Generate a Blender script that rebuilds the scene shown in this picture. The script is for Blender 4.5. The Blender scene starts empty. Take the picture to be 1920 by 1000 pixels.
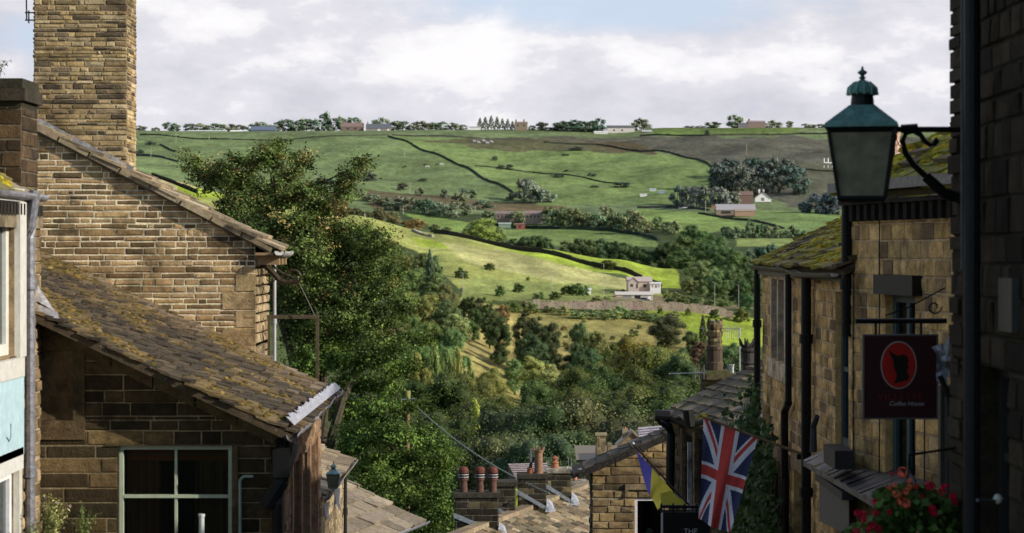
import bpy, math, random
import numpy as np
from mathutils import Vector, noise, Matrix
random.seed(7)
RNG = np.random.default_rng(7)
F = 3733.0; HY = 470.0
scene = bpy.context.scene
COL = scene.collection
V = Vector
def P(px, py, Y): return V(((px-960)/F*Y, Y, (HY-py)/F*Y))
# ---------------------------------------------------------------- materials
def mat(name, build):
    m = bpy.data.materials.new(name); m.use_nodes = True
    nt = m.node_tree; nt.nodes.clear()
    out = nt.nodes.new('ShaderNodeOutputMaterial')
    sh = build(nt); nt.links.new(sh, out.inputs['Surface'])
    return m
def N(nt, typ, **kw):
    n = nt.nodes.new(typ)
    for k, v in kw.items():
        if k in ('inp',):
            for a, b in v.items(): n.inputs[a].default_value = b
        else: setattr(n, k, v)
    return n
def mixc(nt, fac, a, b, mode='MIX'):
    n = nt.nodes.new('ShaderNodeMix'); n.data_type = 'RGBA'; n.blend_type = mode
    for i, v in ((0, fac), (6, a), (7, b)):
        if hasattr(v, 'is_linked'): nt.links.new(v, n.inputs[i])
        elif i == 0: n.inputs[0].default_value = v
        else: n.inputs[i].default_value = (*v, 1) if len(v) == 3 else v
    return n.outputs[2]
def tex(nt, scale, detail=4, rough=.6, coord='Object', dist=0, stretch=None):
    tc = nt.nodes.new('ShaderNodeTexCoord')
    src = tc.outputs[coord]
    if stretch:
        mp = nt.nodes.new('ShaderNodeMapping'); mp.inputs['Scale'].default_value = stretch
        nt.links.new(src, mp.inputs[0]); src = mp.outputs[0]
    n = N(nt, 'ShaderNodeTexNoise', inp={'Scale': scale, 'Detail': detail, 'Roughness': rough, 'Distortion': dist})
    nt.links.new(src, n.inputs['Vector'])
    return n.outputs['Fac']
def ramp(nt, src, stops):
    r = nt.nodes.new('ShaderNodeValToRGB'); e = r.color_ramp.elements
    e[0].position, e[0].color = stops[0][0], (*stops[0][1], 1)
    e[1].position, e[1].color = stops[-1][0], (*stops[-1][1], 1)
    for p, c in stops[1:-1]:
        x = e.new(p); x.color = (*c, 1)
    nt.links.new(src, r.inputs[0]); return r.outputs[0]
def bsdf(nt, color, rough=.8, metal=0, spec=.3, bump=None, bstr=.5, bdist=.01):
    b = nt.nodes.new('ShaderNodeBsdfPrincipled')
    if hasattr(color, 'is_linked'): nt.links.new(color, b.inputs['Base Color'])
    else: b.inputs['Base Color'].default_value = (*color, 1)
    if hasattr(rough, 'is_linked'): nt.links.new(rough, b.inputs['Roughness'])
    else: b.inputs['Roughness'].default_value = rough
    b.inputs['Metallic'].default_value = metal
    b.inputs['Specular IOR Level'].default_value = spec
    if bump is not None:
        bp = N(nt, 'ShaderNodeBump', inp={'Strength': bstr, 'Distance': bdist})
        nt.links.new(bump, bp.inputs['Height']); nt.links.new(bp.outputs[0], b.inputs['Normal'])
    return b.outputs[0]
def attr(nt): return N(nt, 'ShaderNodeAttribute', attribute_name='col').outputs['Color']
def g3(v): return (v, v, v)
def stone_m(nt):
    c = attr(nt)
    n1 = ramp(nt, tex(nt, 9, 6, .7), [(.25, g3(.45)), (.5, g3(.95)), (.75, g3(1.45))])
    n2 = ramp(nt, tex(nt, 60, 5, .8), [(.3, g3(.55)), (.7, g3(1.35))])
    c = mixc(nt, 1, c, n1, 'MULTIPLY'); c = mixc(nt, .8, c, n2, 'MULTIPLY')
    soot = ramp(nt, tex(nt, 1.7, 5, .65), [(.5, g3(0)), (.66, g3(.75))])
    c = mixc(nt, soot, c, (.025, .019, .012))
    h = tex(nt, 38, 8, .75)
    return bsdf(nt, c, .92, spec=.15, bump=h, bstr=1, bdist=.018)
def slate_m(nt):
    c = attr(nt)
    n1 = ramp(nt, tex(nt, 12, 6, .75), [(.25, g3(.4)), (.75, g3(1.5))])
    c = mixc(nt, 1, c, n1, 'MULTIPLY')
    lich = ramp(nt, tex(nt, 45, 4, .6), [(.62, g3(0)), (.7, g3(.5))])
    c = mixc(nt, lich, c, (.33, .31, .27))
    return bsdf(nt, c, .85, spec=.25, bump=tex(nt, 50, 8, .75), bstr=1, bdist=.012)
def generic_m(rough, metal=0, spec=.3, var=.3, sc=14, bs=.3):
    def f(nt):
        c = mixc(nt, var, attr(nt), ramp(nt, tex(nt, sc, 6, .7), [(.3, g3(.35)), (.7, g3(1.5))]), 'MULTIPLY')
        return bsdf(nt, c, rough, metal, spec, bump=tex(nt, 40, 6, .7), bstr=bs, bdist=.004)
    return f
def glass_m(nt):
    t = nt.nodes.new('ShaderNodeBsdfTransparent'); t.inputs[0].default_value = (.5, .54, .52, 1)
    g = nt.nodes.new('ShaderNodeBsdfGlossy'); g.inputs['Roughness'].default_value = .06; g.inputs['Color'].default_value = (.7, .75, .8, 1)
    fr = N(nt, 'ShaderNodeFresnel', inp={'IOR': 1.5}); a = nt.nodes.new('ShaderNodeMath'); a.operation = 'ADD'; a.inputs[1].default_value = .03; nt.links.new(fr.outputs[0], a.inputs[0])
    m = nt.nodes.new('ShaderNodeMixShader'); nt.links.new(a.outputs[0], m.inputs[0]); nt.links.new(t.outputs[0], m.inputs[1]); nt.links.new(g.outputs[0], m.inputs[2]); return m.outputs[0]
def leaf_m(nt):
    c = attr(nt)
    oi = nt.nodes.new('ShaderNodeObjectInfo')
    c = mixc(nt, 1, c, oi.outputs['Color'], 'MULTIPLY')
    b = bsdf(nt, c, .6, spec=.12)
    t = nt.nodes.new('ShaderNodeBsdfTranslucent')
    ct = mixc(nt, 1, c, (1.1, 1.25, .5), 'MULTIPLY'); nt.links.new(ct, t.inputs['Color'])
    m = nt.nodes.new('ShaderNodeMixShader'); m.inputs[0].default_value = .2
    nt.links.new(b, m.inputs[1]); nt.links.new(t.outputs[0], m.inputs[2]); return m.outputs[0]
def far_leaf_m(nt):
    oi = nt.nodes.new('ShaderNodeObjectInfo')
    c = mixc(nt, 1, attr(nt), oi.outputs['Color'], 'MULTIPLY')
    return bsdf(nt, c, .85, spec=.1)
def ground_m(nt):
    c = attr(nt)
    n1 = ramp(nt, tex(nt, .02, 6, .6, stretch=(1, 1, 2)), [(.3, g3(.72)), (.7, g3(1.28))])
    n2 = ramp(nt, tex(nt, .11, 8, .8, stretch=(1, .3, 2)), [(.3, g3(.5)), (.7, g3(1.5))])
    c = mixc(nt, .8, c, ramp(nt, tex(nt, .7, 6, .8, stretch=(1, .3, 1)), [(.3, g3(.55)), (.7, g3(1.45))]), 'MULTIPLY')
    c = mixc(nt, 1, c, n1, 'MULTIPLY'); c = mixc(nt, 1, c, n2, 'MULTIPLY')
    c = mixc(nt, ramp(nt, tex(nt, .05, 7, .7), [(.54, g3(0)), (.64, g3(.22))]), c, (.17, .16, .08))
    return bsdf(nt, c, .95, spec=.05, bump=tex(nt, .6, 6, .8), bstr=.6, bdist=.6)
M = {
 'stone': mat('stone', stone_m), 'slate': mat('slate', slate_m),
 'paint': mat('paint', generic_m(.5, var=.25)), 'black': mat('black_iron', generic_m(.45, .0, .22, .5, bs=.6)),
 'lead': mat('lead', generic_m(.45, .3, .5, .8, 22, 1)), 'clay': mat('clay', generic_m(.75, var=.7, sc=20, bs=.7)),
 'cloth': mat('cloth', generic_m(.85, spec=.1, var=.18, sc=9)), 'glass': mat('glass', glass_m),
 'leaf': mat('leaf', leaf_m), 'farleaf': mat('far_leaf', far_leaf_m), 'ground': mat('ground', ground_m),
 'bark': mat('bark', generic_m(.9, spec=.1, var=.8, sc=10, bs=1)), 'moss': mat('moss', generic_m(.95, spec=.05, var=.9, sc=30, bs=1)),
 'copper': mat('verdigris', generic_m(.55, .2, .4, .8, 16, .8)),
}
def frost_m(nt):
    c = ramp(nt, tex(nt, 7, 5, .6), [(.3, (.11, .105, .07)), (.7, (.30, .285, .20))])
    return bsdf(nt, c, .35, spec=.4)
M['frost'] = mat('frosted_glass', frost_m)
# ---------------------------------------------------------------- mesh helpers
ORG = {}
class MB:
    def __init__(s): s.v = []; s.f = []; s.c = []
    def face(s, pts, c=(.5, .5, .5)):
        i = len(s.v); s.v += [tuple(p) for p in pts]; s.f.append(tuple(range(i, i+len(pts)))); s.c.append(c)
    def box(s, a, b, c=(.5, .5, .5), ax=None, O=None):
        """axis box in frame ax=(U,Vv,W) origin O"""
        U, W, T = ax if ax else (V((1, 0, 0)), V((0, 1, 0)), V((0, 0, 1)))
        O = O or V((0, 0, 0))
        p = [O+U*x+W*y+T*z for x in (a[0], b[0]) for y in (a[1], b[1]) for z in (a[2], b[2])]
        i = len(s.v); s.v += [tuple(q) for q in p]
        for q in ((0, 1, 3, 2), (4, 6, 7, 5), (0, 4, 5, 1), (2, 3, 7, 6), (0, 2, 6, 4), (1, 5, 7, 3)):
            s.f.append(tuple(i+k for k in q)); s.c.append(c)
    def tube(s, pts, r, c=(.5, .5, .5), n=8, r1=None, cap=True):
        pts = [V(p) for p in pts]; r1 = r if r1 is None else r1; rings = []
        for k, p in enumerate(pts):
            t = (pts[min(k+1, len(pts)-1)]-pts[max(k-1, 0)]).normalized()
            a = t.cross(V((0, 0, 1)));
            if a.length < .05: a = t.cross(V((0, 1, 0)))
            a.normalize(); b = t.cross(a)
            rr = r+(r1-r)*k/max(1, len(pts)-1)
            i = len(s.v)
            s.v += [tuple(p+a*(math.cos(2*math.pi*j/n)*rr)+b*(math.sin(2*math.pi*j/n)*rr)) for j in range(n)]
            rings.append(i)
        for x, y in zip(rings, rings[1:]):
            for j in range(n): s.f.append((x+j, x+(j+1) % n, y+(j+1) % n, y+j)); s.c.append(c)
        if cap:
            s.f.append(tuple(rings[0]+j for j in range(n))); s.c.append(c)
            s.f.append(tuple(rings[-1]+j for j in reversed(range(n)))); s.c.append(c)
    def lathe(s, O, prof, c=(.5, .5, .5), n=20, cf=None, jag=0, square=False, rot=0):
        O = V(O); rings = []
        for r, z in prof:
            i = len(s.v)
            for j in range(n):
                a = 2*math.pi*j/n+rot
                s.v.append((O.x+math.cos(a)*r, O.y+math.sin(a)*r, O.z+z))
            rings.append(i)
        for k, (x, y) in enumerate(zip(rings, rings[1:])):
            for j in range(n):
                s.f.append((x+j, x+(j+1) % n, y+(j+1) % n, y+j)); s.c.append(cf(prof[k][1], j) if cf else c)
        s.f.append(tuple(rings[0]+j for j in reversed(range(n)))); s.c.append(c)
        s.f.append(tuple(rings[-1]+j for j in range(n))); s.c.append(tuple(x*.3 for x in c))
def setprops(o, label=None, cat=None, group=None, kind=None):
    if label: o['label'] = label
    if cat: o['category'] = cat
    if group: o['group'] = group
    if kind: o['kind'] = kind
    return o
def obj(name, mb, m, parent=None, label=None, cat=None, group=None, kind=None, smooth=False, origin=None):
    me = bpy.data.meshes.new(name)
    o3 = V(ORG.get(parent.name, (0, 0, 0))) if parent else V(origin or (0, 0, 0))
    vs = np.array(mb.v, dtype=float).reshape(-1, 3)-np.array(o3)
    me.from_pydata(vs.tolist(), [], mb.f)
    ca = me.color_attributes.new('col', 'FLOAT_COLOR', 'CORNER')
    ln = np.array([len(f) for f in mb.f]); cc = np.array([(*c, 1) if len(c) == 3 else c for c in mb.c], dtype=np.float32)
    ca.data.foreach_set('color', np.repeat(cc, ln, axis=0).ravel())
    me.materials.append(M[m] if isinstance(m, str) else m)
    if smooth: me.polygons.foreach_set('use_smooth', [True]*len(me.polygons))
    o = bpy.data.objects.new(name, me); COL.objects.link(o)
    if parent: o.parent = parent
    else: o.location = o3
    ORG[o.name] = tuple(o3)
    return setprops(o, label, cat, group, kind)
def thing(name, label, cat, loc=(0, 0, 0), group=None):
    o = bpy.data.objects.new(name, None); COL.objects.link(o); o.location = loc; o.empty_display_size = .2
    ORG[o.name] = tuple(loc); return setprops(o, label, cat, group)
def jit(c, a=.2, h=.05):
    k = 1+random.uniform(-a, a)
    return tuple(max(.003, x*k*(1+random.uniform(-h, h))) for x in c)
# ---------------------------------------------------------------- stone walls
def clip(poly, a, b):
    """keep left side of a->b (2D)"""
    out = []
    def d(p): return (b[0]-a[0])*(p[1]-a[1])-(b[1]-a[1])*(p[0]-a[0])
    for i in range(len(poly)):
        p, q = poly[i], poly[(i+1) % len(poly)]; dp, dq = d(p), d(q)
        if dp >= 0: out.append(p)
        if dp*dq < 0:
            t = dp/(dp-dq); out.append((p[0]+(q[0]-p[0])*t, p[1]+(q[1]-p[1])*t))
    return out
def clippoly(r, poly):
    for i in range(len(poly)):
        r = clip(r, poly[i], poly[(i+1) % len(poly)])
        if len(r) < 3: return []
    return r
def stone_wall(mb, O, U, Nn, poly, openings=(), ch=(.07, .1), cl=(.15, .4), pal=None, dep=.014, mor=.008, mcol=(.2, .17, .12), seed=1, rough=1.0):
    """poly: ccw convex (u,v) polygon; stones laid in courses over a mortar sheet"""
    rnd = random.Random(seed)
    us = [p[0] for p in poly]; vs = [p[1] for p in poly]
    pt = lambda u, v, n: O+U*u+V((0, 0, 1))*v+Nn*n
    pal = pal or [(.2, .15, .08)]
    v = min(vs)
    levels = []
    while v < max(vs):
        h = rnd.uniform(*ch); levels.append((v, v+h)); v += h
    for k, (v0, v1) in enumerate(levels):
        spans = [(min(us), max(us))]
        # split vertically where an opening ends within a course
        cuts = sorted({v0, v1} | {y for o in openings for y in (o[1], o[3]) if v0 < y < v1})
        for va, vb in zip(cuts, cuts[1:]):
            if vb-va < .004: continue
            spans = [(min(us), max(us))]
            for o in openings:
                if o[1] < (va+vb)/2 < o[3]:
                    ns = []
                    for a, b in spans:
                        if o[2] <= a or o[0] >= b: ns.append((a, b)); continue
                        if o[0] > a: ns.append((a, o[0]))
                        if o[2] < b: ns.append((o[2], b))
                    spans = ns
            for a, b in spans:
                r = clippoly([(a, va), (b, va), (b, vb), (a, vb)], poly)
                if len(r) >= 3: mb.face([pt(x, y, 0) for x, y in r], jit(mcol, .15))
                u = a-(rnd.uniform(0, cl[0]) if a == min(us) else 0)
                while u < b:
                    l = rnd.uniform(*cl)*(1 if rnd.random() > .25 else .55)
                    if b-(u+l) < cl[0]*.4: l = b-u
                    m_ = mor*rnd.uniform(.6, 1.4)/2
                    x0, x1 = max(u, a)+m_, min(u+l, b)-m_
                    if x1-x0 > .015 and vb-va > .02:
                        jr = .2*mor*rough
                        y0, y1 = va+m_, vb-m_
                        q = [(x0, y0+rnd.uniform(-jr, jr)), (x1, y0+rnd.uniform(-jr, jr)), (x1, y1+rnd.uniform(-jr, jr)), (x0, y1+rnd.uniform(-jr, jr))]
                        q = clippoly(q, poly)
                        if len(q) >= 3:
                            cx = sum(p[0] for p in q)/len(q); cy = sum(p[1] for p in q)/len(q)
                            d = dep*rnd.uniform(.5, 1.5)
                            c = pal[int(rnd.random()*len(pal))]; kk = rnd.uniform(.7, 1.3); c = tuple(z*kk for z in c)
                            bv = min(.010, (x1-x0)*.2, (y1-y0)*.2)
                            fr = []
                            for (x, y) in q:
                                dx, dy = cx-x, cy-y
                                fr.append((x+math.copysign(min(bv, abs(dx)*.5), dx), y+math.copysign(min(bv, abs(dy)*.5), dy), d*rnd.uniform(.6, 1.35)))
                            fp = [pt(x, y, n) for x, y, n in fr]; bp = [pt(x, y, .001) for x, y in q]
                            cd = pt(cx, cy, d*1.25*rnd.uniform(.8, 1.3))
                            L = len(q); i = len(mb.v)
                            mb.v += [tuple(p) for p in fp+bp]+[tuple(cd)]
                            for j in range(L):
                                mb.f.append((i+j, i+(j+1) % L, i+2*L)); mb.c.append(c)
                                mb.f.append((i+L+j, i+L+(j+1) % L, i+(j+1) % L, i+j)); mb.c.append(tuple(z*.8 for z in c))
                    u += l
    for o in openings:   # reveals
        u0, v0, u1, v1 = o[:4]; D = -.22; rc = tuple(z*1.0 for z in pal[0])
        for A, B in (((u0, v0), (u0, v1)), ((u0, v1), (u1, v1)), ((u1, v1), (u1, v0)), ((u1, v0), (u0, v0))):
            mb.face([pt(*A, .004), pt(*B, .004), pt(*B, D), pt(*A, D)], rc)
def prism(mb, O, U, Nn, poly, depth, c, front=-.22):
    """solid body behind a wall polygon"""
    pt = lambda u, v, n: O+U*u+V((0, 0, 1))*v+Nn*n
    a = [pt(u, v, front) for u, v in poly]; b = [pt(u, v, -depth) for u, v in poly]
    mb.face(a, c); mb.face(b[::-1], c)
    for i in range(len(poly)): j = (i+1) % len(poly); mb.face([a[i], b[i], b[j], a[j]], c)
def window(parent, O, U, Nn, rect, fc=(.7, .7, .65), nx=2, ny=2, fw=.05, bw=.025, rec=.1, label=None, sill=None, lintel=None, name='window', sc=(.26, .21, .14)):
    u0, v0, u1, v1 = rect; ax = (U, Nn, V((0, 0, 1)))
    mb = MB(); e = .002
    mb.box((u0+e, -rec-.05, v0+e), (u0+fw, -rec, v1-e), fc, ax, O); mb.box((u1-fw, -rec-.05, v0+e), (u1-e, -rec, v1-e), fc, ax, O)
    mb.box((u0+fw, -rec-.05, v0+e), (u1-fw, -rec-.001, v0+fw), fc, ax, O); mb.box((u0+fw, -rec-.05, v1-fw), (u1-fw, -rec-.001, v1-e), fc, ax, O)
    for i in range(1, nx):
        x = u0+(u1-u0)*i/nx; mb.box((x-bw/2, -rec-.045, v0+fw), (x+bw/2, -rec-.006, v1-fw), fc, ax, O)
    for i in range(1, ny):
        y = v0+(v1-v0)*i/ny; mb.box((u0+fw, -rec-.044, y-bw/2), (u1-fw, -rec-.009, y+bw/2), fc, ax, O)
    w = obj(name, mb, 'paint', parent, label)
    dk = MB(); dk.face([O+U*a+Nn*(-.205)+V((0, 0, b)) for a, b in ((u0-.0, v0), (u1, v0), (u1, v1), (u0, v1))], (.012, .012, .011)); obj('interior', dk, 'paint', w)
    g = MB(); g.face([O+U*a+Nn*(-rec-.03)+V((0, 0, b)) for a, b in ((u0+fw, v0+fw), (u1-fw, v0+fw), (u1-fw, v1-fw), (u0+fw, v1-fw))])
    obj('pane', g, 'glass', w)
    if sill:
        s = MB(); s.box((u0-.06, -.1, v0-sill), (u1+.06, .045, v0-.001), sc, ax, O); obj('sill', s, 'stone', w)
    if lintel:
        s = MB(); s.box((u0-.1, -.1, v1+.001), (u1+.1, .022, v1+lintel), sc, ax, O); obj('lintel', s, 'stone', w)
    return w
# ---------------------------------------------------------------- roofs
def slate_roof(mb, A, E, S, L, W, expo=.22, wid=(.2, .45), th=.02, pal=None, seed=1, taper=True, moss_shadef=None):
    """A = eave corner, E along eave, S up the slope (unit), courses of stone slates"""
    rnd = random.Random(seed); Nn = E.cross(S).normalized()
    if Nn.z < 0: Nn = -Nn
    pal = pal or [(.12, .1, .08)]
    mb.box((0, 0, -.07), (L, W, -.012), tuple(z*.5 for z in pal[0]), (E, S, Nn), A)
    w = -.05
    while w < W-.02:
        ex = expo*(1-.35*w/W if taper else 1)*rnd.uniform(.9, 1.1)
        u = -rnd.uniform(0, wid[0]*.6)
        while u < L+.0:
            l = rnd.uniform(*wid); u1 = min(u+l, L+rnd.uniform(-.02, .05)); u0 = max(u, -rnd.uniform(.0, .05))
            if u1-u0 > .03:
                t = th*rnd.uniform(.6, 1.5); lift = .012+t
                top = min(w+ex*1.5, W)
                j0, j1 = rnd.uniform(-.022, .022), rnd.uniform(-.022, .022)
                g = .004
                a = A+E*(u0+g)+S*(w+j0); b = A+E*(u1-g)+S*(w+j1); c = A+E*(u1-g)+S*top; d = A+E*(u0+g)+S*top
                n0 = lift*rnd.uniform(.7, 1.35)
                col = pal[int(rnd.random()*len(pal))]; k = rnd.uniform(.65, 1.35); col = tuple(z*k for z in col)
                if moss_shadef:
                    mm = moss_shadef((u0+u1)/2, w, rnd)
                    if mm: col = tuple(z*(1-mm[1])+y*mm[1] for z, y in zip(col, mm[0]))
                i = len(mb.v)
                mb.v += [tuple(q) for q in (a+Nn*n0, b+Nn*(n0*rnd.uniform(.8, 1.2)), c+Nn*.006, d+Nn*.006, a+Nn*(n0-t-.004), b+Nn*(n0-t-.004), c-Nn*.01, d-Nn*.01)]
                for f in ((0, 1, 2, 3), (0, 4, 5, 1), (1, 5, 6, 2), (3, 7, 4, 0), (4, 7, 6, 5)):
                    mb.f.append(tuple(i+q for q in f)); mb.c.append(col)
            u += l
        w += ex
def moss_blobs(mb, A, E, S, pts, seed=1, mp=None):
    rnd = random.Random(seed); Nn = E.cross(S).normalized()
    if Nn.z < 0: Nn = -Nn
    for (u, w, r) in pts:
        c = rnd.choice(mp or [(.32, .27, .02), (.36, .24, .02), (.14, .12, .015), (.4, .34, .04)]); c = jit(c, .3)
        O = A+E*u+S*w+Nn*.02; n = 7; h = r*rnd.uniform(.3, .7); i = len(mb.v)
        asp = rnd.uniform(1, 2.6)
        for rr, hh in ((1, 0), (.75, .6)):
            for j in range(n):
                a = 2*math.pi*j/n; q = r*rr*rnd.uniform(.75, 1.25); mb.v.append(tuple(O+E*(math.cos(a)*q*asp)+S*(math.sin(a)*q)+Nn*(h*hh)))
        mb.v.append(tuple(O+Nn*h))
        for j in range(n):
            k = (j+1) % n; mb.f.append((i+j, i+k, i+n+k, i+n+j)); mb.c.append(c); mb.f.append((i+n+j, i+n+k, i+2*n)); mb.c.append(tuple(z*1.2 for z in c))
def gutter(mb, A, B, r=.06, c=(.05, .05, .05), n=8, wob=0, seg=14):
    pts = [A.lerp(B, k/seg)+V((random.uniform(-wob, wob), 0, random.uniform(-wob, wob))) for k in range(seg+1)]
    d = (B-A).normalized(); s = d.cross(V((0, 0, 1))).normalized(); rings = []
    for p in pts:
        i = len(mb.v); ring = [p+s*(math.cos(math.pi*j/n)*r)-V((0, 0, 1))*(math.sin(math.pi*j/n)*r) for j in range(n+1)]
        inn = [p+s*(math.cos(math.pi*j/n)*(r*.85))-V((0, 0, 1))*(math.sin(math.pi*j/n)*(r*.85)) for j in range(n, -1, -1)]
        mb.v += [tuple(q) for q in ring+inn]; rings.append(i)
    m = 2*(n+1)
    for x, y in zip(rings, rings[1:]):
        for j in range(m): mb.f.append((x+j, x+(j+1) % m, y+(j+1) % m, y+j)); mb.c.append(jit(c, .25, .02))
def leaves_np(centers, normals, size, cols, rnd, aspect=.62):
    """folded two-quad leaves as numpy arrays"""
    n = len(centers); r = rnd.normal(size=(n, 3)); t = np.cross(normals, r); t /= np.linalg.norm(t, axis=1)[:, None]+1e-9
    b = np.cross(normals, t); b /= np.linalg.norm(b, axis=1)[:, None]+1e-9
    s = size[:, None] if hasattr(size, '__len__') else size
    p0 = centers-t*s; p2 = centers+t*s; p1 = centers+b*s*aspect+normals*s*.25; p3 = centers-b*s*aspect+normals*s*.25
    v = np.stack([p0, p1, p2, p3], axis=1).reshape(-1, 3)
    return v, cols
def mesh_np(name, vq, cols, extra=None):
    """quads (n*4,3) + per-quad colours, plus an optional MB"""
    nq = len(vq)//4
    vs = vq; faces = np.arange(nq*4, dtype=np.int32); totals = np.full(nq, 4, dtype=np.int32); lc = np.repeat(cols, 4, axis=0)
    if extra and extra.v:
        base = len(vs); vs = np.concatenate([vs, np.array(extra.v)]); fl = [i+base for f in extra.f for i in f]
        faces = np.concatenate([faces, np.array(fl, dtype=np.int32)]); et = np.array([len(f) for f in extra.f], dtype=np.int32)
        totals = np.concatenate([totals, et]); lc = np.concatenate([lc, np.repeat(np.array(extra.c), et, axis=0)])
    me = bpy.data.meshes.new(name); me.vertices.add(len(vs)); me.vertices.foreach_set('co', vs.astype(np.float32).ravel())
    me.loops.add(len(faces)); me.loops.foreach_set('vertex_index', faces)
    me.polygons.add(len(totals)); st = np.concatenate([[0], np.cumsum(totals)[:-1]]).astype(np.int32)
    me.polygons.foreach_set('loop_start', st); me.polygons.foreach_set('loop_total', totals)
    me.update(calc_edges=True)
    ca = me.color_attributes.new('col', 'FLOAT_COLOR', 'CORNER')
    ca.data.foreach_set('color', np.concatenate([lc, np.ones((len(lc), 1))], axis=1).astype(np.float32).ravel())
    return me
# ---------------------------------------------------------------- terrain
KU = [-9000, -500, 250, 450, 650, 820, 1000, 1150, 1250, 1450, 1700, 2600, 9000]
T = {  # depth: image rows per column 250..1700
 300: [850, 860, 880, 910, 940, 945, 945, 945, 945],
 400: [640, 665, 700, 735, 790, 795, 800, 805, 810],
 500: [540, 565, 600, 635, 690, 700, 705, 705, 710],
 600: [450, 490, 525, 572, 610, 618, 622, 634, 640],
 637: [425, 470, 508, 556, 583, 584, 586, 606, 615],
 641: [422, 468, 506, 553, 566, 568, 573, 598, 608],
 700: [395, 435, 472, 518, 545, 552, 562, 586, 596],
 820: [345, 388, 425, 465, 488, 512, 540, 564, 575],
 920: [325, 365, 403, 437, 465, 486, 504, 533, 550],
 1000: [345, 385, 420, 455, 482, 500, 512, 535, 550],
 1150: [390, 410, 436, 462, 480, 485, 492, 497, 505],
 1400: [400, 415, 430, 440, 448, 448, 448, 450, 455],
 1550: [380, 395, 408, 415, 420, 418, 416, 420, 422],
 1750: [345, 362, 375, 386, 392, 390, 386, 388, 390],
 1950: [308, 325, 338, 346, 355, 355, 348, 345, 345],
 2150: [280, 288, 295, 302, 312, 314, 308, 302, 300],
 2400: [251, 252, 250, 251, 258, 262, 256, 254, 256],
 2520: [246, 247, 246, 244, 243, 247, 240, 239, 241],
}
lay = [(1.0, None), (250.0, None)]+[(float(k), T[k]) for k in sorted(T)]+[(2700., 'f'), (3600., 'g'), (9000., 'h'), (26000., 'i')]
LY = np.array([l[0] for l in lay]); LZ = np.zeros((len(lay), len(KU)))
for i, (Y, r) in enumerate(lay):
    if r is None: LZ[i] = -1.7-.145*Y
    elif isinstance(r, list):
        rr = [r[0], r[0]]+r+[r[-1], r[-1]]; LZ[i] = (HY-np.array(rr))/F*Y
    else: LZ[i] = LZ[i-1]+{'f': -1, 'g': -35, 'h': -110, 'i': -60}[r]
KUa = np.array(KU, float)
def _smooth_t(t): return t
def zg(X, Y):
    X = np.asarray(X, float); Y = np.maximum(np.asarray(Y, float), 1.0)
    u = np.clip(960+F*X/Y, KU[0]+1, KU[-1]-1); Yc = np.clip(Y, LY[0], LY[-1]-1)
    i = np.clip(np.searchsorted(LY, Yc, side='right')-1, 0, len(LY)-2); j = np.clip(np.searchsorted(KUa, u, side='right')-1, 0, len(KU)-2)
    a = (Yc-LY[i])/(LY[i+1]-LY[i]); b = (u-KUa[j])/(KUa[j+1]-KUa[j]); b = b*b*(3-2*b)
    def at(ii): return LZ[ii, j]*(1-b)+LZ[ii, j+1]*b
    z0 = at(i); z1 = at(i+1)
    # smooth in depth with catmull-rom tangents, limited near the road step
    im = np.maximum(i-1, 0); ip = np.minimum(i+2, len(LY)-1); zm = at(im); zp = at(ip); h = LY[i+1]-LY[i]
    s0 = (z1-zm)/(LY[i+1]-LY[im]); s1 = (zp-z0)/(LY[ip]-LY[i]); dl = (z1-z0)/h
    st = (np.abs(dl) > .6) | (i <= 1)
    def lim(s): return np.where(s*dl <= 0, 0, np.sign(dl)*np.minimum(np.abs(s), 3*np.abs(dl)))
    s0 = np.where(st, dl, lim(s0)); s1 = np.where(st, dl, lim(s1))
    a2, a3 = a*a, a*a*a
    z = (2*a3-3*a2+1)*z0+(a3-2*a2+a)*h*s0+(-2*a3+3*a2)*z1+(a3-a2)*h*s1
    far = np.clip((Y-1000)/800, 0, 1)
    z = z+far*(1.6*np.sin(X/37+Y/61)+1.1*np.sin(X/17.0-Y/29)+2*np.sin(X/90+1)*np.sin(Y/75))*np.clip((2490-Y)/200, 0.1, 1)
    return z
YS = np.concatenate([np.linspace(1, 250, 26), np.linspace(256, 636, 90), np.linspace(637, 641, 4), np.linspace(645, 1000, 90), np.linspace(1008, 1750, 100), np.linspace(1755, 2520, 170), np.linspace(2530, 2700, 12), np.geomspace(2800, 25000, 14)])
def ground_hit(px, py, ymin=250, ymax=2600):
    ys = np.linspace(ymin, ymax, 4000); xs = (px-960)/F*ys; rows = HY-zg(xs, ys)/ys*F
    k = np.where(rows <= py)[0]
    Y = ys[k[0]] if len(k) else ys[np.argmin(rows)]
    return V(((px-960)/F*Y, Y, float(zg((px-960)/F*Y, Y))))
def gpt(px, Y): X = (px-960)/F*Y; return V((X, Y, float(zg(X, Y))))
U_ = np.concatenate([np.linspace(-8900, -400, 30), np.linspace(-380, 200, 60), np.linspace(203, 1800, 530), np.linspace(1810, 2300, 50), np.linspace(2400, 8900, 30)])
UU, YY = np.meshgrid(U_, YS); XX = (UU-960)/F*YY; ZZ = zg(XX, YY)
PYY = HY-ZZ/YY*F
def inpoly(px, py, poly):
    c = np.zeros(px.shape, bool); n = len(poly); j = n-1
    for i in range(n):
        xi, yi = poly[i]; xj, yj = poly[j]
        c ^= ((yi > py) != (yj > py)) & (px < (xj-xi)*(py-yi)/((yj-yi) or 1e-9)+xi); j = i
    return c
def nz(a, b, s):  # cheap value noise
    return np.sin(a/s+1.7*np.sin(b/s*1.3))*np.cos(b/s*.9+1.3*np.sin(a/s*.7+2))
CC = np.zeros(UU.shape+(3,)); CC[:] = (.07, .085, .03)
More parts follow.
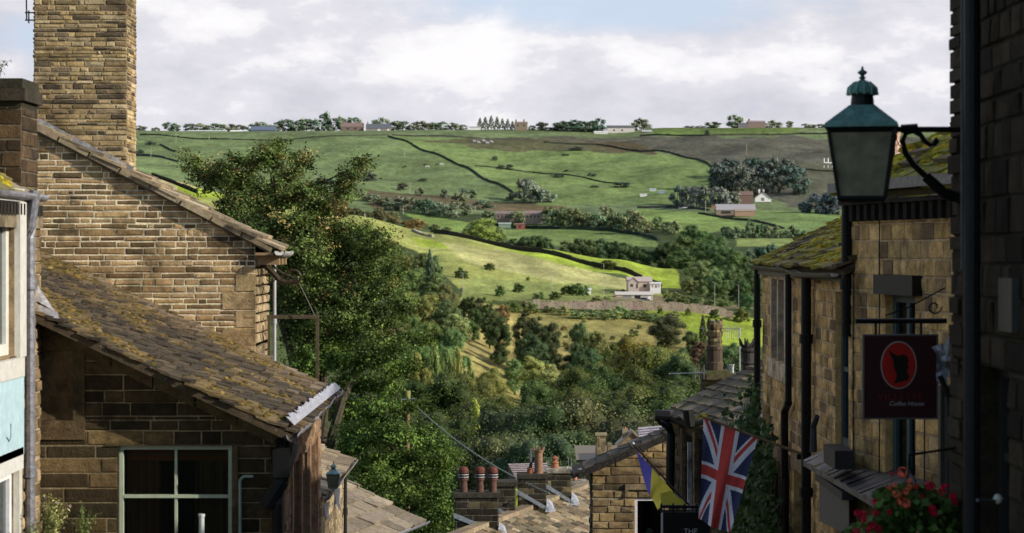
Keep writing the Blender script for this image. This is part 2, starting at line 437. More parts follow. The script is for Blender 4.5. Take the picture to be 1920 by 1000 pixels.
def paint(poly, col, y0, y1, wob=3, var=.12):
    wx = nz(XX, YY, 23)*wob; wy = nz(YY, XX, 31)*wob*.6
    m = inpoly(UU+wx, PYY+wy, poly) & (YY >= y0) & (YY <= y1)
    k = 1+var*nz(XX, YY, 40)[..., None]+var*.6*nz(XX, YY, 11)[..., None]
    CC[m] = (np.array(col)*k)[m]
HILL = (.15, .195, .09); HILL2 = (.155, .21, .088)  # cloud shade and distance haze are mixed into these far hill greens
paint([(-9000, 100), (9000, 100), (9000, 500), (-9000, 500)], HILL, 1500, 30000)
paint([(200, 262), (730, 255), (960, 365), (1010, 392), (700, 392), (400, 345), (200, 330)], HILL2, 1600, 2500)
paint([(730, 256), (1100, 262), (1330, 300), (1345, 330), (1375, 360), (1250, 385), (1000, 385), (960, 360)], (.165, .228, .08), 1600, 2500)
paint([(780, 262), (1100, 258), (1240, 290), (1100, 285), (900, 280)], (.105, .105, .055), 1700, 2500, 6)
paint([(1000, 255), (2600, 262), (2500, 350), (2100, 395), (1800, 380), (1480, 385), (1390, 355), (1345, 310), (1260, 285), (1120, 268)], (.11, .108, .082), 1600, 2500, 7)
paint([(1480, 300), (1900, 300), (1900, 400), (1500, 395)], (.11, .112, .075), 1600, 2500, 8)
paint([(1225, 238), (1500, 238), (1500, 252), (1225, 254)], (.12, .17, .05), 2300, 2600, 1)
paint([(1080, 262), (1200, 268), (1240, 290), (1150, 285)], (.11, .088, .05), 1900, 2500, 5)
paint([(640, 340), (800, 350), (1000, 365), (1000, 395), (700, 395)], (.12, .10, .058), 1500, 1850, 6)
paint([(930, 385), (1060, 385), (1060, 397), (930, 397)], (.14, .11, .06), 1500, 1850, 4)
paint([(650, 355), (690, 355), (690, 372), (650, 372)], (.12, .17, .05), 1500, 1950, 3)
# valley floor fields
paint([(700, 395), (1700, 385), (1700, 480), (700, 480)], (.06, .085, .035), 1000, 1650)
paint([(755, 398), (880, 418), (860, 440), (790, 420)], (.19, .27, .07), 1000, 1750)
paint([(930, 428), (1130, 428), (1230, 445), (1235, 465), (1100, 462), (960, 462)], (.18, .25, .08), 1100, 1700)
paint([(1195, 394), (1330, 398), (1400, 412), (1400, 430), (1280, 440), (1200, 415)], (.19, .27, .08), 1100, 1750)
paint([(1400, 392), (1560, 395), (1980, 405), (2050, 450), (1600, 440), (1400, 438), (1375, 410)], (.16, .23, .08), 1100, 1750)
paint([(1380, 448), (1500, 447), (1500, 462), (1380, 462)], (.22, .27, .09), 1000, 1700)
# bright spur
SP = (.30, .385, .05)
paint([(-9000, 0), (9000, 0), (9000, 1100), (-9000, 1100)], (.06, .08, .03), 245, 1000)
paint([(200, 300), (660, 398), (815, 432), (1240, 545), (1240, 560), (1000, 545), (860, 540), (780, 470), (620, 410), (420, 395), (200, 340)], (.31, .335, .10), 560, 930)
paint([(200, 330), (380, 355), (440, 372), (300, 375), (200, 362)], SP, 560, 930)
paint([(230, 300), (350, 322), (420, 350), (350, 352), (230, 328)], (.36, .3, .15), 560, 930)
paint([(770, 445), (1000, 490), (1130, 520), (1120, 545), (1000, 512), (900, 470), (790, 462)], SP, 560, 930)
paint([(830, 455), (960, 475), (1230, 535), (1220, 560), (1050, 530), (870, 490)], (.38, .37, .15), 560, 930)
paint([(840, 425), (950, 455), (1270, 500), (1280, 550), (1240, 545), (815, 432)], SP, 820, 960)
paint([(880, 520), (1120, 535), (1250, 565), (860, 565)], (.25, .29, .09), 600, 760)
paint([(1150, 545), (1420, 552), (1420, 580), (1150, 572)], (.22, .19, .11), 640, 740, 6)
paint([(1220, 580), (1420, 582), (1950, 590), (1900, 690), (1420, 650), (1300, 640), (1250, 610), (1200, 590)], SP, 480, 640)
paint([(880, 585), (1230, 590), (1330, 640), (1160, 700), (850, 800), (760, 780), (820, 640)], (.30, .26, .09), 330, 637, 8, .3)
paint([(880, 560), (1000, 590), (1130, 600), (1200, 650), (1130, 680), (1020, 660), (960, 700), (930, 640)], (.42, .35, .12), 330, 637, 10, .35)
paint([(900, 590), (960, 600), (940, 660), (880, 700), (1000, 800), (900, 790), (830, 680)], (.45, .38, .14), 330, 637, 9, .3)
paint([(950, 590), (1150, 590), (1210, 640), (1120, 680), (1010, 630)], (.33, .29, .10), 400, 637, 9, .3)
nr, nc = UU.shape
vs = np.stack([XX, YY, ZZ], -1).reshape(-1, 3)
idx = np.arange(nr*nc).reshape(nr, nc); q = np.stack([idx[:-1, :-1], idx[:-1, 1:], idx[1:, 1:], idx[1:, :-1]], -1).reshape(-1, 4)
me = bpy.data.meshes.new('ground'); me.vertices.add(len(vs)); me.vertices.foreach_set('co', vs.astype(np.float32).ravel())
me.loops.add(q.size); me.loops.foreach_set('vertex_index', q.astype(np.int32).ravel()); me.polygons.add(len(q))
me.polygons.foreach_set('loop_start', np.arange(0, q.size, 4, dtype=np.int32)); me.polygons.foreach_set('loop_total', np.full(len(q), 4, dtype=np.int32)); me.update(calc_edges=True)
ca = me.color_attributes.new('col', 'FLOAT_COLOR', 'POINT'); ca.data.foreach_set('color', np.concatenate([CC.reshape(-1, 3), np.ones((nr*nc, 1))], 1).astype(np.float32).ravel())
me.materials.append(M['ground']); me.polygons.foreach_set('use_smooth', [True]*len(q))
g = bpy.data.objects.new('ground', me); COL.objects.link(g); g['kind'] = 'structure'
# street running down between the houses (below the frame)
mb = MB()
for k in range(55):
    y0, y1 = 2+k*2, 4+k*2
    for i in range(6):
        x0 = -2.0+i*.7; mb.face([V((x, y, -1.7-.145*y+.03)) for x, y in ((x0, y0), (x0+.7, y0), (x0+.7, y1), (x0, y1))], jit((.13, .12, .1), .2))
obj('street', mb, 'stone', kind='structure')
# ---------------------------------------------------------------- dry stone walls, fences
def field_wall(name, label, pts, h=1.4, w=.7, col=(.07, .065, .05), cat='field wall', ymin=250, group=None, up=0, ymax=2600, cj=.3, mt='bark', st=5):
    wp = [ground_hit(*p[:2], ymin=ymin, ymax=ymax) if len(p) == 2 else gpt(p[0], p[2]) for p in pts]; mb = MB(); prev = None
    dense = []
    for a, b in zip(wp, wp[1:]):
        n = max(2, int((b-a).length/st))
        for k in range(n): p = a.lerp(b, k/n); dense.append(V((p.x, p.y, float(zg(p.x, p.y)))))
    dense.append(wp[-1])
    for a, b in zip(dense, dense[1:]):
        d = (b-a); d.z = 0
        if d.length < 1e-3: continue
        s = d.normalized().cross(V((0, 0, 1)))*w/2; hh = h*random.uniform(.8, 1.15); c = jit(col, cj)
        lo = V((0, 0, -.6)); hi = V((0, 0, hh))
        p = [a+s+lo, b+s+lo, b+s*.6+hi, a+s*.6+hi, a-s+lo, b-s+lo, b-s*.6+hi, a-s*.6+hi]
        i = len(mb.v); mb.v += [tuple(x) for x in p]
        for f in ((0, 1, 2, 3), (5, 4, 7, 6), (3, 2, 6, 7), (0, 3, 7, 4), (1, 5, 6, 2)): mb.f.append(tuple(i+x for x in f)); mb.c.append(c if f[0] != 3 else tuple(z*1.6 for z in c))
    return obj(name, mb, mt, label=label, cat=cat, group=group, origin=tuple(dense[0]))
DW = (.05, .055, .042)
field_wall('stone_wall', 'long dark dry stone wall running diagonally down the upper green hill', [(728, 256), (790, 282), (850, 305), (900, 332), (962, 362)], 1.9, 1.5, DW, ymin=1500)
field_wall('stone_wall', 'dark field wall running level below the skyline trees on the left', [(262, 254), (420, 262), (520, 264), (640, 256), (728, 254)], 1.5, 1.2, DW, ymin=1500)
field_wall('stone_wall', 'pale wall along the lane under the farmhouse on the skyline', [(735, 254), (860, 258), (1000, 262), (1200, 262)], 1.7, 1.4, (.13, .12, .1), ymin=1500, ymax=2500)
field_wall('stone_wall', 'dark wall under the bright strip of field on the right skyline', [(1200, 256), (1330, 255), (1500, 252), (1560, 252)], 2, 1.5, DW, ymin=1500)
field_wall('stone_wall', 'dark curving wall between green hillside and brown moorland', [(1020, 268), (1120, 272), (1240, 284), (1310, 300), (1345, 322), (1375, 350)], 1.8, 2, DW, ymin=1500)
field_wall('stone_wall', 'faint dark wall crossing the middle of the right green hillside', [(890, 312), (1000, 324), (1100, 335), (1180, 345)], 1.2, 2.5, (.05, .055, .035), ymin=1500)
field_wall('stone_wall', 'thin lane wall crossing below the brown moor behind the lantern', [(1440, 316), (1500, 318), (1575, 322)], 1.6, 1.5, DW, ymin=1500)
field_wall('stone_wall', 'grey wall across the left hillside next to the big chimney', [(255, 293), (310, 298), (335, 305)], 2, 2, (.05, .055, .06), ymin=1100)
field_wall('stone_wall', 'short dark wall left on the hill near the chimney', [(300, 272), (330, 285)], 1.6, 1.6, DW, ymin=1500)
field_wall('stone_wall', 'dark stone wall along the edge of the sunlit field in mid valley', [(815, 432, 905), (870, 452, 890), (940, 470, 880), (1000, 485, 868), (1090, 505, 850), (1170, 525, 835), (1240, 540, 822)], 2.0, 1.6, (.045, .042, .03))
field_wall('stone_wall', 'dark wall in the bright green field above the left house roof', [(285, 0, 885), (330, 0, 865), (370, 0, 850)], 1.6, 1, (.03, .03, .02))
field_wall('stone_wall', 'hedged field wall under the terrace of cottages', [(930, 424), (1050, 430), (1150, 434), (1200, 441), (1235, 452)], 2.2, 2.5, (.03, .045, .03), ymin=1050)
field_wall('stone_wall', 'wall running down to the right below the grey barns', [(1310, 401), (1350, 408), (1410, 415), (1470, 430)], 1.6, 1.6, DW, ymin=1050)
field_wall('stone_wall', 'low wall along the lane beside the grey barns', [(1195, 391), (1260, 390), (1330, 396)], 2, 2, (.06, .065, .06), ymin=1050)
field_wall('retaining_wall', 'long pinkish stone retaining wall below the bungalow', [(985, 0, 638.5), (1100, 0, 638.5), (1200, 0, 638.5), (1375, 0, 638.5)], 2.3, 1.2, (.42, .33, .25), 'retaining wall', cj=.16, mt='stone', st=2.2)
field_wall('rubble_wall', 'tumbled pale stone wall at the top of the sunlit field', [(775, 0, 895), (790, 0, 880), (812, 0, 875)], 1.1, 2.2, (.3, .27, .22), 'rubble wall', st=2)
# ---------------------------------------------------------------- trees
def crown_mesh(name, kind, nl, ls, seed, nclump=40, core=True, asp=1.15):
    """unit crown: base z 0..1 height, width 1"""
    r = np.random.default_rng(seed); cl = []
    if kind == 'round':
        cz = .54
        for _ in range(nclump):
            d = r.normal(size=3); d /= np.linalg.norm(d); rad = r.uniform(.55, 1.0)
            rz = .42 if d[2] > 0 else .50
            p = np.array([d[0]*.42*rad, d[1]*.42*rad, cz+d[2]*rz*rad]); cl.append((p, r.uniform(.09, .20)))
    elif kind == 'bush':
        for _ in range(nclump):
            d = r.normal(size=3); d[2] = abs(d[2]); d /= np.linalg.norm(d); rad = r.uniform(.5, 1)
            cl.append((np.array([d[0]*.45*rad, d[1]*.45*rad, .08+d[2]*.85*rad]), r.uniform(.1, .18)))
    elif kind == 'conifer':
        for k in range(nclump):
            h = (k+.5)/nclump; a = k*2.4; w = .42*(1-h)**.8*r.uniform(.6, 1)
            cl.append((np.array([math.cos(a)*w, math.sin(a)*w, .08+h*.9]), .05+.10*(1-h)))
    elif kind == 'column':
        for k in range(nclump):
            h = r.uniform(0, 1); a = r.uniform(0, 7); w = .36*math.sin(math.pi*(h*.85+.12))**.7*r.uniform(.3, 1)
            cl.append((np.array([math.cos(a)*w, math.sin(a)*w, .1+h*.86]), r.uniform(.07, .13)))
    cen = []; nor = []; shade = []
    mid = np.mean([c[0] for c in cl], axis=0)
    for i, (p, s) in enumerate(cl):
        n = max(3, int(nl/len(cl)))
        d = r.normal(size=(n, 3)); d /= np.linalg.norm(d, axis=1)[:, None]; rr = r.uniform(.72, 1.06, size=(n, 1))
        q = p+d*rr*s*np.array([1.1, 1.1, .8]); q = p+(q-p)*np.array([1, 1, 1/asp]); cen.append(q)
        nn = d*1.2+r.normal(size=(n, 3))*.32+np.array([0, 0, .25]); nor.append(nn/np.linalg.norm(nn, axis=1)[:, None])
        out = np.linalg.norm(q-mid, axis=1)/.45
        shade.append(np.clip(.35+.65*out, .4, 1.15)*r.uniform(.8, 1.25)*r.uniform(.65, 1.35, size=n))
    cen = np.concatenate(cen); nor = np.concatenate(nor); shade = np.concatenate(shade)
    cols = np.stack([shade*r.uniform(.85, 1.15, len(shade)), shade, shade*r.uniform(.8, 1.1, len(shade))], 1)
    v, c = leaves_np(cen, nor, ls*r.uniform(.6, 1.4, len(cen)), cols, r)
    ex = MB()
    if core:
        for (p, s) in cl:
            i = len(ex.v); 
            s2 = s*.64
            ph = (1+5**.5)/2; ic = [(-1, ph, 0), (1, ph, 0), (-1, -ph, 0), (1, -ph, 0), (0, -1, ph), (0, 1, ph), (0, -1, -ph), (0, 1, -ph), (ph, 0, -1), (ph, 0, 1), (-ph, 0, -1), (-ph, 0, 1)]
            for o in ic: ex.v.append(tuple(p+np.array(o)/1.9*s2*r.uniform(.75, 1.15)*np.array([1, 1, 1/asp])))
            for f in ((0, 11, 5), (0, 5, 1), (0, 1, 7), (0, 7, 10), (0, 10, 11), (1, 5, 9), (5, 11, 4), (11, 10, 2), (10, 7, 6), (7, 1, 8), (3, 9, 4), (3, 4, 2), (3, 2, 6), (3, 6, 8), (3, 8, 9), (4, 9, 5), (2, 4, 11), (6, 2, 10), (8, 6, 7), (9, 8, 1)): ex.f.append(tuple(i+x for x in f)); ex.c.append((.38, .42, .34))
    return mesh_np(name, v, c, ex), cl
def trunk_mesh(name, cl, seed, col=(.05, .04, .03), r0=.028, tz=.62):
    rnd = random.Random(seed); mb = MB()
    mb.tube([(0, 0, -.06), (.005, 0, .12), (-.01, .01, .3), (.01, 0, tz)], r0, col, 7, r0*.3)
    for p, s in rnd.sample(cl, min(8, len(cl))):
        z = rnd.uniform(.18, tz*.8); mb.tube([(0, 0, z), (p[0]*.4, p[1]*.4, z+(p[2]-z)*.5), tuple(p)], r0*.4, col, 5, r0*.1)
    me = bpy.data.meshes.new(name); me.from_pydata(mb.v, [], mb.f)
    ca = me.color_attributes.new('col', 'FLOAT_COLOR', 'CORNER'); ca.data.foreach_set('color', np.tile((*col, 1), len(me.loops)).astype(np.float32)); me.materials.append(M['bark'])
    return me
PROTO = {}; TG = 2.3
def proto(key, kind, nl, ls, n, ncl, m='farleaf', r0=.028, asp=1.15):
    PROTO[key] = []
    for i in range(n):
        cm, cl = crown_mesh('crown', kind, nl, ls, hash((kind, i, nl)) % 9999 if False else (len(key)*131+i*17+nl), ncl, asp=asp); cm.materials.append(M[m])
        PROTO[key].append((cm, trunk_mesh('trunk', cl, i, r0=r0, tz=.9 if kind in ('conifer', 'column') else (.3 if kind == 'bush' else .62))))
proto('far', 'round', 1500, .03, 6, 26); proto('farc', 'conifer', 700, .045, 2, 26); proto('farb', 'bush', 800, .04, 3, 24)
proto('tall', 'round', 14000, .0135, 4, 95, 'leaf', .05, 2.1); proto('mid', 'round', 11000, .0125, 5, 48, 'leaf'); proto('big', 'round', 24000, .008, 5, 75, 'leaf'); proto('midc', 'conifer', 4500, .018, 2, 50, 'leaf'); proto('midb', 'bush', 5000, .017, 3, 50, 'leaf'); proto('midp', 'column', 6000, .015, 2, 60, 'leaf')
ORDW = 'first second third fourth fifth sixth seventh eighth ninth tenth eleventh twelfth thirteenth fourteenth fifteenth sixteenth seventeenth eighteenth nineteenth twentieth'.split()
ORDW += ['twenty-'+w for w in ORDW[:9]]+['thirtieth']
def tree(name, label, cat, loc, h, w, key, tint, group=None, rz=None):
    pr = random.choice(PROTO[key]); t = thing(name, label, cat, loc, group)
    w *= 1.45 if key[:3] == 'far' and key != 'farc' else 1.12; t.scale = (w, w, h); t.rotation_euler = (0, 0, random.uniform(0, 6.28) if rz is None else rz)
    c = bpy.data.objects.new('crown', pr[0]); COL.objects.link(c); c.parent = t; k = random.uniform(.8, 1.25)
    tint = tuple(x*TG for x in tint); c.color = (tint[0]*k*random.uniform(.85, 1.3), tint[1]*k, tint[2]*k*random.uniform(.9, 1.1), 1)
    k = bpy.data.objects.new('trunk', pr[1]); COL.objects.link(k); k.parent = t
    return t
FARD = (.10, .13, .095); FARM = (.12, .155, .09); FARB = (.09, .115, .11)  # far tree tints carry distance haze in their colour
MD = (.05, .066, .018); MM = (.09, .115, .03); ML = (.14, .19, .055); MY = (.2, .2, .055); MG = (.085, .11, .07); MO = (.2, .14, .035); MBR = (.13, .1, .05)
def row(name, desc, lst, key, tint, group, cat='tree', ymin=250, Y=None, ymax=2600):
    """lst: (px, top row, base row, width px[, depth[, tint[, key]]])"""
    lst = sorted(lst, key=lambda a: a[0]); n = len(lst)
    for i, e in enumerate(lst):
        px, tp, bp, wp = e[:4]; Yd = e[4] if len(e) > 4 and e[4] else Y; ti = e[5] if len(e) > 5 and e[5] else tint; ke = e[6] if len(e) > 6 else key
        if Yd:
            loc = gpt(px, Yd)
        else: loc = ground_hit(px, bp, ymin, ymax)
        h = (HY-tp)/F*loc.y-loc.z if tp else wp/F*loc.y*random.uniform(.55, .9); w = wp/F*loc.y
        if h < .5: h = w*.7
        if name == 'hillside_bush' or name == 'field_bush': h *= random.uniform(.8, 1.1)
        if ke == 'far': loc.z -= h*.25; h *= random.uniform(1.2, 1.45)
        if ke == 'mid' and h > w*1.6 and (not Yd or Yd >= 400): ke = 'tall'
        if Yd and Yd < 400 and ke == 'mid' and h > w*1.25: w = h*.8; ke = 'big'
        if i == 0: o = 'leftmost'
        elif i == n-1: o = 'rightmost'
        else: o = ORDW[i]+' from the left'
        tree(name, desc.replace('@', o) if n > 1 else desc.replace('@', 'lone'), cat, loc, h, w, ke, ti, group)
# skyline
row('skyline_tree', '@ of the dark trees on the skyline left of the brown farmhouse', [(262, 236, 252, 22), (292, 239, 250, 14), (318, 229, 250, 20), (333, 234, 250, 12), (357, 231, 250, 22), (377, 229, 250, 22), (405, 228, 249, 28), (432, 231, 249, 26), (447, 234, 249, 20), (470, 232, 247, 16), (487, 229, 246, 20), (500, 231, 247, 20), (517, 226, 247, 24), (540, 223, 249, 28), (558, 221, 249, 26), (575, 220, 249, 30), (603, 212, 248, 28), (625, 222, 248, 28), (645, 220, 246, 24), (662, 219, 242, 24)], 'far', FARD, 'trees along the skyline', ymin=1500, Y=2500)
row('skyline_tree', '@ of the skyline trees between the bungalow and the conifers', [(715, 219, 246, 30), (738, 225, 248, 26), (755, 225, 248, 24), (775, 227, 248, 22), (788, 227, 248, 22), (803, 230, 250, 22), (817, 231, 250, 22), (831, 226, 250, 22), (855, 229, 244, 22), (868, 232, 244, 14)], 'far', FARD, 'trees along the skyline', Y=2490)
row('skyline_conifer', '@ of the pointed conifers left of the stone farmhouse', [(900, 221, 242, 14), (910, 219, 242, 15), (921, 217, 242, 16), (932, 219, 242, 15), (942, 222, 242, 14), (952, 223, 242, 14), (961, 227, 242, 12)], 'farc', FARD, 'conifers on the skyline', Y=2495)
row('skyline_tree', '@ of the skyline trees between the farmhouse and the white house', [(998, 235, 243, 12), (1018, 230, 243, 22), (1042, 229, 256, 26), (1057, 226, 258, 30), (1075, 225, 258, 32), (1092, 226, 258, 30), (1106, 230, 258, 24), (1121, 224, 246, 26)], 'far', (.045, .072, .05), 'trees along the skyline', Y=2485)
row('skyline_tree', '@ of the two trees touching the white house gable', [(1193, 223, 243, 22), (1210, 224, 243, 20)], 'far', FARD, 'trees along the skyline', Y=2510)
row('skyline_tree', '@ of the skyline trees right of the long flat hedges', [(1338, 228, 240, 24), (1378, 217, 240, 26), (1443, 227, 240, 20), (1458, 230, 240, 18), (1480, 228, 241, 13), (1512, 230, 244, 14), (1524, 233, 244, 16), (1540, 232, 244, 16), (1552, 234, 244, 18)], 'far', FARD, 'trees along the skyline', Y=2510)
row('hedge', '@ of the flat dark hedges on the skyline', [(1293, 235, 240, 20), (1315, 235, 240, 20)], 'farb', FARD, 'clipped hedges on the skyline', 'hedge', Y=2515)
# upper hill shrubs
row('hillside_tree', '@ of the round dark trees in the middle of the green hillside', [(958, 359, 376, 17), (983, 334, 377, 30), (998, 340, 380, 32), (1008, 352, 380, 24), (1028, 357, 379, 26)], 'far', FARD, 'round trees on the green hillside', ymin=1500)
row('hillside_bush', '@ of the scattered bushes on the upper hillside', [(282, 262, 272, 18), (262, 278, 292, 18), (665, 320, 334, 6), (694, 318, 339, 22), (714, 332, 336, 5), (756, 340, 358, 18), (792, 332, 340, 14), (927, 290, 301, 10), (938, 306, 318, 14), (956, 307, 319, 14), (985, 332, 345, 8), (1045, 322, 333, 22), (1062, 316, 322, 8), (1110, 322, 331, 14), (1165, 340, 352, 30), (1115, 346, 352, 14), (1060, 286, 292, 12), (1080, 274, 282, 24), (1326, 242, 253, 10)], 'farb', (.045, .055, .05), 'bushes scattered over the upper hill', 'bush', ymin=1450)
# hedgerow trees left
row('hedgerow_tree', '@ of the blue green trees in the hedge below the left hillside', [(608, 335, 345, 30), (622, 337, 346, 20), (675, 350, 368, 20), (695, 362, 378, 28), (715, 368, 386, 30), (735, 375, 395, 30), (752, 365, 392, 26), (770, 368, 396, 28), (788, 372, 398, 26), (806, 374, 402, 26), (825, 378, 405, 28), (845, 380, 408, 26), (862, 360, 390, 26), (884, 356, 372, 16), (868, 352, 372, 14), (833, 352, 372, 12), (786, 352, 368, 14), (905, 374, 394, 32), (874, 386, 404, 20), (915, 396, 410, 24)], 'far', (.085, .115, .08), 'trees in the hedge below the hillside', ymin=1050)
row('hillside_bush', '@ of the bushes on the slope right of the sycamore', [(668, 385, 403, 28, 960), (688, 392, 410, 26, 950), (712, 388, 412, 26, 950), (738, 398, 424, 30, 940, MBR), (762, 412, 430, 20, 940, MBR), (780, 410, 444, 36, 920, MBR), (815, 420, 434, 20, 940), (838, 425, 440, 18, 940)], 'mid', (.075, .085, .045), 'bushes behind the spur', 'bush')
# cottages lane
row('lane_tree', '@ of the trees along the lane by the terraced cottages', [(915, 397, 418, 20), (968, 395, 422, 24), (1030, 388, 420, 24), (1042, 396, 424, 26), (1055, 388, 424, 22), (1075, 390, 426, 26), (1090, 395, 428, 26), (1105, 398, 428, 26), (1122, 402, 430, 26), (1135, 385, 412, 22), (1150, 390, 430, 28), (1165, 398, 432, 26), (1180, 388, 434, 30), (1198, 402, 438, 26), (1215, 410, 436, 18), (1235, 404, 430, 26), (1252, 412, 436, 22), (1262, 416, 440, 20)], 'far', (.09, .12, .065), 'trees along the valley lane', ymin=1050)
row('pale_tree', 'yellow green round tree in front of the hedge above the sunlit field', [(905, 410, 458, 62, 960)], 'mid', (.15, .18, .05), None)
row('pale_tree', '@ of the pale yellowish trees behind the yellow green tree', [(935, 425, 455, 30, 980), (875, 428, 445, 22, 980)], 'mid', (.12, .14, .05), 'pale trees behind the spur')
row('wood_tree', '@ of the dark trees in the clump left of the brown cottage', [(1270, 350, 385, 22), (1288, 348, 386, 26), (1306, 346, 387, 28), (1325, 346, 388, 30), (1345, 350, 388, 28), (1362, 352, 388, 28), (1378, 358, 388, 22)], 'far', FARB, 'trees left of the brown cottage', ymin=1500)
lst = []
for i in range(17):
    px = 1345+i*9.5; base = 352+10*math.sin(i*1.7)+4*((i*7) % 3)-(12 if i % 2 else 0); lst.append((px, base-34-6*((i*5) % 3), base, 30+(i*11) % 12))
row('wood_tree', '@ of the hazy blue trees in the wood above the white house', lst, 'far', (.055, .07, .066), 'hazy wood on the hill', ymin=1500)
row('hillside_tree', '@ of the dark trees near the foot of the lantern', [(1530, 362, 400, 34), (1548, 358, 402, 36), (1562, 370, 402, 24), (1508, 375, 398, 20)], 'far', (.042, .055, .068), 'dark trees near the lantern', ymin=1400)
row('field_tree', '@ of the small trees in the line below the grey barns', [(1362, 424, 446, 16), (1378, 424, 447, 18), (1394, 426, 447, 14), (1412, 416, 446, 22), (1425, 420, 446, 16), (1440, 424, 446, 16), (1458, 424, 446, 18), (1482, 421, 446, 18), (1498, 428, 446, 20)], 'far', (.075, .1, .06), 'small trees below the barns', ymin=1000)
row('field_bush', '@ of the low bushes at the mossy roof behind the wood', [(1420, 450, 470, 34), (1440, 452, 474, 36), (1470, 458, 478, 36), (1495, 455, 480, 30)], 'far', (.05, .08, .055), 'bushes by the mossy roof', 'bush', Y=1080)
# hedge trees beyond the spur
row('valley_tree', '@ of the dark trees in the row beyond the sunlit field', [(962, 444, 462, 26), (985, 440, 470, 38), (1005, 438, 474, 44), (1025, 446, 476, 32), (1062, 452, 480, 32), (1085, 446, 484, 38), (1105, 444, 486, 38), (1130, 448, 488, 38), (1152, 448, 492, 40), (1172, 452, 492, 36), (1195, 460, 496, 34), (1212, 466, 500, 30)], 'mid', (.052, .08, .038), 'row of trees beyond the sunlit field', Y=1010)
lst = [(1300, 412, 470, 50, 1040), (1322, 424, 470, 50, 1020), (1345, 440, 480, 50, 1000), (1250, 450, 500, 52, 1010), (1285, 440, 500, 60, 990), (1320, 450, 510, 62, 960), (1352, 458, 520, 60, 930), (1380, 470, 530, 56, 900), (1275, 470, 520, 54, 950), (1400, 492, 545, 50, 860), (1365, 495, 548, 50, 840), (1412, 520, 560, 40, 800), (1385, 520, 565, 46, 760), (1430, 480, 560, 50, 870), (1345, 520, 568, 44, 740), (1398, 548, 578, 34, 700)]
row('wood_tree', '@ of the trees in the dark wood left of the mossy roof', lst, 'mid', (.05, .085, .035), 'wood on the right of the valley')
row('wood_tree', 'grey green rounded tree at the front of the dark wood by the bungalow', [(1313, 484, 556, 58, 790, (.11, .14, .065))], 'mid', MM, None)
row('wood_tree', '@ of the two grey green trees at the front edge of the dark wood', [(1348, 505, 560, 46, 770), (1292, 520, 560, 34, 770)], 'mid', (.09, .125, .055), 'grey green trees at the wood edge')
# spur singles
row('field_tree', 'dome shaped dark tree beside the wall in the bright field', [(1139, 486, 518, 34, 838)], 'mid', (.06, .08, .03), None)
row('field_bush', '@ of the bushes dotted on the sunlit slope', [(863, 500, 520, 20, 700), (871, 504, 522, 18, 700), (918, 487, 507, 21), (990, 517, 527, 8), (937, 531, 556, 21), (972, 527, 549, 22), (1062, 532, 554, 22), (1080, 526, 555, 28), (1095, 534, 556, 20), (1040, 545, 562, 24), (1010, 546, 562, 22), (1200, 562, 572, 16), (1257, 556, 568, 22), (1280, 554, 570, 26), (1300, 558, 572, 24), (1330, 560, 574, 28), (1355, 562, 576, 26)], 'midb', (.065, .095, .035), 'bushes on the sunlit slope', 'bush', ymin=560)
row('roadside_bush', '@ of the bushes growing against the pink retaining wall', [(995, 562, 590, 30, 632), (960, 560, 590, 34, 630), (1030, 572, 592, 24, 634), (1160, 572, 584, 10, 634), (1237, 572, 586, 12, 634), (1290, 574, 588, 12, 634), (1340, 574, 590, 20, 634), (1390, 572, 600, 30, 634)], 'midb', (.075, .1, .035), 'bushes against the retaining wall', 'bush')
# left wood slope (right of the big tree)
lst = []
rw = random.Random(5)
for i, (px, tp, w, Y) in enumerate([(742, 470, 46, 660), (765, 478, 44, 640), (790, 466, 44, 640), (812, 476, 40, 630), (745, 505, 56, 590), (778, 505, 56, 570), (812, 508, 50, 560), (835, 530, 48, 550), (760, 545, 66, 500), (800, 545, 66, 490), (838, 560, 56, 480), (855, 580, 50, 470), (770, 590, 70, 440), (815, 600, 66, 430), (850, 615, 60, 425), (745, 600, 70, 450), (790, 640, 70, 395), (830, 655, 60, 390)]):
    lst.append((px, tp, 0, w, Y, [(.085, .12, .04), (.11, .14, .05), (.065, .1, .045), (.1, .12, .055)][i % 4], 'mid'))
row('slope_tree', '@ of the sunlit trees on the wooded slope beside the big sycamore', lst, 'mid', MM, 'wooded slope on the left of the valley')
row('conifer', 'dark pointed conifer at the top of the wooded slope', [(806, 468, 0, 28, 620)], 'midc', (.045, .075, .05), None)
row('slope_bush', '@ of the dark bushes at the foot of the sunlit slope', [(878, 545, 578, 40, 575), (900, 548, 585, 40, 570), (918, 560, 590, 36, 565), (940, 565, 592, 34, 590, MBR), (895, 570, 600, 40, 540), (880, 590, 625, 40, 510)], 'midb', (.045, .065, .025), 'dark bushes at the slope foot', 'bush')
row('valley_tree', '@ of the tall dark trees standing in the rough golden grass', [(918, 582, 672, 34, 515), (935, 584, 690, 44, 480), (984, 582, 685, 44, 500), (1008, 590, 690, 48, 485), (1033, 594, 695, 44, 480), (998, 625, 700, 60, 465), (1088, 598, 665, 52, 520, (.075, .1, .045)), (1075, 640, 690, 50, 480), (1252, 590, 664, 74, 560), (1100, 650, 700, 50, 470, (.06, .09, .045)), (1120, 620, 690, 40, 500, (.1, .115, .045))], 'mid', (.042, .056, .026), 'tall trees in the golden grass')
row('pale_bush', '@ of the pale green bushes before the tall dark trees', [(965, 672, 712, 42, 440), (1000, 664, 712, 52, 430), (1028, 680, 715, 40, 425)], 'mid', (.15, .19, .075), 'pale green bushes', 'bush')
rs = random.Random(31)
row('scrub', '@ of the small scrub bushes dotted over the rough golden slope', [(870+rs.uniform(0, 350), 0, 592+rs.uniform(0, 62), rs.uniform(9, 20)) for _ in range(26)], 'midb', (.11, .12, .05), 'scrub on the golden slope', 'scrub', ymin=330, ymax=634)
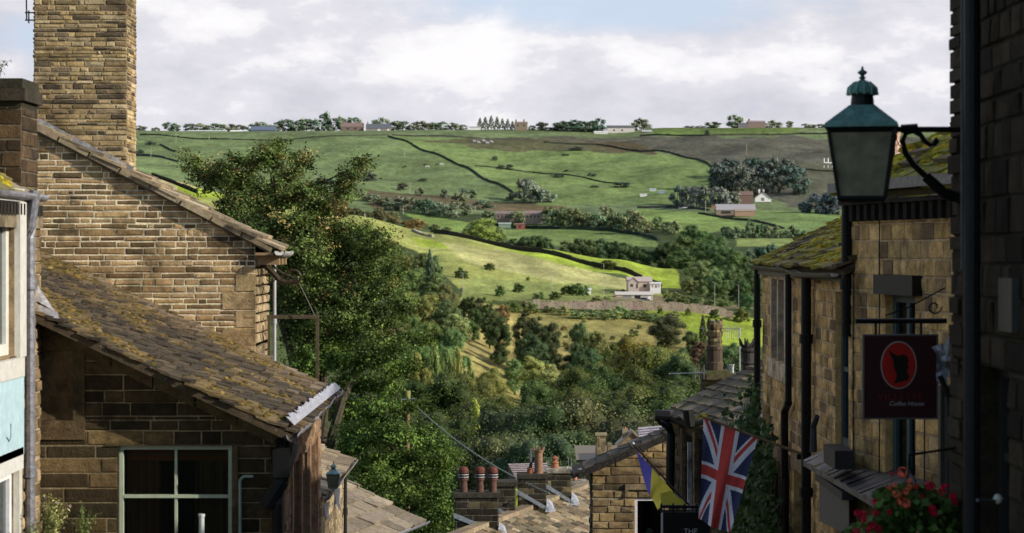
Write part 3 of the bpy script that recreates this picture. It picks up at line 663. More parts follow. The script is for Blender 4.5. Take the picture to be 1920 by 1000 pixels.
row('bramble', '@ of the pale brambles along the foot of the pink wall', [(1060+k*17+rs.uniform(-5, 5), 0, 592+rs.uniform(-2, 6)+k*.8, rs.uniform(22, 36)) for k in range(13)], 'midb', (.15, .19, .09), 'brambles below the retaining wall', 'bramble', ymin=330, ymax=634)
row('garden_shrub', '@ of the shrubs and hedging beside the bungalow', [(1120, 0, 566, 22), (1138, 0, 566, 16), (1150, 0, 550, 12), (1168, 0, 548, 10), (1246, 0, 552, 14), (1252, 0, 560, 18), (1268, 0, 563, 20), (1290, 0, 566, 20), (1312, 0, 568, 18), (1345, 0, 571, 20), (1365, 0, 574, 18)], 'midb', (.12, .15, .06), 'shrubs by the bungalow', 'shrub', ymin=642, ymax=800)
row('conifer', 'small pointed conifer in the low bright field on the right', [(1318, 590, 635, 22, 560)], 'midc', (.05, .075, .04), None)
row('valley_bush', '@ of the bushes behind the broken chimney pot', [(1296, 618, 660, 34, 540), (1310, 638, 675, 36, 500, (.09, .05, .04)), (1335, 645, 690, 40, 480), (1370, 640, 690, 50, 470), (1405, 640, 700, 50, 460), (1275, 650, 690, 40, 480)], 'mid', (.055, .08, .035), 'bushes behind the chimney pots', 'bush')
row('birch', '@ of the pale yellow green birches on the lower slope', [(815, 640, 730, 34, 370), (838, 655, 740, 34, 365), (858, 650, 745, 30, 360), (878, 668, 745, 34, 355), (780, 660, 750, 44, 360), (800, 690, 770, 40, 340)], 'midp', (.15, .17, .055), 'birches on the lower slope')
row('grassy_bush', '@ of the olive bushes under the birches', [(850, 700, 740, 50, 345), (885, 705, 745, 46, 340), (820, 720, 760, 56, 335), (915, 690, 730, 36, 380, (.17, .15, .05)), (930, 735, 760, 46, 330), (1050, 700, 730, 50, 400), (1065, 690, 720, 44, 410)], 'mid', (.075, .085, .03), 'olive bushes under the birches', 'bush')
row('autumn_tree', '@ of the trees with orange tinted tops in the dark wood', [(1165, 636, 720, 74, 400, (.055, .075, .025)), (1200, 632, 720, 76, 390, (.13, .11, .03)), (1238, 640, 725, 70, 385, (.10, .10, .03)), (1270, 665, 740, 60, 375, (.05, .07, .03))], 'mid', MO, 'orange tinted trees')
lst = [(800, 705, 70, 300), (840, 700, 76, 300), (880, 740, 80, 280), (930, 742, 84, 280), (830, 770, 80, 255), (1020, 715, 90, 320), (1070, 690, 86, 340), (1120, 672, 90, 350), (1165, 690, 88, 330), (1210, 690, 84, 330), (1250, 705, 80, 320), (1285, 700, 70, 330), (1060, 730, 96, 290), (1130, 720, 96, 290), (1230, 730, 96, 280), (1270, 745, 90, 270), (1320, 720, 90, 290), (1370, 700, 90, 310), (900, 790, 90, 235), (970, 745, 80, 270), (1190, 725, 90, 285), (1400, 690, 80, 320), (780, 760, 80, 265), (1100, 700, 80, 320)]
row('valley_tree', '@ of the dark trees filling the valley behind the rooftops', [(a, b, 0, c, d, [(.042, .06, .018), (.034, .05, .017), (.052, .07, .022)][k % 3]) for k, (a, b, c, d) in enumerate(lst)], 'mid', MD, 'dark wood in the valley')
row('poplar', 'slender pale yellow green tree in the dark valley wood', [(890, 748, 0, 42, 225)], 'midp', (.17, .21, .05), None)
lst = [(965, 750, 100, 210), (1010, 760, 110, 205), (1060, 742, 110, 208), (1110, 750, 110, 204), (1160, 742, 100, 206), (1200, 770, 100, 200), (940, 800, 100, 195), (1090, 800, 110, 190), (1160, 800, 110, 190), (1020, 810, 110, 188), (860, 820, 90, 195), (1240, 790, 100, 195)]
row('maple', '@ of the grey leaved trees just above the village chimneys', [(a, b, 0, c, d, [(.065, .08, .042), (.045, .06, .025), (.058, .07, .038)][k % 3]) for k, (a, b, c, d) in enumerate(lst)], 'mid', MG, 'grey leaved trees above the chimneys')
# ---------------------------------------------------------------- the big sycamore
def big_tree():
    r = np.random.default_rng(11); Y0 = 60.0; base = gpt(600, Y0)
    t = thing('sycamore_tree', 'large leafy sycamore rising behind the left houses with reddish tips', 'tree', tuple(base))
    E = [(352, 300, 22, 12), (375, 318, 30, 16), (400, 340, 36, 20), (420, 318, 28, 18), (440, 300, 20, 12), (455, 345, 44, 26), (470, 310, 26, 16), (500, 290, 30, 16), (520, 275, 26, 10), (512, 305, 26, 20), (560, 295, 24, 14), (570, 310, 18, 14), (535, 335, 34, 24), (500, 370, 60, 34), (440, 385, 40, 26), (560, 365, 36, 26), (590, 350, 24, 18), (585, 390, 30, 24),
         (682, 302, 10, 7), (672, 315, 14, 10), (655, 330, 18, 13), (640, 345, 18, 14), (648, 362, 18, 14), (625, 375, 24, 18), (612, 400, 28, 20), (640, 390, 16, 12), (575, 425, 50, 28), (520, 420, 60, 30), (630, 430, 40, 22), (560, 470, 70, 34), (640, 465, 50, 26), (680, 430, 28, 14), (700, 445, 30, 16), (725, 455, 22, 12), (735, 470, 20, 10), (690, 475, 40, 20), (600, 510, 80, 30), (690, 510, 46, 24), (730, 505, 26, 14), (560, 540, 60, 34), (640, 550, 60, 30), (710, 545, 40, 20), (745, 535, 20, 12), (750, 575, 30, 12), (770, 565, 14, 8), (600, 590, 70, 34), (680, 590, 50, 24), (730, 605, 30, 14), (640, 630, 60, 28), (700, 640, 40, 18), (760, 640, 34, 12), (790, 630, 20, 9), (740, 655, 30, 12), (800, 640, 12, 6), (620, 670, 60, 30), (690, 680, 46, 20), (740, 690, 30, 14), (770, 690, 22, 8), (660, 720, 50, 24), (720, 725, 40, 20), (650, 770, 50, 30), (700, 770, 46, 24), (745, 765, 26, 16), (770, 760, 14, 10), (680, 820, 60, 30), (740, 810, 46, 24), (790, 820, 34, 18), (820, 835, 26, 14), (845, 845, 18, 9), (720, 870, 60, 28), (780, 865, 40, 22), (835, 865, 24, 16), (830, 900, 18, 22), (690, 890, 50, 22), (820, 930, 22, 18), (790, 905, 34, 20), (745, 925, 50, 22), (800, 960, 36, 18), (840, 960, 18, 22), (770, 985, 46, 18), (815, 1000, 30, 16), (700, 930, 40, 16), (480, 440, 40, 26), (530, 500, 40, 30), (520, 560, 40, 40), (560, 620, 40, 40), (570, 680, 30, 30), (640, 850, 30, 20), (860, 990, 24, 24)]
    cen = []; nor = []; cols = []; tips = []
    for (px, py, rx, ry) in E:
        dy = r.uniform(-1.6, 1.6)*(.4 if rx < 20 else 1); Y = Y0+dy; c = np.array(P(px, py, Y)); tips.append((V(c), rx))
        R = np.array([rx/F*Y, rx/F*Y*.9, ry/F*Y])
        ns = max(5, int(rx*ry/26))
        for _ in range(ns):
            tilt = r.normal(.12, .45)  # sprays: leaves gathered on flat twigs
            d = r.normal(size=3); d /= np.linalg.norm(d); sc = c+d*R*r.uniform(.35, 1.05); sr = r.uniform(.16, .34)
            n = int(r.uniform(42, 68)); o = r.normal(size=(n, 3))*np.array([sr, sr, sr*.5])*.62; o[:, 2] += tilt*o[:, 0]; cen.append(sc+o)
            nn = r.normal(size=(n, 3))*.45+np.array([0, 0, .7])+d*.9; nor.append(nn/np.linalg.norm(nn, axis=1)[:, None])
            k = r.choice([.35, .6, .85, 1.1, 1.35])*r.uniform(.85, 1.15); base_c = np.array((.15, .205, .055)) if r.random() > .45 else np.array((.085, .125, .038))
            if py < 440 and r.random() < .15*(1-(py-270)/260): base_c = np.array((.27, .2, .09))
            elif py < 560 and r.random() < .07: base_c = np.array((.25, .2, .07))
            if py > 640: base_c = base_c*np.array((.95, 1.1, .85))
            cols.append(base_c*k*r.uniform(.6, 1.4, size=(n, 1))*np.array([1, 1, 1])*r.uniform(.9, 1.1, size=(n, 3)))
    cen = np.concatenate(cen); nor = np.concatenate(nor); cols = np.concatenate(cols)
    # darker towards the heart of the crown
    v, c = leaves_np(cen, nor, .042*r.uniform(.6, 1.35, len(cen)), cols, r, .7)
    me = mesh_np('crown', v-np.array(base), c); me.materials.append(M['leaf'])
    o = bpy.data.objects.new('crown', me); COL.objects.link(o); o.parent = t
    mb = MB(); bc = (.075, .065, .045); fork = base+V((0, 0, 3.5))
    mb.tube([base-V((0, 0, .5)), base+V((.05, 0, 1.8)), fork], .34, bc, 12, .28)
    hubs = []
    for px, py in ((470, 440), (550, 470), (620, 520), (690, 640), (600, 640), (720, 820), (520, 380)):
        h = P(px, py, Y0+random.uniform(.5, 1.3)); hubs.append(h); a = fork.lerp(h, .5)+V((random.uniform(-.2, .2), random.uniform(-.3, .3), .3))
        mb.tube([fork, fork.lerp(a, .5), a, a.lerp(h, .6)+V((.05, 0, .05)), h], .19, bc, 8, .07)
    for p, rx in tips:
        h = min(hubs, key=lambda q: (q-p).length+max(0, q.z-p.z)*.8); m = h.lerp(p, .5)+V((random.uniform(-.15, .15), random.uniform(-.15, .15), random.uniform(-.05, .2)))
        mb.tube([h, h.lerp(m, .5), m, m.lerp(p, .6), p], .026, (.04, .035, .025), 5, .006)
    obj('trunk', mb, 'bark', t)
big_tree()
# ================================================================ buildings
Z = V((0, 0, 1)); PX_ = V((1, 0, 0)); NX_ = V((-1, 0, 0)); PY_ = V((0, 1, 0)); NY_ = V((0, -1, 0))
PALG = [(.30, .21, .115), (.26, .18, .095), (.34, .245, .14), (.20, .14, .075), (.30, .22, .13), (.16, .11, .06), (.36, .26, .14)]
PALD = [(.105, .075, .04), (.075, .055, .03), (.13, .09, .045), (.09, .07, .035), (.06, .045, .025), (.15, .105, .05)]
PALY = [tuple(z*q for z, q in zip(c, (2.0, 1.9, 1.75))) for c in [(.42, .28, .12), (.36, .24, .10), (.48, .33, .15), (.34, .235, .11), (.40, .27, .12), (.42, .30, .14), (.37, .26, .11), (.20, .14, .08), (.44, .31, .16)]]
PALK = [(.07, .055, .035), (.05, .04, .025), (.09, .07, .045), (.035, .03, .02)]
PALF = [(.28, .20, .115), (.24, .17, .10), (.32, .24, .14), (.2, .145, .09), (.14, .1, .065)]
SLB = [(.17, .14, .105), (.14, .115, .085), (.21, .175, .13), (.12, .095, .07), (.24, .2, .15)]
SLD = [(.11, .09, .065), (.085, .07, .055), (.14, .115, .085), (.07, .06, .045)]
SLP = [(.36, .30, .31), (.32, .27, .28), (.40, .34, .34)]
SLY = [(.33, .26, .17), (.28, .215, .14), (.38, .31, .21), (.22, .17, .11), (.36, .28, .17)]
def gz(Y): return -1.7-.145*Y
def drainpipe(parent, p0, z1, r=.04, c=(.006, .006, .007), label=None, swan=None, m='black'):
    mb = MB(); pts = [p0+V((0, 0, 0)), V((p0.x, p0.y, z1))]
    if swan: pts = [p0+swan, p0+swan*.9-Z*.05, p0+swan*.1-Z*.2, p0-Z*.28, V((p0.x, p0.y, z1))]
    mb.tube(pts, r, c, 10)
    z = p0.z-.6
    while z > z1: mb.tube([V((p0.x, p0.y, z)), V((p0.x, p0.y, z-.09))], r*1.35, c, 10); z -= 1.5
    return obj('drainpipe', mb, m, parent, label, smooth=False)
# ---- L2: lean-to with the mossy roof
L2 = thing('stone_house', 'shaded dark low house with long mossy sloping roof and green framed window', 'house', (-3, 18.5, gz(17)))
O = V((-4.02, 16.5, 0)); pol = [(0, -4.2), (2.08, -4.2), (2.08, -1.49), (0, -.52)]
zt = lambda py: (HY-py)/F*16.5
ux = lambda px: (px-960)/F*16.5+4.02
win = (ux(222), zt(1072), ux(435), zt(836)); niche = (ux(66), zt(788), ux(137), zt(657))
mb = MB(); stone_wall(mb, O, PX_, NY_, pol, [win, niche], (.10, .135), (.22, .55), [tuple(z*.8 for z in c) for c in PALD]+[(.19, .13, .06)], .006, .010, (.34, .27, .15), 3)  # front stones toned dark to carry the shade lying on this wall
prism(mb, O, PX_, NY_, pol, .5, (.1, .08, .05))
# niche panel with a raised surround
ax = (PX_, NY_, Z)
a0, b0, a1, b1 = niche
for q in ((a0-.06, b0-.16, a1+.1, b0-.002), (a0-.05, b1+.002, a1+.1, b1+.11), (a1+.002, b0, a1+.1, b1), (a0-.045, b0, a0-.002, b1)):
    mb.box((q[0], -.02, q[1]), (q[2], .02, q[3]), jit((.15, .105, .055), .1), ax, O)
mb.box((a0, -.12, b0), (a1, -.035, b1), (.2, .14, .075), ax, O)
# window head and jambs in dressed stone
for q in ((win[0]-.1, win[3]+.001, win[2]+.12, win[3]+.012), (win[2]+.002, win[1], win[2]+.05, win[3])):
    mb.box((q[0], -.02, q[1]), (q[2], .016, q[3]), (.15, .11, .06), ax, O)
# big kneeler and verge stones under the slates
for k in range(6):
    t0, t1 = k/6, (k+1)/6; A = V((0, 0, 0)); x0, x1 = 2.08*t0+.02, 2.08*t1; zz0 = -.52-.97*t0; zz1 = -.52-.97*t1
    c = jit((.13, .095, .05), .25); pts = [(x0, zz0-.13), (x1, zz1-.13), (x1, zz1+.0), (x0, zz0+.0)]
    fr = [O+PX_*x+NY_*.022+Z*z for x, z in pts]; mb.face(fr, c); mb.face([O+PX_*x0+Z*(zz0-.13), O+PX_*x1+Z*(zz1-.13), fr[1], fr[0]], c)
# street side wall
O2 = V((-2.0, 16.48, 0)); zs = lambda px: 2.0*F/(960-px)-16.48
ops = [(zs(548), -3.6, zs(560), -1.95), (zs(563), -3.6, zs(576), -1.95), (zs(579), -3.6, zs(590), -1.95)]
stone_wall(mb, O2+PX_*.003, PY_, PX_, [(0, -4.4), (4.25, -4.4), (4.25, -1.5), (0, -1.5)], ops, (.09, .12), (.25, .5), [(.36, .22, .13), (.30, .18, .10), (.40, .26, .16), (.24, .15, .09)], .012, .012, (.3, .22, .14), 5)
obj('wall', mb, 'stone', L2)
w_ = window(L2, O, PX_, NY_, win, (.44, .50, .37), 2, 1, .035, .022, .03, 'pale green sash window of four panes')
mb = MB(); ym = zt(932); mb.box((win[0]+.036, -.068, ym-.012), (win[2]-.036, -.028, ym+.014), (.44, .50, .37), ax, O); obj('glazing_bar', mb, 'paint', w_)
mb = MB()
for k in range(40):  # curtains behind the glass
    x = win[0]+.035+k*.0218; mb.box((x, -.2, zt(1072)), (x+.0215, -.19+.012*abs(math.sin(k*1.1)), zt(842)), jit((.22, .12, .075) if not 12 < k < 26 else (.03, .04, .03), .3), ax, O)
mb.box((win[0]+.04, -.18, zt(868)), (win[2]-.04, -.165, zt(842)), (.45, .15, .06), ax, O)
mb.box((win[0]+.04, -.178, zt(858)), (win[2]-.04, -.163, zt(853)), (.35, .2, .12), ax, O)
obj('curtain', mb, 'cloth', w_)
for i in range(4):
    mb = MB(); y = [zs(544), zs(561), zs(577), zs(592)][i]; mb.box((y-.06, 0, -3.7), (y+.05, .03, -1.9), (.33, .21, .14), (PY_, PX_, Z), O2); obj('stone_mullion', mb, 'stone', L2)
mb = MB(); mb.face([V((-2.1, 17, -3.7)), V((-2.1, 20.4, -3.7)), V((-2.1, 20.4, -1.9)), V((-2.1, 17, -1.9))]); obj('pane', mb, 'glass', L2)
# roof: eave X=-1.83 Y 16.3..20.7, slope up to the left
A = V((-1.80, 16.25, -1.49)); E = PY_.copy(); S = V((-1, 0, .47)).normalized()
def moss_shade(u, w_, r):
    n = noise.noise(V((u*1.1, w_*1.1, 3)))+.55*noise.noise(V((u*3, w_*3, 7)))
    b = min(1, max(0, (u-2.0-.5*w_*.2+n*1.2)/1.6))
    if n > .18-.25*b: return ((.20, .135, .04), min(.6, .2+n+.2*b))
    return ((.04, .032, .024), .62*(1-b)) if b < .97 else ((.36, .28, .2), .45)  # dark front half paints a shadow band; tan rear stands for sunlit slates
mb = MB(); slate_roof(mb, A, E, S, 4.6, 3.75, .11, (.09, .28), .02, [(.17, .12, .07), (.12, .088, .052), (.23, .17, .10), (.09, .07, .045)], 4, moss_shadef=moss_shade); obj('roof', mb, 'slate', L2)
mb = MB(); pts = []; rr = random.Random(9)
while len(pts) < 900:
    u, w_ = rr.uniform(.05, 4.5), rr.uniform(.1, 3.6); n = noise.noise(V((u*1.1, w_*1.1, 3)))+.5*noise.noise(V((u*3, w_*3, 7)))
    if n+ (.12 if u > 3 else 0) > .12: pts.append((u, w_, rr.uniform(.008, .034)))
moss_blobs(mb, A, E, S, pts, 2, [(.12, .085, .025), (.16, .10, .025), (.08, .065, .02), (.2, .14, .045), (.06, .05, .02)]); obj('moss', mb, 'moss', L2, smooth=True, kind='stuff')
mb = MB(); gutter(mb, V((-1.79, 16.2, -1.50)), V((-1.79, 20.6, -1.45)), .05, (.33, .33, .37), 8, .012, 26)
for k in range(104):  # crumpled lead dressed over the eave
    st_ = .0422; y = 16.3+k*st_; ww = lambda y: .045+.028*noise.noise(V((y*4.3, 0, 2)))+.03*noise.noise(V((y*13, 3, 1))); hh = lambda y: .012*noise.noise(V((y*17, 1, 5)))
    mb.face([V((-1.78, y, -1.43)), V((-1.78, y+st_, -1.43)), V((-1.80-ww(y+st_), y+st_, -1.385+.47*ww(y+st_)+hh(y+st_))), V((-1.80-ww(y), y, -1.385+.47*ww(y)+hh(y)))], jit((.40, .40, .45), .1))
obj('gutter', mb, 'lead', L2, 'ragged pale lead gutter')
drainpipe(L2, V((-1.93, 16.36, -1.8)), -4.4, .045, (.01, .01, .012), swan=V((.14, .0, .22)))
mb = MB(); mb.box((-1.96, 16.30, -1.86), (-1.82, 16.46, -1.62), (.012, .012, .012)); mb.tube([V((-1.9, 16.42, -1.55)), V((-1.86, 16.4, -1.7)), V((-1.9, 16.38, -1.9)), V((-2.02, 16.36, -2.1))], .07, (.012, .012, .012), 10); obj('rain_hopper', mb, 'black', L2)
mb = MB(); mb.tube([V((-2.25, 16.47, zt(900))), V((-2.25, 16.47, -3))], .013, (.3, .38, .33), 8); mb.tube([V((-2.25, 16.47, zt(900))), V((-2.22, 16.47, zt(893))), V((-2.14, 16.47, zt(893)))], .013, (.3, .38, .33), 8); obj('waste_pipe', mb, 'paint', L2, 'thin pale green pipe')
mb = MB(); mb.face([V((-4.05, 16.42, -.02)), V((-3.93, 16.4, -.44)), V((-3.72, 16.36, -.56)), V((-3.74, 16.3, -.50)), V((-3.98, 16.3, -.36)), V((-4.08, 16.35, 0))], (.7, .7, .75)); mb.face([V((-4.0, 16.3, -.39)), V((-3.72, 16.3, -.505)), V((-3.7, 16.3, -.57)), V((-4.0, 16.3, -.47))], (.6, .6, .66)); mb.face([V((-4.0, 16.3, .08)), V((-3.93, 16.3, .02)), V((-3.9, 16.3, -.3)), V((-3.84, 16.3, -.42)), V((-4.0, 16.3, -.42))], (.65, .65, .7))
obj('flashing', mb, 'lead', L2)
# ---- L1: nearest left house seen edge-on
L1 = thing('stone_house', 'nearest house on the left edge with white window and light blue shop sign', 'house', (-4.6, 14, gz(14)))
X1 = -3.9; O = V((X1, 10.0, 0)); yy = lambda px: -X1*F/(960-px)-10.0
def z1(px, py): return (HY-py)/F*(yy(px)+10)
ops = [(3.6, z1(15, 668)+.0, yy(26), z1(15, 392)), (3.6, -3.2, yy(24), z1(15, 885))]
mb = MB(); stone_wall(mb, O, PY_, PX_, [(0, -5), (6.45, -5), (6.45, .36), (0, .36)], ops, (.09, .12), (.2, .45), [tuple(z*1.2 for z in c) for c in PALG], .012, .012, (.5, .4, .27), 8)
prism(mb, O, PY_, PX_, [(0, -5), (6.45, -5), (6.45, .36), (0, .36)], 5, (.2, .16, .1)); obj('wall', mb, 'stone', L1)
w_ = window(L1, O, PY_, PX_, ops[0], (.66, .66, .60), 1, 1, .09, .03, .04, 'white painted window by the drainpipe')
mb = MB(); mb.box((ops[0][2]+.001, -.01, ops[0][1]-.02), (yy(38), .05, ops[0][3]+.06), (.6, .58, .53), (PY_, PX_, Z), O); mb.box((3.5, .002, ops[0][1]-.17), (yy(30), .07, ops[0][1]-.021), (.62, .6, .55), (PY_, PX_, Z), O); mb.box((3.5, .002, ops[0][3]+.061), (yy(34), .05, ops[0][3]+.16), (.62, .6, .55), (PY_, PX_, Z), O); obj('stone_surround', mb, 'paint', w_)
w2 = window(L1, O, PY_, PX_, ops[1], (.82, .82, .84), 2, 1, .06, .03, .01, 'white shop window under the blue sign')
mb = MB(); mb.box((3.4, .002, ops[1][3]+.001), (yy(30), .06, ops[1][3]+.17), (.66, .65, .62), (PY_, PX_, Z), O); mb.box((ops[1][2]+.002, .002, -3.2), (yy(30), .05, ops[1][3]), (.6, .58, .5), (PY_, PX_, Z), O); obj('door_surround', mb, 'paint', L1)
mb = MB(); mb.box((3.2, .004, z1(15, 858)), (yy(31), .06, z1(15, 690)), (.45, .62, .68), (PY_, PX_, Z), O); sg = obj('shop_sign', mb, 'paint', L1, 'light blue shop sign')
mb = MB(); mb.tube([O+PY_*(yy(5))+PX_*.062+Z*z1(5, 795), O+PY_*(yy(5))+PX_*.062+Z*z1(5, 818), O+PY_*(yy(2))+PX_*.062+Z*z1(2, 828), O+PY_*(yy(-3))+PX_*.062+Z*z1(-3, 820)], .006, (.12, .2, .25), 6); obj('letter', mb, 'paint', sg)
mb = MB()
for k in range(44): y = 2+k*.1; mb.box((y, .0, .28), (y+.055, .05, .37), (.05, .045, .04), (PY_, PX_, Z), O)
mb.box((0, .002, .18), (6.45, .025, .278), (.3, .24, .16), (PY_, PX_, Z), O); obj('cornice', mb, 'stone', L1)
mb = MB(); gutter(mb, V((X1+.06, 10, .47)), V((X1+.06, 16.3, .45)), .055, (.32, .32, .36), 8, .002, 10); mb.box((X1, 10, .374), (X1+.03, 16.3, .46), (.25, .25, .28)); obj('gutter', mb, 'lead', L1)
A = V((X1+.04, 9.7, .45)); S = V((-1, 0, .62)).normalized(); mb = MB()
slate_roof(mb, A, PY_, S, 6.6, 4.5, .22, (.2, .45), .022, SLB, 6, moss_shadef=lambda u, w, r: ((.28, .24, .05), .5) if r.random() < .6 else None); obj('roof', mb, 'slate', L1)
mb = MB(); rr = random.Random(3); moss_blobs(mb, A, PY_, S, [(rr.uniform(3, 6.4), rr.uniform(.05, .9), rr.uniform(.02, .06)) for _ in range(200)], 4); obj('moss', mb, 'moss', L1, kind='stuff')
# its chimney: front dark, right side lit
cx0, cx1, cy0, cy1 = -4.55, -3.93, 15.95, 16.48
mb = MB()
def chimney_body(mb, x0, x1, y0, y1, za, zb, pal, seed, ch=(.09, .13), cl=(.2, .4), mcol=(.2, .17, .12), mor=.01, rot=None):
    mb.box((x0+.004, y0+.004, za), (x1-.004, y1-.004, zb), mcol)
    stone_wall(mb, V((x0, y0, 0)), PX_, NY_, [(0, za), (x1-x0, za), (x1-x0, zb), (0, zb)], (), ch, cl, pal, .007, mor, mcol, seed)
    stone_wall(mb, V((x1, y0, 0)), PY_, PX_, [(0, za), (y1-y0, za), (y1-y0, zb), (0, zb)], (), ch, cl, pal, .007, mor, mcol, seed+1)
    stone_wall(mb, V((x0, y1, 0)), NY_, NX_, [(0, za), (y1-y0, za), (y1-y0, zb), (0, zb)], (), ch, cl, pal, .012, mor, mcol, seed+2)
chimney_body(mb, cx0, cx1, cy0, cy1, .3, 1.15, [(.10, .065, .035), (.075, .05, .03), (.13, .085, .045), (.06, .045, .03)], 20)
for k, (e, a, b) in enumerate(((.0, 1.15, 1.2), (.035, 1.2, 1.3), (.01, 1.3, 1.38))): mb.box((cx0-e, cy0-e, a), (cx1+e, cy1+e, b), jit((.05, .045, .03), .2))
c1 = obj('chimney', mb, 'stone', L1, 'short sooty chimney with weeds on top')
drainpipe(L1, V((X1+.05, 15.9, .38)), -4, .042, (.22, .22, .25), swan=V((.04, 0, .1)), m='lead')
# ---- weeds
def weed(name, label, cat, base, n, h, spread, col, ls=.02, flower=None, m='leaf', leafn=14, droop=.2, parent_thing=None):
    r = np.random.default_rng(int(abs(base.x*100+base.z*77))+n); t = thing(name, label, cat, tuple(base)); st = MB(); cen = []; nor = []; cols = []
    for i in range(n):
        a = r.uniform(0, 6.28); sp = spread*r.uniform(.1, 1); hh = h*r.uniform(.5, 1)
        tip = base+V((math.cos(a)*sp, math.sin(a)*sp*.6, hh)); mid = base.lerp(tip, .5)+V((math.cos(a)*sp*-.12, 0, hh*.12))
        st.tube([base+V((math.cos(a)*sp*.2, 0, 0)), mid, tip], .003, tuple(z*.8 for z in col), 4, .0015)
        for k in range(leafn):
            q = mid.lerp(tip, r.uniform(-.6, 1.02)); o = r.normal(size=3)*ls*1.2; cen.append(np.array(q)+o); nn = o/np.linalg.norm(o)+np.array([0, -.2, .5]); nor.append(nn/np.linalg.norm(nn)); cols.append(np.array(col)*r.uniform(.5, 1.5))
    v, c = leaves_np(np.array(cen), np.array(nor), ls*r.uniform(.6, 1.4, len(cen)), np.array(cols), r, .4)
    me = mesh_np('leaves', v-np.array(base), c); me.materials.append(M[m]); o = bpy.data.objects.new('leaves', me); COL.objects.link(o); o.parent = t
    obj('stem', st, 'cloth', t)
    if flower:
        for k in range(flower[1]):
            fb = MB(); q = base+V((r.uniform(-1, 1)*spread, r.uniform(-.4, .4)*spread, h*r.uniform(.4, .95)))
            for j in range(5): a = j*1.256; fb.face([q, q+V((math.cos(a-.4), -.3, math.sin(a-.4)))*flower[2], q+V((math.cos(a), -.1, math.sin(a)))*flower[2]*1.3, q+V((math.cos(a+.4), -.3, math.sin(a+.4)))*flower[2]], flower[0])
            obj('flower', fb, 'cloth', t)
    return t
weed('chimney_weed', 'small weed growing from the top of the short sooty chimney', 'weed', V((-4.14, 16.0, 1.38)), 7, .17, .12, (.12, .15, .06), .014)
weed('potted_shrub', 'pale green flowering shrub in front of the dark wall at lower left', 'shrub', P(95, 1040, 15.6), 34, .48, .15, (.36, .36, .14), .014, ((.75, .5, .5), 7, .011), leafn=26)
weed('potted_shrub', 'smaller leggy green plant right of the pale flowering shrub', 'shrub', P(155, 1040, 15.8), 14, .44, .12, (.17, .22, .07), .014)
weed('potted_shrub', 'low pale sprig of leaves beside the drainpipe at bottom left', 'shrub', P(60, 1040, 15.4), 9, .28, .1, (.28, .3, .14), .016)
mb = MB(); p = P(378, 966, 15.8); mb.tube([p, p-Z*.6], .022, (.5, .53, .53), 12); mb.tube([p+Z*.008, p-Z*.012], .026, (.55, .58, .58), 12)
obj('post', mb, 'paint', label='short pale grey post in front of the green framed window', cat='post', origin=tuple(p-Z*.6))
# ---- L3: big gable behind
L3 = thing('gable_house', 'tall house with broad sunlit coursed stone gable and wooden eaves', 'house', (-4.2, 22, gz(22)))
Yg = 20.85; O = V((-7.6, Yg, 0)); xr = 4.91
zl = lambda x: -.02-.52*(x-xr)    # roof line over the gable
pol = [(0, -5.5), (xr, -5.5), (xr, .045), (0, zl(0)+.055)]
mb = MB(); stone_wall(mb, O, PX_, NY_, pol, (), (.05, .078), (.09, .40), [tuple(z*q for z, q in zip(c, (1.6, 1.5, 1.35))) for c in PALG]+[(.2, .14, .075)], .006, .014, (.95, .8, .55), 11, 1.6)
prism(mb, O, PX_, NY_, pol, 1.05, (.2, .16, .1), front=-.02)
stone_wall(mb, V((-2.69, Yg, 0)), PY_, PX_, [(0, -5.5), (1.05, -5.5), (1.05, -.03), (0, -.03)], [(.35, -2.2, .75, -1.0)], (.085, .11), (.2, .4), [(.48, .36, .2), (.42, .3, .17), (.52, .4, .24)], .02, .012, (.4, .32, .2), 12)
for k in range(18):  # alternate quoins at the corner
    z = -.25-k*.19; L = .34 if k % 2 else .2; mb.box((-2.69-L, Yg-.009, z-.172), (-2.685, Yg+.01, z), jit((.42, .3, .16), .25))
obj('wall', mb, 'stone', L3)
window(L3, V((-2.69, Yg, 0)), PY_, PX_, (.35, -2.2, .75, -1.0), (.6, .58, .5), 1, 2)
A = V((-2.50, Yg-.045, .03)); S = V((-1, 0, .52)).normalized(); mb = MB()
slate_roof(mb, A, PY_, S, 1.05, 5.6, .24, (.2, .5), .03, SLY, 13)
for k in range(15):  # projecting verge slates with dark shadow gaps
    w0 = k*.36; jx = random.uniform(-.05, .03); c = jit((.34, .26, .16), .25)
    mb.box((-.02+jx*.5, w0, -.05), (.25, w0+.34, random.uniform(-.012, .02)), c, (PY_, S, V((.52, 0, 1)).normalized()), A)
obj('roof', mb, 'slate', L3)
mb = MB(); gutter(mb, V((-2.42, Yg-.15, -.01)), V((-2.44, Yg+.9, -.01)), .06, (.36, .35, .33), 8, .003, 12)
for k in range(3): mb.box((-2.68, Yg+.02+k*.3, -.15), (-2.44, Yg+.1+k*.3, -.05), (.3, .2, .11))
mb.box((-2.68, Yg-.08, -.05), (-2.49, Yg+.85, -.022), (.3, .2, .11)); obj('eaves', mb, 'paint', L3)
drainpipe(L3, V((-2.62, 21.97, -.12)), -4, .018, (.42, .42, .44), 'pale drainpipe on the street side', m='paint')
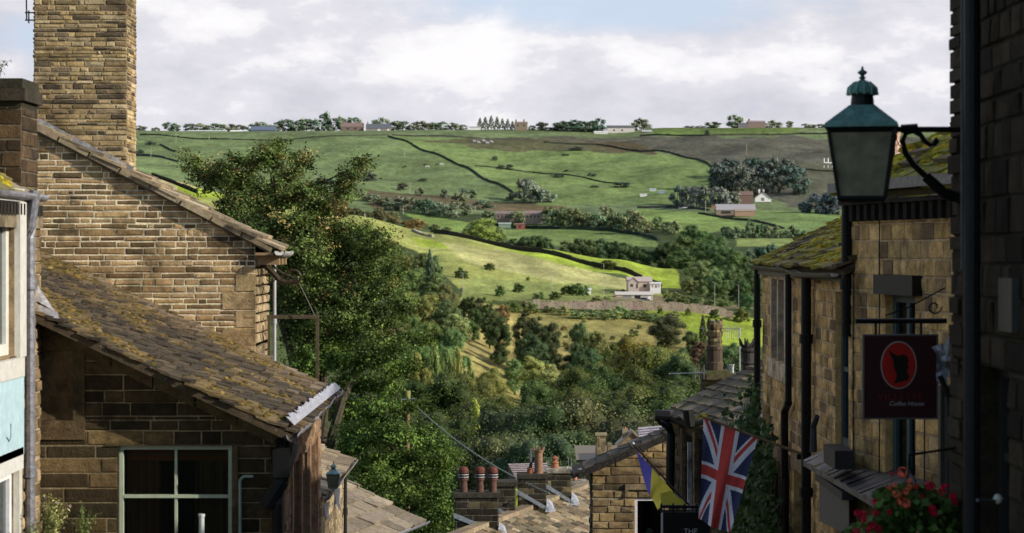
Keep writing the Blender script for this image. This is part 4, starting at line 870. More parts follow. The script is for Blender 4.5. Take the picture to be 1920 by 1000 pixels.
# tall chimney
mb = MB(); x0, x1 = P(64, 0, 21.02).x, P(238, 0, 21.02).x
PALC = [(.40, .27, .10), (.34, .23, .09), (.46, .32, .13), (.28, .19, .08), (.20, .14, .07), (.42, .30, .13), (.48, .36, .17)]
chimney_body(mb, x0, x1, 21.02, 21.52, .3, 3.3, [tuple(z*q for z, q in zip(c, (1.15, 1.2, 1.5))) for c in PALC]+[(.12, .09, .06)], 30, (.032, .062), (.07, .28), (.5, .4, .24), .008)
o = obj('chimney', mb, 'stone', L3, 'very tall yellow stone chimney breast')
mb = MB(); a = V((-5.08, 20.98, 1.36)); b = V((-4.02, 20.98, .81)); d = (b-a).normalized(); nn = V((-d.z, 0, d.x));
if nn.z < 0: nn = -nn
n_ = 14
for k in range(n_): p0 = a.lerp(b, k/n_)+nn*random.uniform(-.008, .008); p1 = a.lerp(b, (k+1)/n_)+nn*random.uniform(-.008, .008); mb.face([p0-NY_*0, p1, p1+nn*.075, p0+nn*.075], jit((.34, .34, .36), .25)); mb.face([p0, p1, p1+NY_*.14, p0+NY_*.14], jit((.4, .4, .42), .3))
obj('flashing', mb, 'lead', o)
mb = MB(); p = P(46, 38, 20.9); mb.tube([P(49, -30, 20.9), P(50, 38, 20.9)], .008, (.02, .02, .025), 6); mb.tube([P(47, 38, 20.9), P(66, 38, 20.9)], .008, (.02, .02, .025), 6); mb.tube([P(47, 24, 20.9), P(66, 24, 20.9)], .008, (.02, .02, .025), 6); mb.tube([P(54, 20, 20.9), P(54, 44, 20.9)], .008, (.02, .02, .025), 6)
obj('aerial_bracket', mb, 'black', o)
# hanging sign bracket and empty frame
br = thing('sign_bracket', 'ornate dark scrolled iron bracket on the gable house corner', 'bracket', tuple(P(492, 515, 21.2)))
Yb = 21.2; mb = MB(); ic = (.045, .032, .018)
def sp(*pts): return [P(a, b, Yb) for a, b in pts]
mb.tube(sp((488, 495), (500, 500), (512, 512), (524, 526), (536, 530), (550, 529), (560, 524)), .035, ic, 8, .026)
mb.tube(sp((505, 492), (520, 506), (532, 514), (548, 520)), .014, ic, 6)
pts = []
for k in range(22): a = 2.6-k*.36; r_ = 17*(1-k/28); pts.append((551+math.cos(a)*r_, 522-math.sin(a)*r_))
mb.tube(sp(*pts), .016, ic, 6, .01)
for (a, b, rr_) in ((495, 507, 9), (508, 522, 8), (524, 516, 7)):
    mb.tube(sp(*[(a+math.cos(k*.7)*rr_, b+math.sin(k*.7)*rr_) for k in range(10)]), .007, ic, 5)
mb.box((P(484, 0, Yb).x, Yb-.03, P(0, 545, Yb).z), (P(490, 0, Yb).x, Yb+.03, P(0, 488, Yb).z), ic)
obj('scroll', mb, 'black', br)
mb = MB(); mb.tube(sp((560, 530), (575, 560), (590, 592)), .006, (.06, .04, .03), 5); obj('chain', mb, 'black', br)
fr = thing('hanging_sign', 'empty rectangular rusty sign frame hanging below the scrolled bracket', 'sign frame', tuple(P(550, 592, 21.3)))
mb = MB(); ic2 = (.10, .08, .045)
mb.box((P(501, 0, 21.3).x, 21.28, P(0, 598, 21.3).z), (P(598, 0, 21.3).x, 21.32, P(0, 591, 21.3).z), ic2)
for a, b in ((502, 507), (592, 598)): mb.box((P(a, 0, 21.3).x, 21.283, P(0, 735, 21.3).z), (P(b, 0, 21.3).x, 21.317, P(0, 598.3, 21.3).z), ic2)
mb.box((P(508, 0, 21.3).x, 21.283, P(0, 735, 21.3).z), (P(591, 0, 21.3).x, 21.317, P(0, 729, 21.3).z), ic2); obj('frame', mb, 'black', fr)
# ---- L4: small house down the street with lamp and bunting
L4 = thing('stone_house', 'narrow sunlit house front beyond the mossy roofed house', 'house', (-4, 27, gz(27)))
mb = MB(); O = V((-2.42, 24.3, 0)); pol = [(0, -6.5), (4.1, -6.5), (4.1, -3.0), (0, -3.0)]
stone_wall(mb, O, PY_, PX_, pol, [(1.4, -4.6, 2.0, -3.5), (2.5, -4.6, 3.0, -3.5)], (.09, .12), (.2, .4), [(.40, .31, .19), (.34, .26, .16), (.44, .35, .22)], .014, .012, (.4, .33, .22), 33)
prism(mb, O, PY_, PX_, pol, 3.5, (.3, .24, .15)); obj('wall', mb, 'stone', L4)
window(L4, O, PY_, PX_, (1.4, -4.6, 2.0, -3.5)); window(L4, O, PY_, PX_, (2.5, -4.6, 3.0, -3.5))
A = V((-2.3, 24.2, -2.98)); S = V((-1, 0, .36)).normalized(); mb = MB(); slate_roof(mb, A, PY_, S, 4.3, 1.8, .24, (.2, .5), .03, SLY, 14); obj('roof', mb, 'slate', L4)
mb = MB(); gutter(mb, V((-2.26, 24.2, -2.99)), V((-2.26, 28.55, -2.99)), .055, (.3, .27, .23), 8, .003, 8); obj('gutter', mb, 'lead', L4)
drainpipe(L4, V((-2.36, 28.2, -3.05)), -7, .025, (.02, .02, .02))
def lantern_mesh(root, C, s, top, rooft, glassk='frost', rot=0, fin=True, cop=(.14, .29, .25), blk=(.012, .014, .014)):
    """tapered four-sided lantern. C: centre at the eaves; s = half width of the roof"""
    q2 = math.sqrt(2); R_ = rot+math.pi/4; bh = 2.06*s; bt = .92*s; bb = .63*s
    mb = MB(); mb.lathe(C, [(s*q2*1.02, -.05*s), (s*q2*1.02, .0), (s*q2, .06*s), (.40*s*q2, .56*s), (.36*s*q2, .60*s)], cop, 4, rot=R_); obj('roof', mb, 'copper', root)
    mb = MB(); mb.lathe(C, [(.34*s, .58*s), (.33*s, .72*s), (.30*s, .95*s)], blk, 16); obj('neck', mb, 'black', root)
    mb = MB(); i0 = [(.40*s, .92*s), (.43*s, .96*s), (.40*s, 1.1*s), (.27*s, 1.24*s), (.10*s, 1.32*s), (.05*s, 1.36*s)]
    mb.lathe(C, i0, cop, 24); 
    for j in range(12): a = j*math.pi/6; mb.tube([C+V((math.cos(a)*.42*s, math.sin(a)*.42*s, .90*s)), C+V((math.cos(a)*.40*s, math.sin(a)*.40*s, 1.10*s)), C+V((math.cos(a)*.22*s, math.sin(a)*.22*s, 1.27*s))], .05*s, cop, 6, .03*s)
    obj('cap', mb, 'copper', root)
    mb = MB(); mb.lathe(C, [(.05*s, 1.34*s), (.11*s, 1.40*s), (.05*s, 1.44*s), (.06*s, 1.47*s), (.14*s, 1.53*s), (.13*s, 1.57*s), (.05*s, 1.62*s), (.03*s, 1.68*s), (.005, 1.72*s)], tuple(x*.5 for x in cop), 14); obj('finial', mb, 'copper', root)
    def cr_(k, h, r): a = R_+k*math.pi/2; return C+V((math.cos(a)*r*q2, math.sin(a)*r*q2, h))
    mb = MB()
    for k in range(4): mb.tube([cr_(k, -.03*s, bt), cr_(k, -bh, bb)], .075*s, blk, 4, .06*s)
    for k in range(4):
        mb.tube([cr_(k, -.10*s, bt*.98), cr_(k+1, -.10*s, bt*.98)], .10*s, blk, 4); mb.tube([cr_(k, -bh, bb), cr_(k+1, -bh, bb)], .08*s, blk, 4)
    mb.lathe(C-Z*bh, [(bb*.5, -.12*s), (bb*1.2, -.07*s), (bb*1.38, 0)], blk, 4, rot=R_); obj('frame', mb, 'black', root)
    mb = MB()
    for k in range(4): mb.face([cr_(k, -.1*s, bt*.96), cr_(k+1, -.1*s, bt*.96), cr_(k+1, -bh, bb*.96), cr_(k, -bh, bb*.96)])
    obj('glass_panel', mb, glassk, root)
lt = thing('street_lantern', 'small teal topped lantern on the narrow sunlit house front', 'lantern', tuple(P(626, 890, 24.5)))
lantern_mesh(lt, P(625, 888, 24.5), .085, 0, 0, cop=(.3, .45, .43), blk=(.14, .18, .18))
for i, (a, b, h_) in enumerate(((612, 945, 34), (632, 920, 42))):
    mb = MB(); mb.face([P(a-5, b, 24.6), P(a+6, b-6, 24.65), P(a+4, b+h_*.5, 24.62), P(a+9, b+h_, 24.6), P(a-2, b+h_*.6, 24.58)], (.75, .72, .68)); mb.face([P(a-5, b, 24.6), P(a-2, b+h_*.6, 24.58), P(a-6, b+h_*.8, 24.6)], (.6, .58, .55))
    obj('pennant', mb, 'cloth', label=['small lower white pennant by the teal lantern', 'larger upper white pennant by the teal lantern'][i], cat='pennant', group='white pennants', origin=tuple(P(a, b, 24.6)))
# ---- L5: slate roof at the foot of the sycamore
L5 = thing('stone_house', 'low house under the sycamore with slate roof dappled by cable shadows', 'house', (-3, 31, gz(31)))
d = V((.28, .96, 0)).normalized(); n5 = V((-.96, .28, 0)); A = V((-1.425, 31.3, -4.26))-d*5; S = (n5+Z*.47).normalized()
mb = MB(); slate_roof(mb, A, d, S, 5.0, 4.2, .3, (.3, .6), .03, [(.25, .205, .15), (.21, .17, .12), (.29, .24, .17)], 15); obj('roof', mb, 'slate', L5)
mb = MB(); gutter(mb, A+V((.05, 0, 0)), A+d*5.1+V((.05, 0, 0)), .06, (.28, .28, .32), 8, .002, 8); obj('gutter', mb, 'lead', L5)
mb = MB(); O = V((-1.6, 31.25, 0)); pol = [(0, -6.5), (3.6, -6.5), (3.6, -4.4+1.6), (0, -4.4)]
prism(mb, O-d*4.8, V((n5.x, n5.y, 0)), -d, pol, -.2 if False else .0+4.7, (.28, .22, .15), front=0); obj('wall', mb, 'stone', L5)
for i, (a, b) in enumerate((((600, 895), (800, 1010)), ((590, 925), (760, 1010)))):
    pass
# ---- pots and roofscape in the centre
def pot(parent, C, h, r, c=(.3, .11, .05), kind='plain', bands=0, name='chimney_pot'):
    mb = MB(); pr = [(r*.95, 0), (r*.82, h*.1), (r*.72, h*.75), (r*.74, h*.8)]
    if kind == 'crown':
        pr += [(r*.95, h*.82), (r*.95, h*.88)]; mb.lathe(C, pr, c, 18)
        for j in range(9): a = j*2*math.pi/9; p = C+V((math.cos(a)*r*.85, math.sin(a)*r*.85, h*.87)); mb.tube([p, p+V((math.cos(a)*r*.22, math.sin(a)*r*.22, h*.13))], r*.22, c, 5, r*.06)
    elif kind == 'cowl':
        pr += [(r*.9, h*.5), (r*.9, h*.55)]; mb.lathe(C, [(r*.95, 0), (r*.75, h*.45), (r*.95, h*.5), (r*.8, h*.56), (r*.55, h*.62), (r*.55, h*.76)], c, 18); mb.lathe(C, [(r*.95, h*.80), (r*.6, h*.9), (r*.1, h)], tuple(x*.8 for x in c), 18)
    elif kind == 'hood':
        mb.lathe(C, [(r*.8, 0), (r*.75, h*.48), (r, h*.5), (r, h*.58)], c, 18); mb.lathe(C, [(r, h*.585), (r*.98, h*.64), (r*1.02, h*.66), (r*.98, h*.72), (r, h*.76)], (.02, .012, .012), 18)
        for k in range(2): mb.lathe(C, [(r*1.06, h*(.61+.09*k)), (r*1.06, h*(.635+.09*k))], (.5, .46, .48), 18)
        mb.lathe(C, [(r*1.02, h*.77), (r*1.0, h*.88), (r*.75, h*.97), (r*.3, h)], (.12, .035, .022), 18)
    else: mb.lathe(C, pr+[(r*.92, h*.84), (r*.95, h*.93), (r*.8, h)], c, 18)
    return obj(name, mb, 'clay', parent, smooth=False)
CR = thing('stone_house', 'village house in the centre with sunlit stone slate roof and sooty chimneys', 'house', (.5, 50, gz(50)))
# roof plane: facing the camera and the right, courses rise to the right
e_ = V((.325, .946, 0)).normalized(); s_ = V((-.946, .325, 0)).normalized(); S = (s_*4+Z*2).normalized(); R0 = P(905, 985, 45)-e_*7; A = R0-S*4.47

mb = MB(); slate_roof(mb, A, e_, S, 16, 4.47, .24, (.22, .5), .035, [tuple(z*.82 for z in c) for c in SLY]+[(.1, .085, .06), (.12, .1, .065), (.19, .14, .085)], 16, moss_shadef=lambda u, w, r: ((.2, .17, .09), .3) if r.random() < .25 else None)
for k in range(40):
    c = R0+e_*(k*.4); mb.box((0, -.14, -.03), (.385, .14, .07), jit((.26, .2, .13), .25), (e_, s_, Z), c)
S_ = (-s_*4+Z*2).normalized(); slate_roof(mb, R0+s_*4.0-Z*2.02, e_, S_, 16, 4.44, .3, (.3, .6), .03, SLY, 17)
obj('roof', mb, 'slate', CR)
mb = MB(); B_ = R0+s_*3.8-Z*2.1; A_ = A+s_*.2
for a_, b_ in ((A_, A_+e_*16), (B_, B_+e_*16)): mb.face([a_-Z*.1, b_-Z*.1, b_-Z*5, a_-Z*5], (.25, .2, .13))
for k in (0.05, 15.9): mb.face([A_+e_*k-Z*5, B_+e_*k-Z*5, B_+e_*k-Z*.1, R0+e_*k-Z*.1, A_+e_*k-Z*.1], (.25, .2, .13))
obj('wall', mb, 'stone', CR)
def stack(parent, pxl, pxr, pyt, pyb, Y, pal, seed, side=.10, cap=True, dep=None, label=None, capc=(.055, .05, .038), flash=True):
    x0, x1 = P(pxl, 0, Y).x, P(pxr, 0, Y).x; zt_, zb_ = P(0, pyt, Y).z, P(0, pyb, Y).z; dep = dep or .55
    mb = MB(); chimney_body(mb, x0, x1, Y, Y+dep, zb_-.8, zt_-.1, pal, seed, (.12, .17), (.22, .45), (.2, .18, .14), .014)
    mb.box((x0-.04, Y-.04, zt_-.1), (x1+.04, Y+dep+.04, zt_), capc)
    o = obj('chimney', mb, 'stone', parent, label)
    if flash:
        mb = MB(); z0 = zb_; mb.face([V((x0-.03, Y-.02, z0+.42)), V((x1+.05, Y-.05, z0-.02)), V((x1+.07, Y-.05, z0-.12)), V((x0-.03, Y-.02, z0+.30))], (.33, .37, .42)); mb.face([V((x1+.015, Y-.03, z0+.12)), V((x1+.03, Y+.3, z0+.16)), V((x1+.16, Y+.3, z0+.06)), V((x1+.22, Y-.05, z0-.12)), V((x1-.02, Y-.08, z0-.12))], (.42, .43, .47)); obj('flashing', mb, 'lead', o)
    return o
PALS = [(.045, .04, .028), (.10, .085, .045), (.24, .19, .09), (.035, .03, .022), (.14, .115, .06), (.05, .045, .03)]
cA = stack(CR, 853, 934, 925, 996, 45, [(.025, .022, .015), (.035, .03, .02), (.12, .10, .055), (.02, .018, .014), (.03, .027, .02)], 41, label='sooty chimney carrying three hooded pots')
cA2 = stack(CR, 924, 966, 904, 975, 47, [(.035, .03, .02), (.05, .045, .03), (.08, .07, .05)], 44, label='squat black chimney behind the three pots')
for px in (869, 900, 924): pot(cA, P(px, 926, 45.25), .62, .115, (.10, .05, .035), 'hood')
cB = stack(CR, 972, 1024, 890, 950, 48, PALS, 47, label='chimney with a tall crowned clay pot')
pot(cB, P(1010, 890, 48.3), .68, .13, (.22, .12, .07), 'crown'); pot(cB, P(994, 890, 48.3), .16, .1, (.28, .09, .04), 'plain')
mb = MB(); mb.tube([P(994, 879, 48.3), P(996, 868, 48.3), P(1001, 858, 48.3)], .045, (.03, .02, .02), 8, .02); mb.tube([P(996, 868, 48.3), P(996, 842, 48.3)], .03, (.5, .42, .42), 8); obj('flue_cowl', mb, 'clay', cB)
cC = stack(CR, 1026, 1071, 880, 938, 50, PALS, 50, capc=(.42, .38, .3), label='pale capped chimney with an orange cowled pot')
pot(cC, P(1040, 881, 50.3), .36, .12, (.3, .12, .06), 'cowl'); pot(cC, P(1063, 881, 50.3), .09, .05, (.4, .38, .3), 'plain')
for px in (1066, 1071): mb = MB(); mb.tube([P(px, 880, 50), P(px, 858, 50)], .006, (.3, .3, .3), 5); obj('aerial', mb, 'black', cC)
cD = stack(CR, 1074, 1098, 903, 930, 53, [(.04, .035, .025), (.06, .05, .035)], 53, capc=(.38, .34, .28), label='low dark chimney with a short terracotta pot', flash=False)
pot(cD, P(1078, 903, 53.3), .22, .075, (.42, .18, .09))
# chimney pot moss hedge behind
row('ivy_bush', '@ of the bright yellow green shrubs behind the chimneys', [(948, 878, 920, 34, 58, (.22, .26, .04)), (968, 884, 925, 30, 58, (.2, .24, .04))], 'midb', ML, 'yellow green shrubs behind chimneys', 'shrub')
# far roofs
def far_house(name, label, px0, px1, pyr, pye, pyb, Y, dep, wc, rc, parts=(), win=(), gable=False, chim=(), cat='house', m='paint', roofh=None):
    """simple distant house: ridge parallel to the picture or gable to the front"""
    x0, x1 = P(px0, 0, Y).x, P(px1, 0, Y).x; zr, ze, zb = P(0, pyr, Y).z, P(0, pye, Y).z, P(0, pyb, Y).z-.5
    t = thing(name, label, cat, ((x0+x1)/2, Y+dep/2, zb)); mb = MB()
    if gable:
        xm = (x0+x1)/2; pol = [V((x0, Y, zb)), V((x1, Y, zb)), V((x1, Y, ze)), V((xm, Y, zr)), V((x0, Y, ze))]; bk = [p+V((0, dep, 0)) for p in pol]
        mb.face(pol, wc); mb.face(bk[::-1], wc)
        for i in (0, 1, 4): j = (i+1) % 5; mb.face([pol[i], bk[i], bk[j], pol[j]], wc)
        obj('wall', mb, 'stone' if Y < 200 else 'paint', t); mb = MB(); o_ = (x1-x0)*.06; sl = (zr-ze)/(xm-x0)
        for sx, xe in ((-1, x0), (1, x1)):
            a = V((xe+sx*o_, Y-o_, ze-sl*o_)); b = V((xm, Y-o_, zr)); th = V((0, 0, (zr-ze)*.1+.05))
            mb.face([a+th, b+th, b+th+V((0, dep+2*o_, 0)), a+th+V((0, dep+2*o_, 0))], rc); mb.face([a, b, b+th, a+th], tuple(z*.7 for z in rc)); mb.face([a, a+th, a+th+V((0, dep, 0)), a+V((0, dep, 0))], rc)
        obj('roof', mb, 'paint', t)
    else:
        mb.box((x0, Y, zb), (x1, Y+dep, ze), wc); ym = Y+dep/2
        mb.face([V((x0, Y, ze)), V((x0, Y+dep, ze)), V((x0, ym, zr-.05))], wc); mb.face([V((x1, Y, ze)), V((x1, Y+dep, ze)), V((x1, ym, zr-.05))], wc)
        obj('wall', mb, 'stone' if Y < 200 else 'paint', t); mb = MB(); o_ = .3; h = V((0, 0, .12))
        a, b, c, d = V((x0-o_, Y-o_, ze-.1)), V((x1+o_, Y-o_, ze-.1)), V((x1+o_, ym, zr)), V((x0-o_, ym, zr)); e, f = V((x1+o_, Y+dep+o_, ze-.1)), V((x0-o_, Y+dep+o_, ze-.1))
        mb.face([a+h, b+h, c+h, d+h], rc); mb.face([d+h, c+h, e+h, f+h], rc); mb.face([a, b, b+h, a+h], tuple(z*.6 for z in rc)); obj('roof', mb, 'paint', t)
    for (a, b, c, d, cc) in win:
        mb = MB(); xa, xb = P(a, 0, Y).x, P(b, 0, Y).x; za, zb_ = P(0, d, Y).z, P(0, c, Y).z; mb.box((xa, Y-.03, za), (xb, Y+.02, zb_), cc)
        fo = obj('window', mb, 'paint', t)
    for (a, b, c, d, cc) in chim:
        mb = MB(); xa, xb = P(a, 0, Y).x, P(b, 0, Y).x; ya = Y+dep*.5-(xb-xa)*.5 if not gable else Y+dep*.3; mb.box((xa, ya, P(0, d, Y).z-.5), (xb, ya+(xb-xa), P(0, c, Y).z), cc); ob = obj('chimney', mb, 'paint', t)
        mb = MB(); mb.lathe(V(((xa+xb)/2, ya+(xb-xa)/2, P(0, c, Y).z)), [((xb-xa)*.2, 0), ((xb-xa)*.16, (xb-xa)*.4)], (.35, .15, .08), 8); obj('chimney_pot', mb, 'clay', ob)
    return t
# purple slate roof left of centre
mbx = None
def roof_house(label, quad, Y, pitchY, rc, wc, seedn):
    """quad: eave-left, eave-right, ridge-right, ridge-left in picture, ridge lying pitchY further back"""
    a, b = P(*quad[0], Y), P(*quad[1], Y); c, d = P(*quad[2], Y+pitchY), P(*quad[3], Y+pitchY)
    t = thing('village_house', label, 'house', tuple((a+b)/2-Z*4)); mb = MB(); n = 9; m_ = 14
    for i in range(n):
        for j in range(m_):
            f = lambda u, v: (a.lerp(b, u)).lerp(d.lerp(c, u), v)
            lift = Z*.03
            mb.face([f(j/m_, i/n)+lift, f((j+1)/m_, i/n)+lift, f((j+1)/m_, (i+1)/n), f(j/m_, (i+1)/n)], jit(rc, .16, .03))
    obj('roof', mb, 'slate', t); mb = MB()
    mb.face([a, b, b-Z*5, a-Z*5], wc); mb.face([a, d, d-Z*7, a-Z*5], wc); mb.face([b, c, c-Z*7, b-Z*5], wc); mb.face([d, c, c-Z*7, d-Z*7], wc); obj('wall', mb, 'stone', t); return t
roof_house('distant village house with pinkish slate roof behind the tall crowned pot', [(968, 900), (1032, 905), (1026, 868), (952, 870)], 84, 3, (.42, .33, .33), (.12, .1, .07), 1)
# stone gables further down (right of centre)
t = far_house('village_house', 'small distant stone house with a tall square chimney above the gable', 1092, 1150, 850, 862, 880, 92, 5, (.25, .19, .11), (.17, .14, .1))
mb = MB(); chimney_body(mb, P(1117, 0, 91).x, P(1135, 0, 91).x, 90.4, 90.95, P(0, 880, 91).z, P(0, 813, 91).z, [(.36, .27, .15), (.28, .21, .12)], 60, (.16, .2), (.2, .3), (.3, .25, .17)); mb.box((P(1115, 0, 91).x, 90.35, P(0, 815, 91).z), (P(1137, 0, 91).x, 91.0, P(0, 811, 91).z), (.35, .28, .17)); obj('chimney', mb, 'stone', t)
mb = MB(); chimney_body(mb, P(1138, 0, 90).x, P(1146, 0, 90).x, 89.5, 90, P(0, 880, 90).z, P(0, 830, 90).z, [(.3, .22, .12)], 63); obj('chimney', mb, 'stone', t)
t = far_house('village_house', 'distant tan stone gable end between two tall chimneys', 1158, 1212, 812, 838, 880, 96, 1.2, (.30, .22, .12), (.2, .16, .12), gable=True, chim=((1168, 1178, 806, 830, (.35, .27, .17)),))
t = roof_house('distant house with a pale lilac slate roof above the white window gable', [(1200, 845), (1262, 838), (1252, 797), (1196, 802)], 88, 4, (.46, .40, .44), (.26, .2, .12), 2)
mb = MB(); chimney_body(mb, P(1231, 0, 88).x, P(1243, 0, 88).x, 87.4, 87.9, P(0, 840, 88).z, P(0, 808, 88).z, [(.26, .2, .13)], 66); obj('chimney', mb, 'stone', t)
row('valley_bush', '@ of the green shrubs growing between the distant village roofs', [(1125, 856, 890, 36, 88), (1185, 820, 860, 24, 90), (1150, 850, 880, 22, 86), (1210, 828, 860, 26, 86), (1098, 862, 890, 26, 89)], 'midb', (.14, .17, .05), 'shrubs between village roofs', 'shrub')
# ---- R5: gable with white framed window
R5 = thing('gable_house', 'stone gable end with a white framed window and dark sloping verge', 'house', (2.3, 41, gz(40)))
Y5 = 38.0; O = V((P(1110, 0, Y5).x, Y5, 0)); z5 = lambda py: (HY-py)/F*Y5; u5 = lambda px: (px-1110)/F*Y5
pol = [(0, -8), (u5(1420), -8), (u5(1420), z5(740)), (0, z5(874))]
wn = (u5(1190), z5(1030), u5(1245), z5(934))
mb = MB(); stone_wall(mb, O, PX_, NY_, pol, [wn], (.12, .17), (.3, .7), [(.40, .28, .13), (.34, .24, .12), (.42, .31, .16), (.26, .18, .10), (.2, .15, .09)], .02, .016, (.38, .31, .2), 70)
prism(mb, O, PX_, NY_, pol, .75, (.2, .16, .1)); stone_wall(mb, O, PY_, NX_, [(0, -8), (.75, -8), (.75, z5(874)), (0, z5(874))], (), (.12, .17), (.3, .6), PALS, .02, .014, (.2, .16, .1), 71)
mb.box((u5(1172), 0, z5(918)), (u5(1262), .06, z5(908)), (.3, .23, .14), (PX_, NY_, Z), O); mb.box((u5(1172), 0, z5(932)), (u5(1178), .05, z5(918)), (.3, .23, .14), (PX_, NY_, Z), O)
obj('wall', mb, 'stone', R5)
w_ = window(R5, O, PX_, NY_, wn, (.78, .74, .76), 1, 1, .055, .03, .02, 'white framed window')
mb = MB(); C = O+V((u5(1219), .3, z5(999))); mb.lathe(C, [(.09, -.1), (.12, 0), (.1, .06), (.05, .1), (.045, .15), (.07, .18)], (.6, .62, .6), 14); mb.tube([C+V((-.11, 0, .02)), C+V((-.2, 0, -.06))], .02, (.6, .62, .6), 6); obj('vase', mb, 'paint', label='white vase standing behind the white framed window', cat='vase', origin=tuple(C))
mb = MB(); sl5 = (z5(740)-z5(874))/u5(1420); S = V((1, 0, sl5)).normalized(); A = O+V((-.32, .75, z5(874)-.32*sl5+.03))
slate_roof(mb, A, NY_, S, 1.1, u5(1420)+.2, .26, (.25, .5), .03, SLD, 72)
for k in range(13): mb.box((-.05, k*.26, -.08), (.12, k*.26+.25, .035), jit((.035, .03, .025), .2), (PY_, S, V((-sl5, 0, 1)).normalized()), O+V((-.3, -.34, z5(874)-.3*sl5)))
obj('roof', mb, 'slate', R5)
mb = MB(); mb.face([P(1082, 880, 37.8), P(1105, 882, 37.6), P(1148, 866, 38.6), P(1125, 868, 39.2)], (.5, .48, .52)); obj('lead_sheet', mb, 'lead', R5)
mb = MB(); gutter(mb, V((O.x-.35, 37.6, z5(884))), V((O.x-.35, 38.8, z5(884))), .08, (.02, .02, .02), 8); obj('gutter', mb, 'black', R5)
# ---- R4: slate roofed house, turned a little
R4 = thing('stone_house', 'dark fronted house with stone slate roof behind the union flag', 'house', (4, 32, gz(32)))
dR = V((.253, -.967, 0)); up4 = V((.967, .253, 0)); E4 = V((2.60, 34.2, -2.80)); S = (up4+Z*.48).normalized()
mb = MB(); slate_roof(mb, E4, dR, S, 8, 2.1, .24, (.2, .5), .03, [(.19, .15, .1), (.15, .12, .08), (.24, .19, .13), (.11, .09, .06)], 80, moss_shadef=lambda u, w, r: ((.16, .14, .05), .5) if r.random() < .25 else None); obj('roof', mb, 'slate', R4)
mb = MB(); rr = random.Random(12); moss_blobs(mb, E4, dR, S, [(rr.uniform(1.6, 2.2), rr.uniform(-.05, .15), rr.uniform(.04, .09)) for _ in range(14)], 8); obj('moss', mb, 'moss', R4, kind='stuff')
W4 = E4+up4*.14; Wf = V((W4.x, W4.y, 0))-dR*.1
mb = MB(); pol = [(0, -8), (8, -8), (8, -2.84), (0, -2.84)]; ops = [(.85, -4.7, 1.3, -3.1), (1.5, -4.7, 1.95, -3.1)]
stone_wall(mb, Wf, dR, -up4, pol, ops, (.1, .14), (.25, .5), PALD, .014, .012, (.14, .11, .07), 81); prism(mb, Wf, dR, -up4, pol, 5, (.09, .07, .05))
obj('wall', mb, 'stone', R4)
for o_ in ops: window(R4, Wf, dR, -up4, o_, (.05, .05, .05), 1, 2, .04)
mb = MB()
for u in (.78, 1.4, 2.02): mb.box((u-.05, .002, -4.8), (u+.04, .06, -3.0), (.24, .17, .1), (dR, -up4, Z), Wf)
mb.box((1.12, .002, -4.4), (1.15, .07, -3.2), (.65, .62, .6), (dR, -up4, Z), Wf); obj('stone_mullion', mb, 'stone', R4)
mb = MB(); gutter(mb, E4+V((-.03, 0, -.03)), E4+dR*8+V((-.03, 0, -.03)), .08, (.02, .018, .016), 8); obj('gutter', mb, 'black', R4)
mb = MB(); q = lambda a, b, y=33.6: P(a, b, y)
mb.tube([q(1234, 778), q(1240, 790), q(1254, 800), q(1258, 815), q(1256, 930)], .075, (.01, .01, .01), 10); mb.tube([q(1228, 779), q(1256, 781)], .1, (.01, .01, .01), 10); obj('drainpipe', mb, 'black', R4)
mb = MB(); q2_ = lambda a, b: P(a, b, 31.3); mb.tube([q2_(1290, 768), q2_(1294, 800)], .09, (.012, .012, .01), 9); mb.tube([q2_(1290, 798), q2_(1322, 790)], .05, (.012, .012, .01), 8); obj('hopper', mb, 'black', R4)
# its chimney with broken pot, crown pot and aerials
mb = MB(); chimney_body(mb, P(1320, 0, 35).x, P(1386, 0, 35).x, 35, 35.6, -4.5, P(0, 712, 35).z, PALD, 85); mb.box((P(1316, 0, 35).x, 34.95, P(0, 712, 35).z), (P(1388, 0, 35).x, 35.65, P(0, 702, 35).z), (.13, .11, .06)); mb.box((P(1322, 0, 35).x, 35.0, P(0, 702, 35).z), (P(1368, 0, 35).x, 35.5, P(0, 696, 35).z), (.12, .12, .05))
ch4 = obj('chimney', mb, 'stone', R4, 'mossy capped chimney with a tall weathered pot')
mb = MB(); C = P(1340, 697, 35.25); r0 = 15/F*35.25
rr = random.Random(4)
prf = [(1.12, 0), (1.1, .18), (1.0, .2), (.98, .42), (1.06, .44), (1.05, .5), (.88, .52), (.9, .56), (1.0, .6), (.85, .66), (.95, .7), (1.05, .78), (.85, .82), (.98, .86), (1.05, .93), (.9, 1.0)]
mb.lathe(C, [(r0*a, b*.90) for a, b in prf], cf=lambda z, j: jit((.075, .05, .03) if z < .42 else ((.16, .12, .05) if (j+int(z*9)) % 3 else (.06, .045, .03)), .35), n=14)
for j in range(5): a = j*1.256; p = C+V((math.cos(a)*r0*.8, math.sin(a)*r0*.8, .88)); mb.tube([p, p+Z*rr.uniform(.04, .1)], r0*.28, (.05, .035, .025), 5, r0*.1)
obj('chimney_pot', mb, 'clay', ch4, 'tall ornate weathered pot')
mb = MB(); C = P(1370, 697, 35.2); mb.lathe(C, [(.055, -.02), (.055, .10), (.065, .11), (.065, .13)], (.42, .44, .44), 12); obj('flue', mb, 'paint', ch4, 'short white flue')
mb = MB(); C = P(1403, 694, 34.6); mb.lathe(C, [(.11, 0), (.1, .1), (.12, .12), (.1, .15), (.105, .3), (.14, .33), (.14, .36), (.11, .38), (.13, .44)], (.035, .03, .025), 14)
for j in range(7): a = j*.9; p = C+V((math.cos(a)*.12, math.sin(a)*.12, .42)); mb.tube([p, p+V((math.cos(a)*.05, math.sin(a)*.05, .13))], .035, (.03, .025, .022), 4, .008)
obj('chimney_pot', mb, 'clay', ch4, 'dark crown topped pot')
ac = (.5, .5, .5)
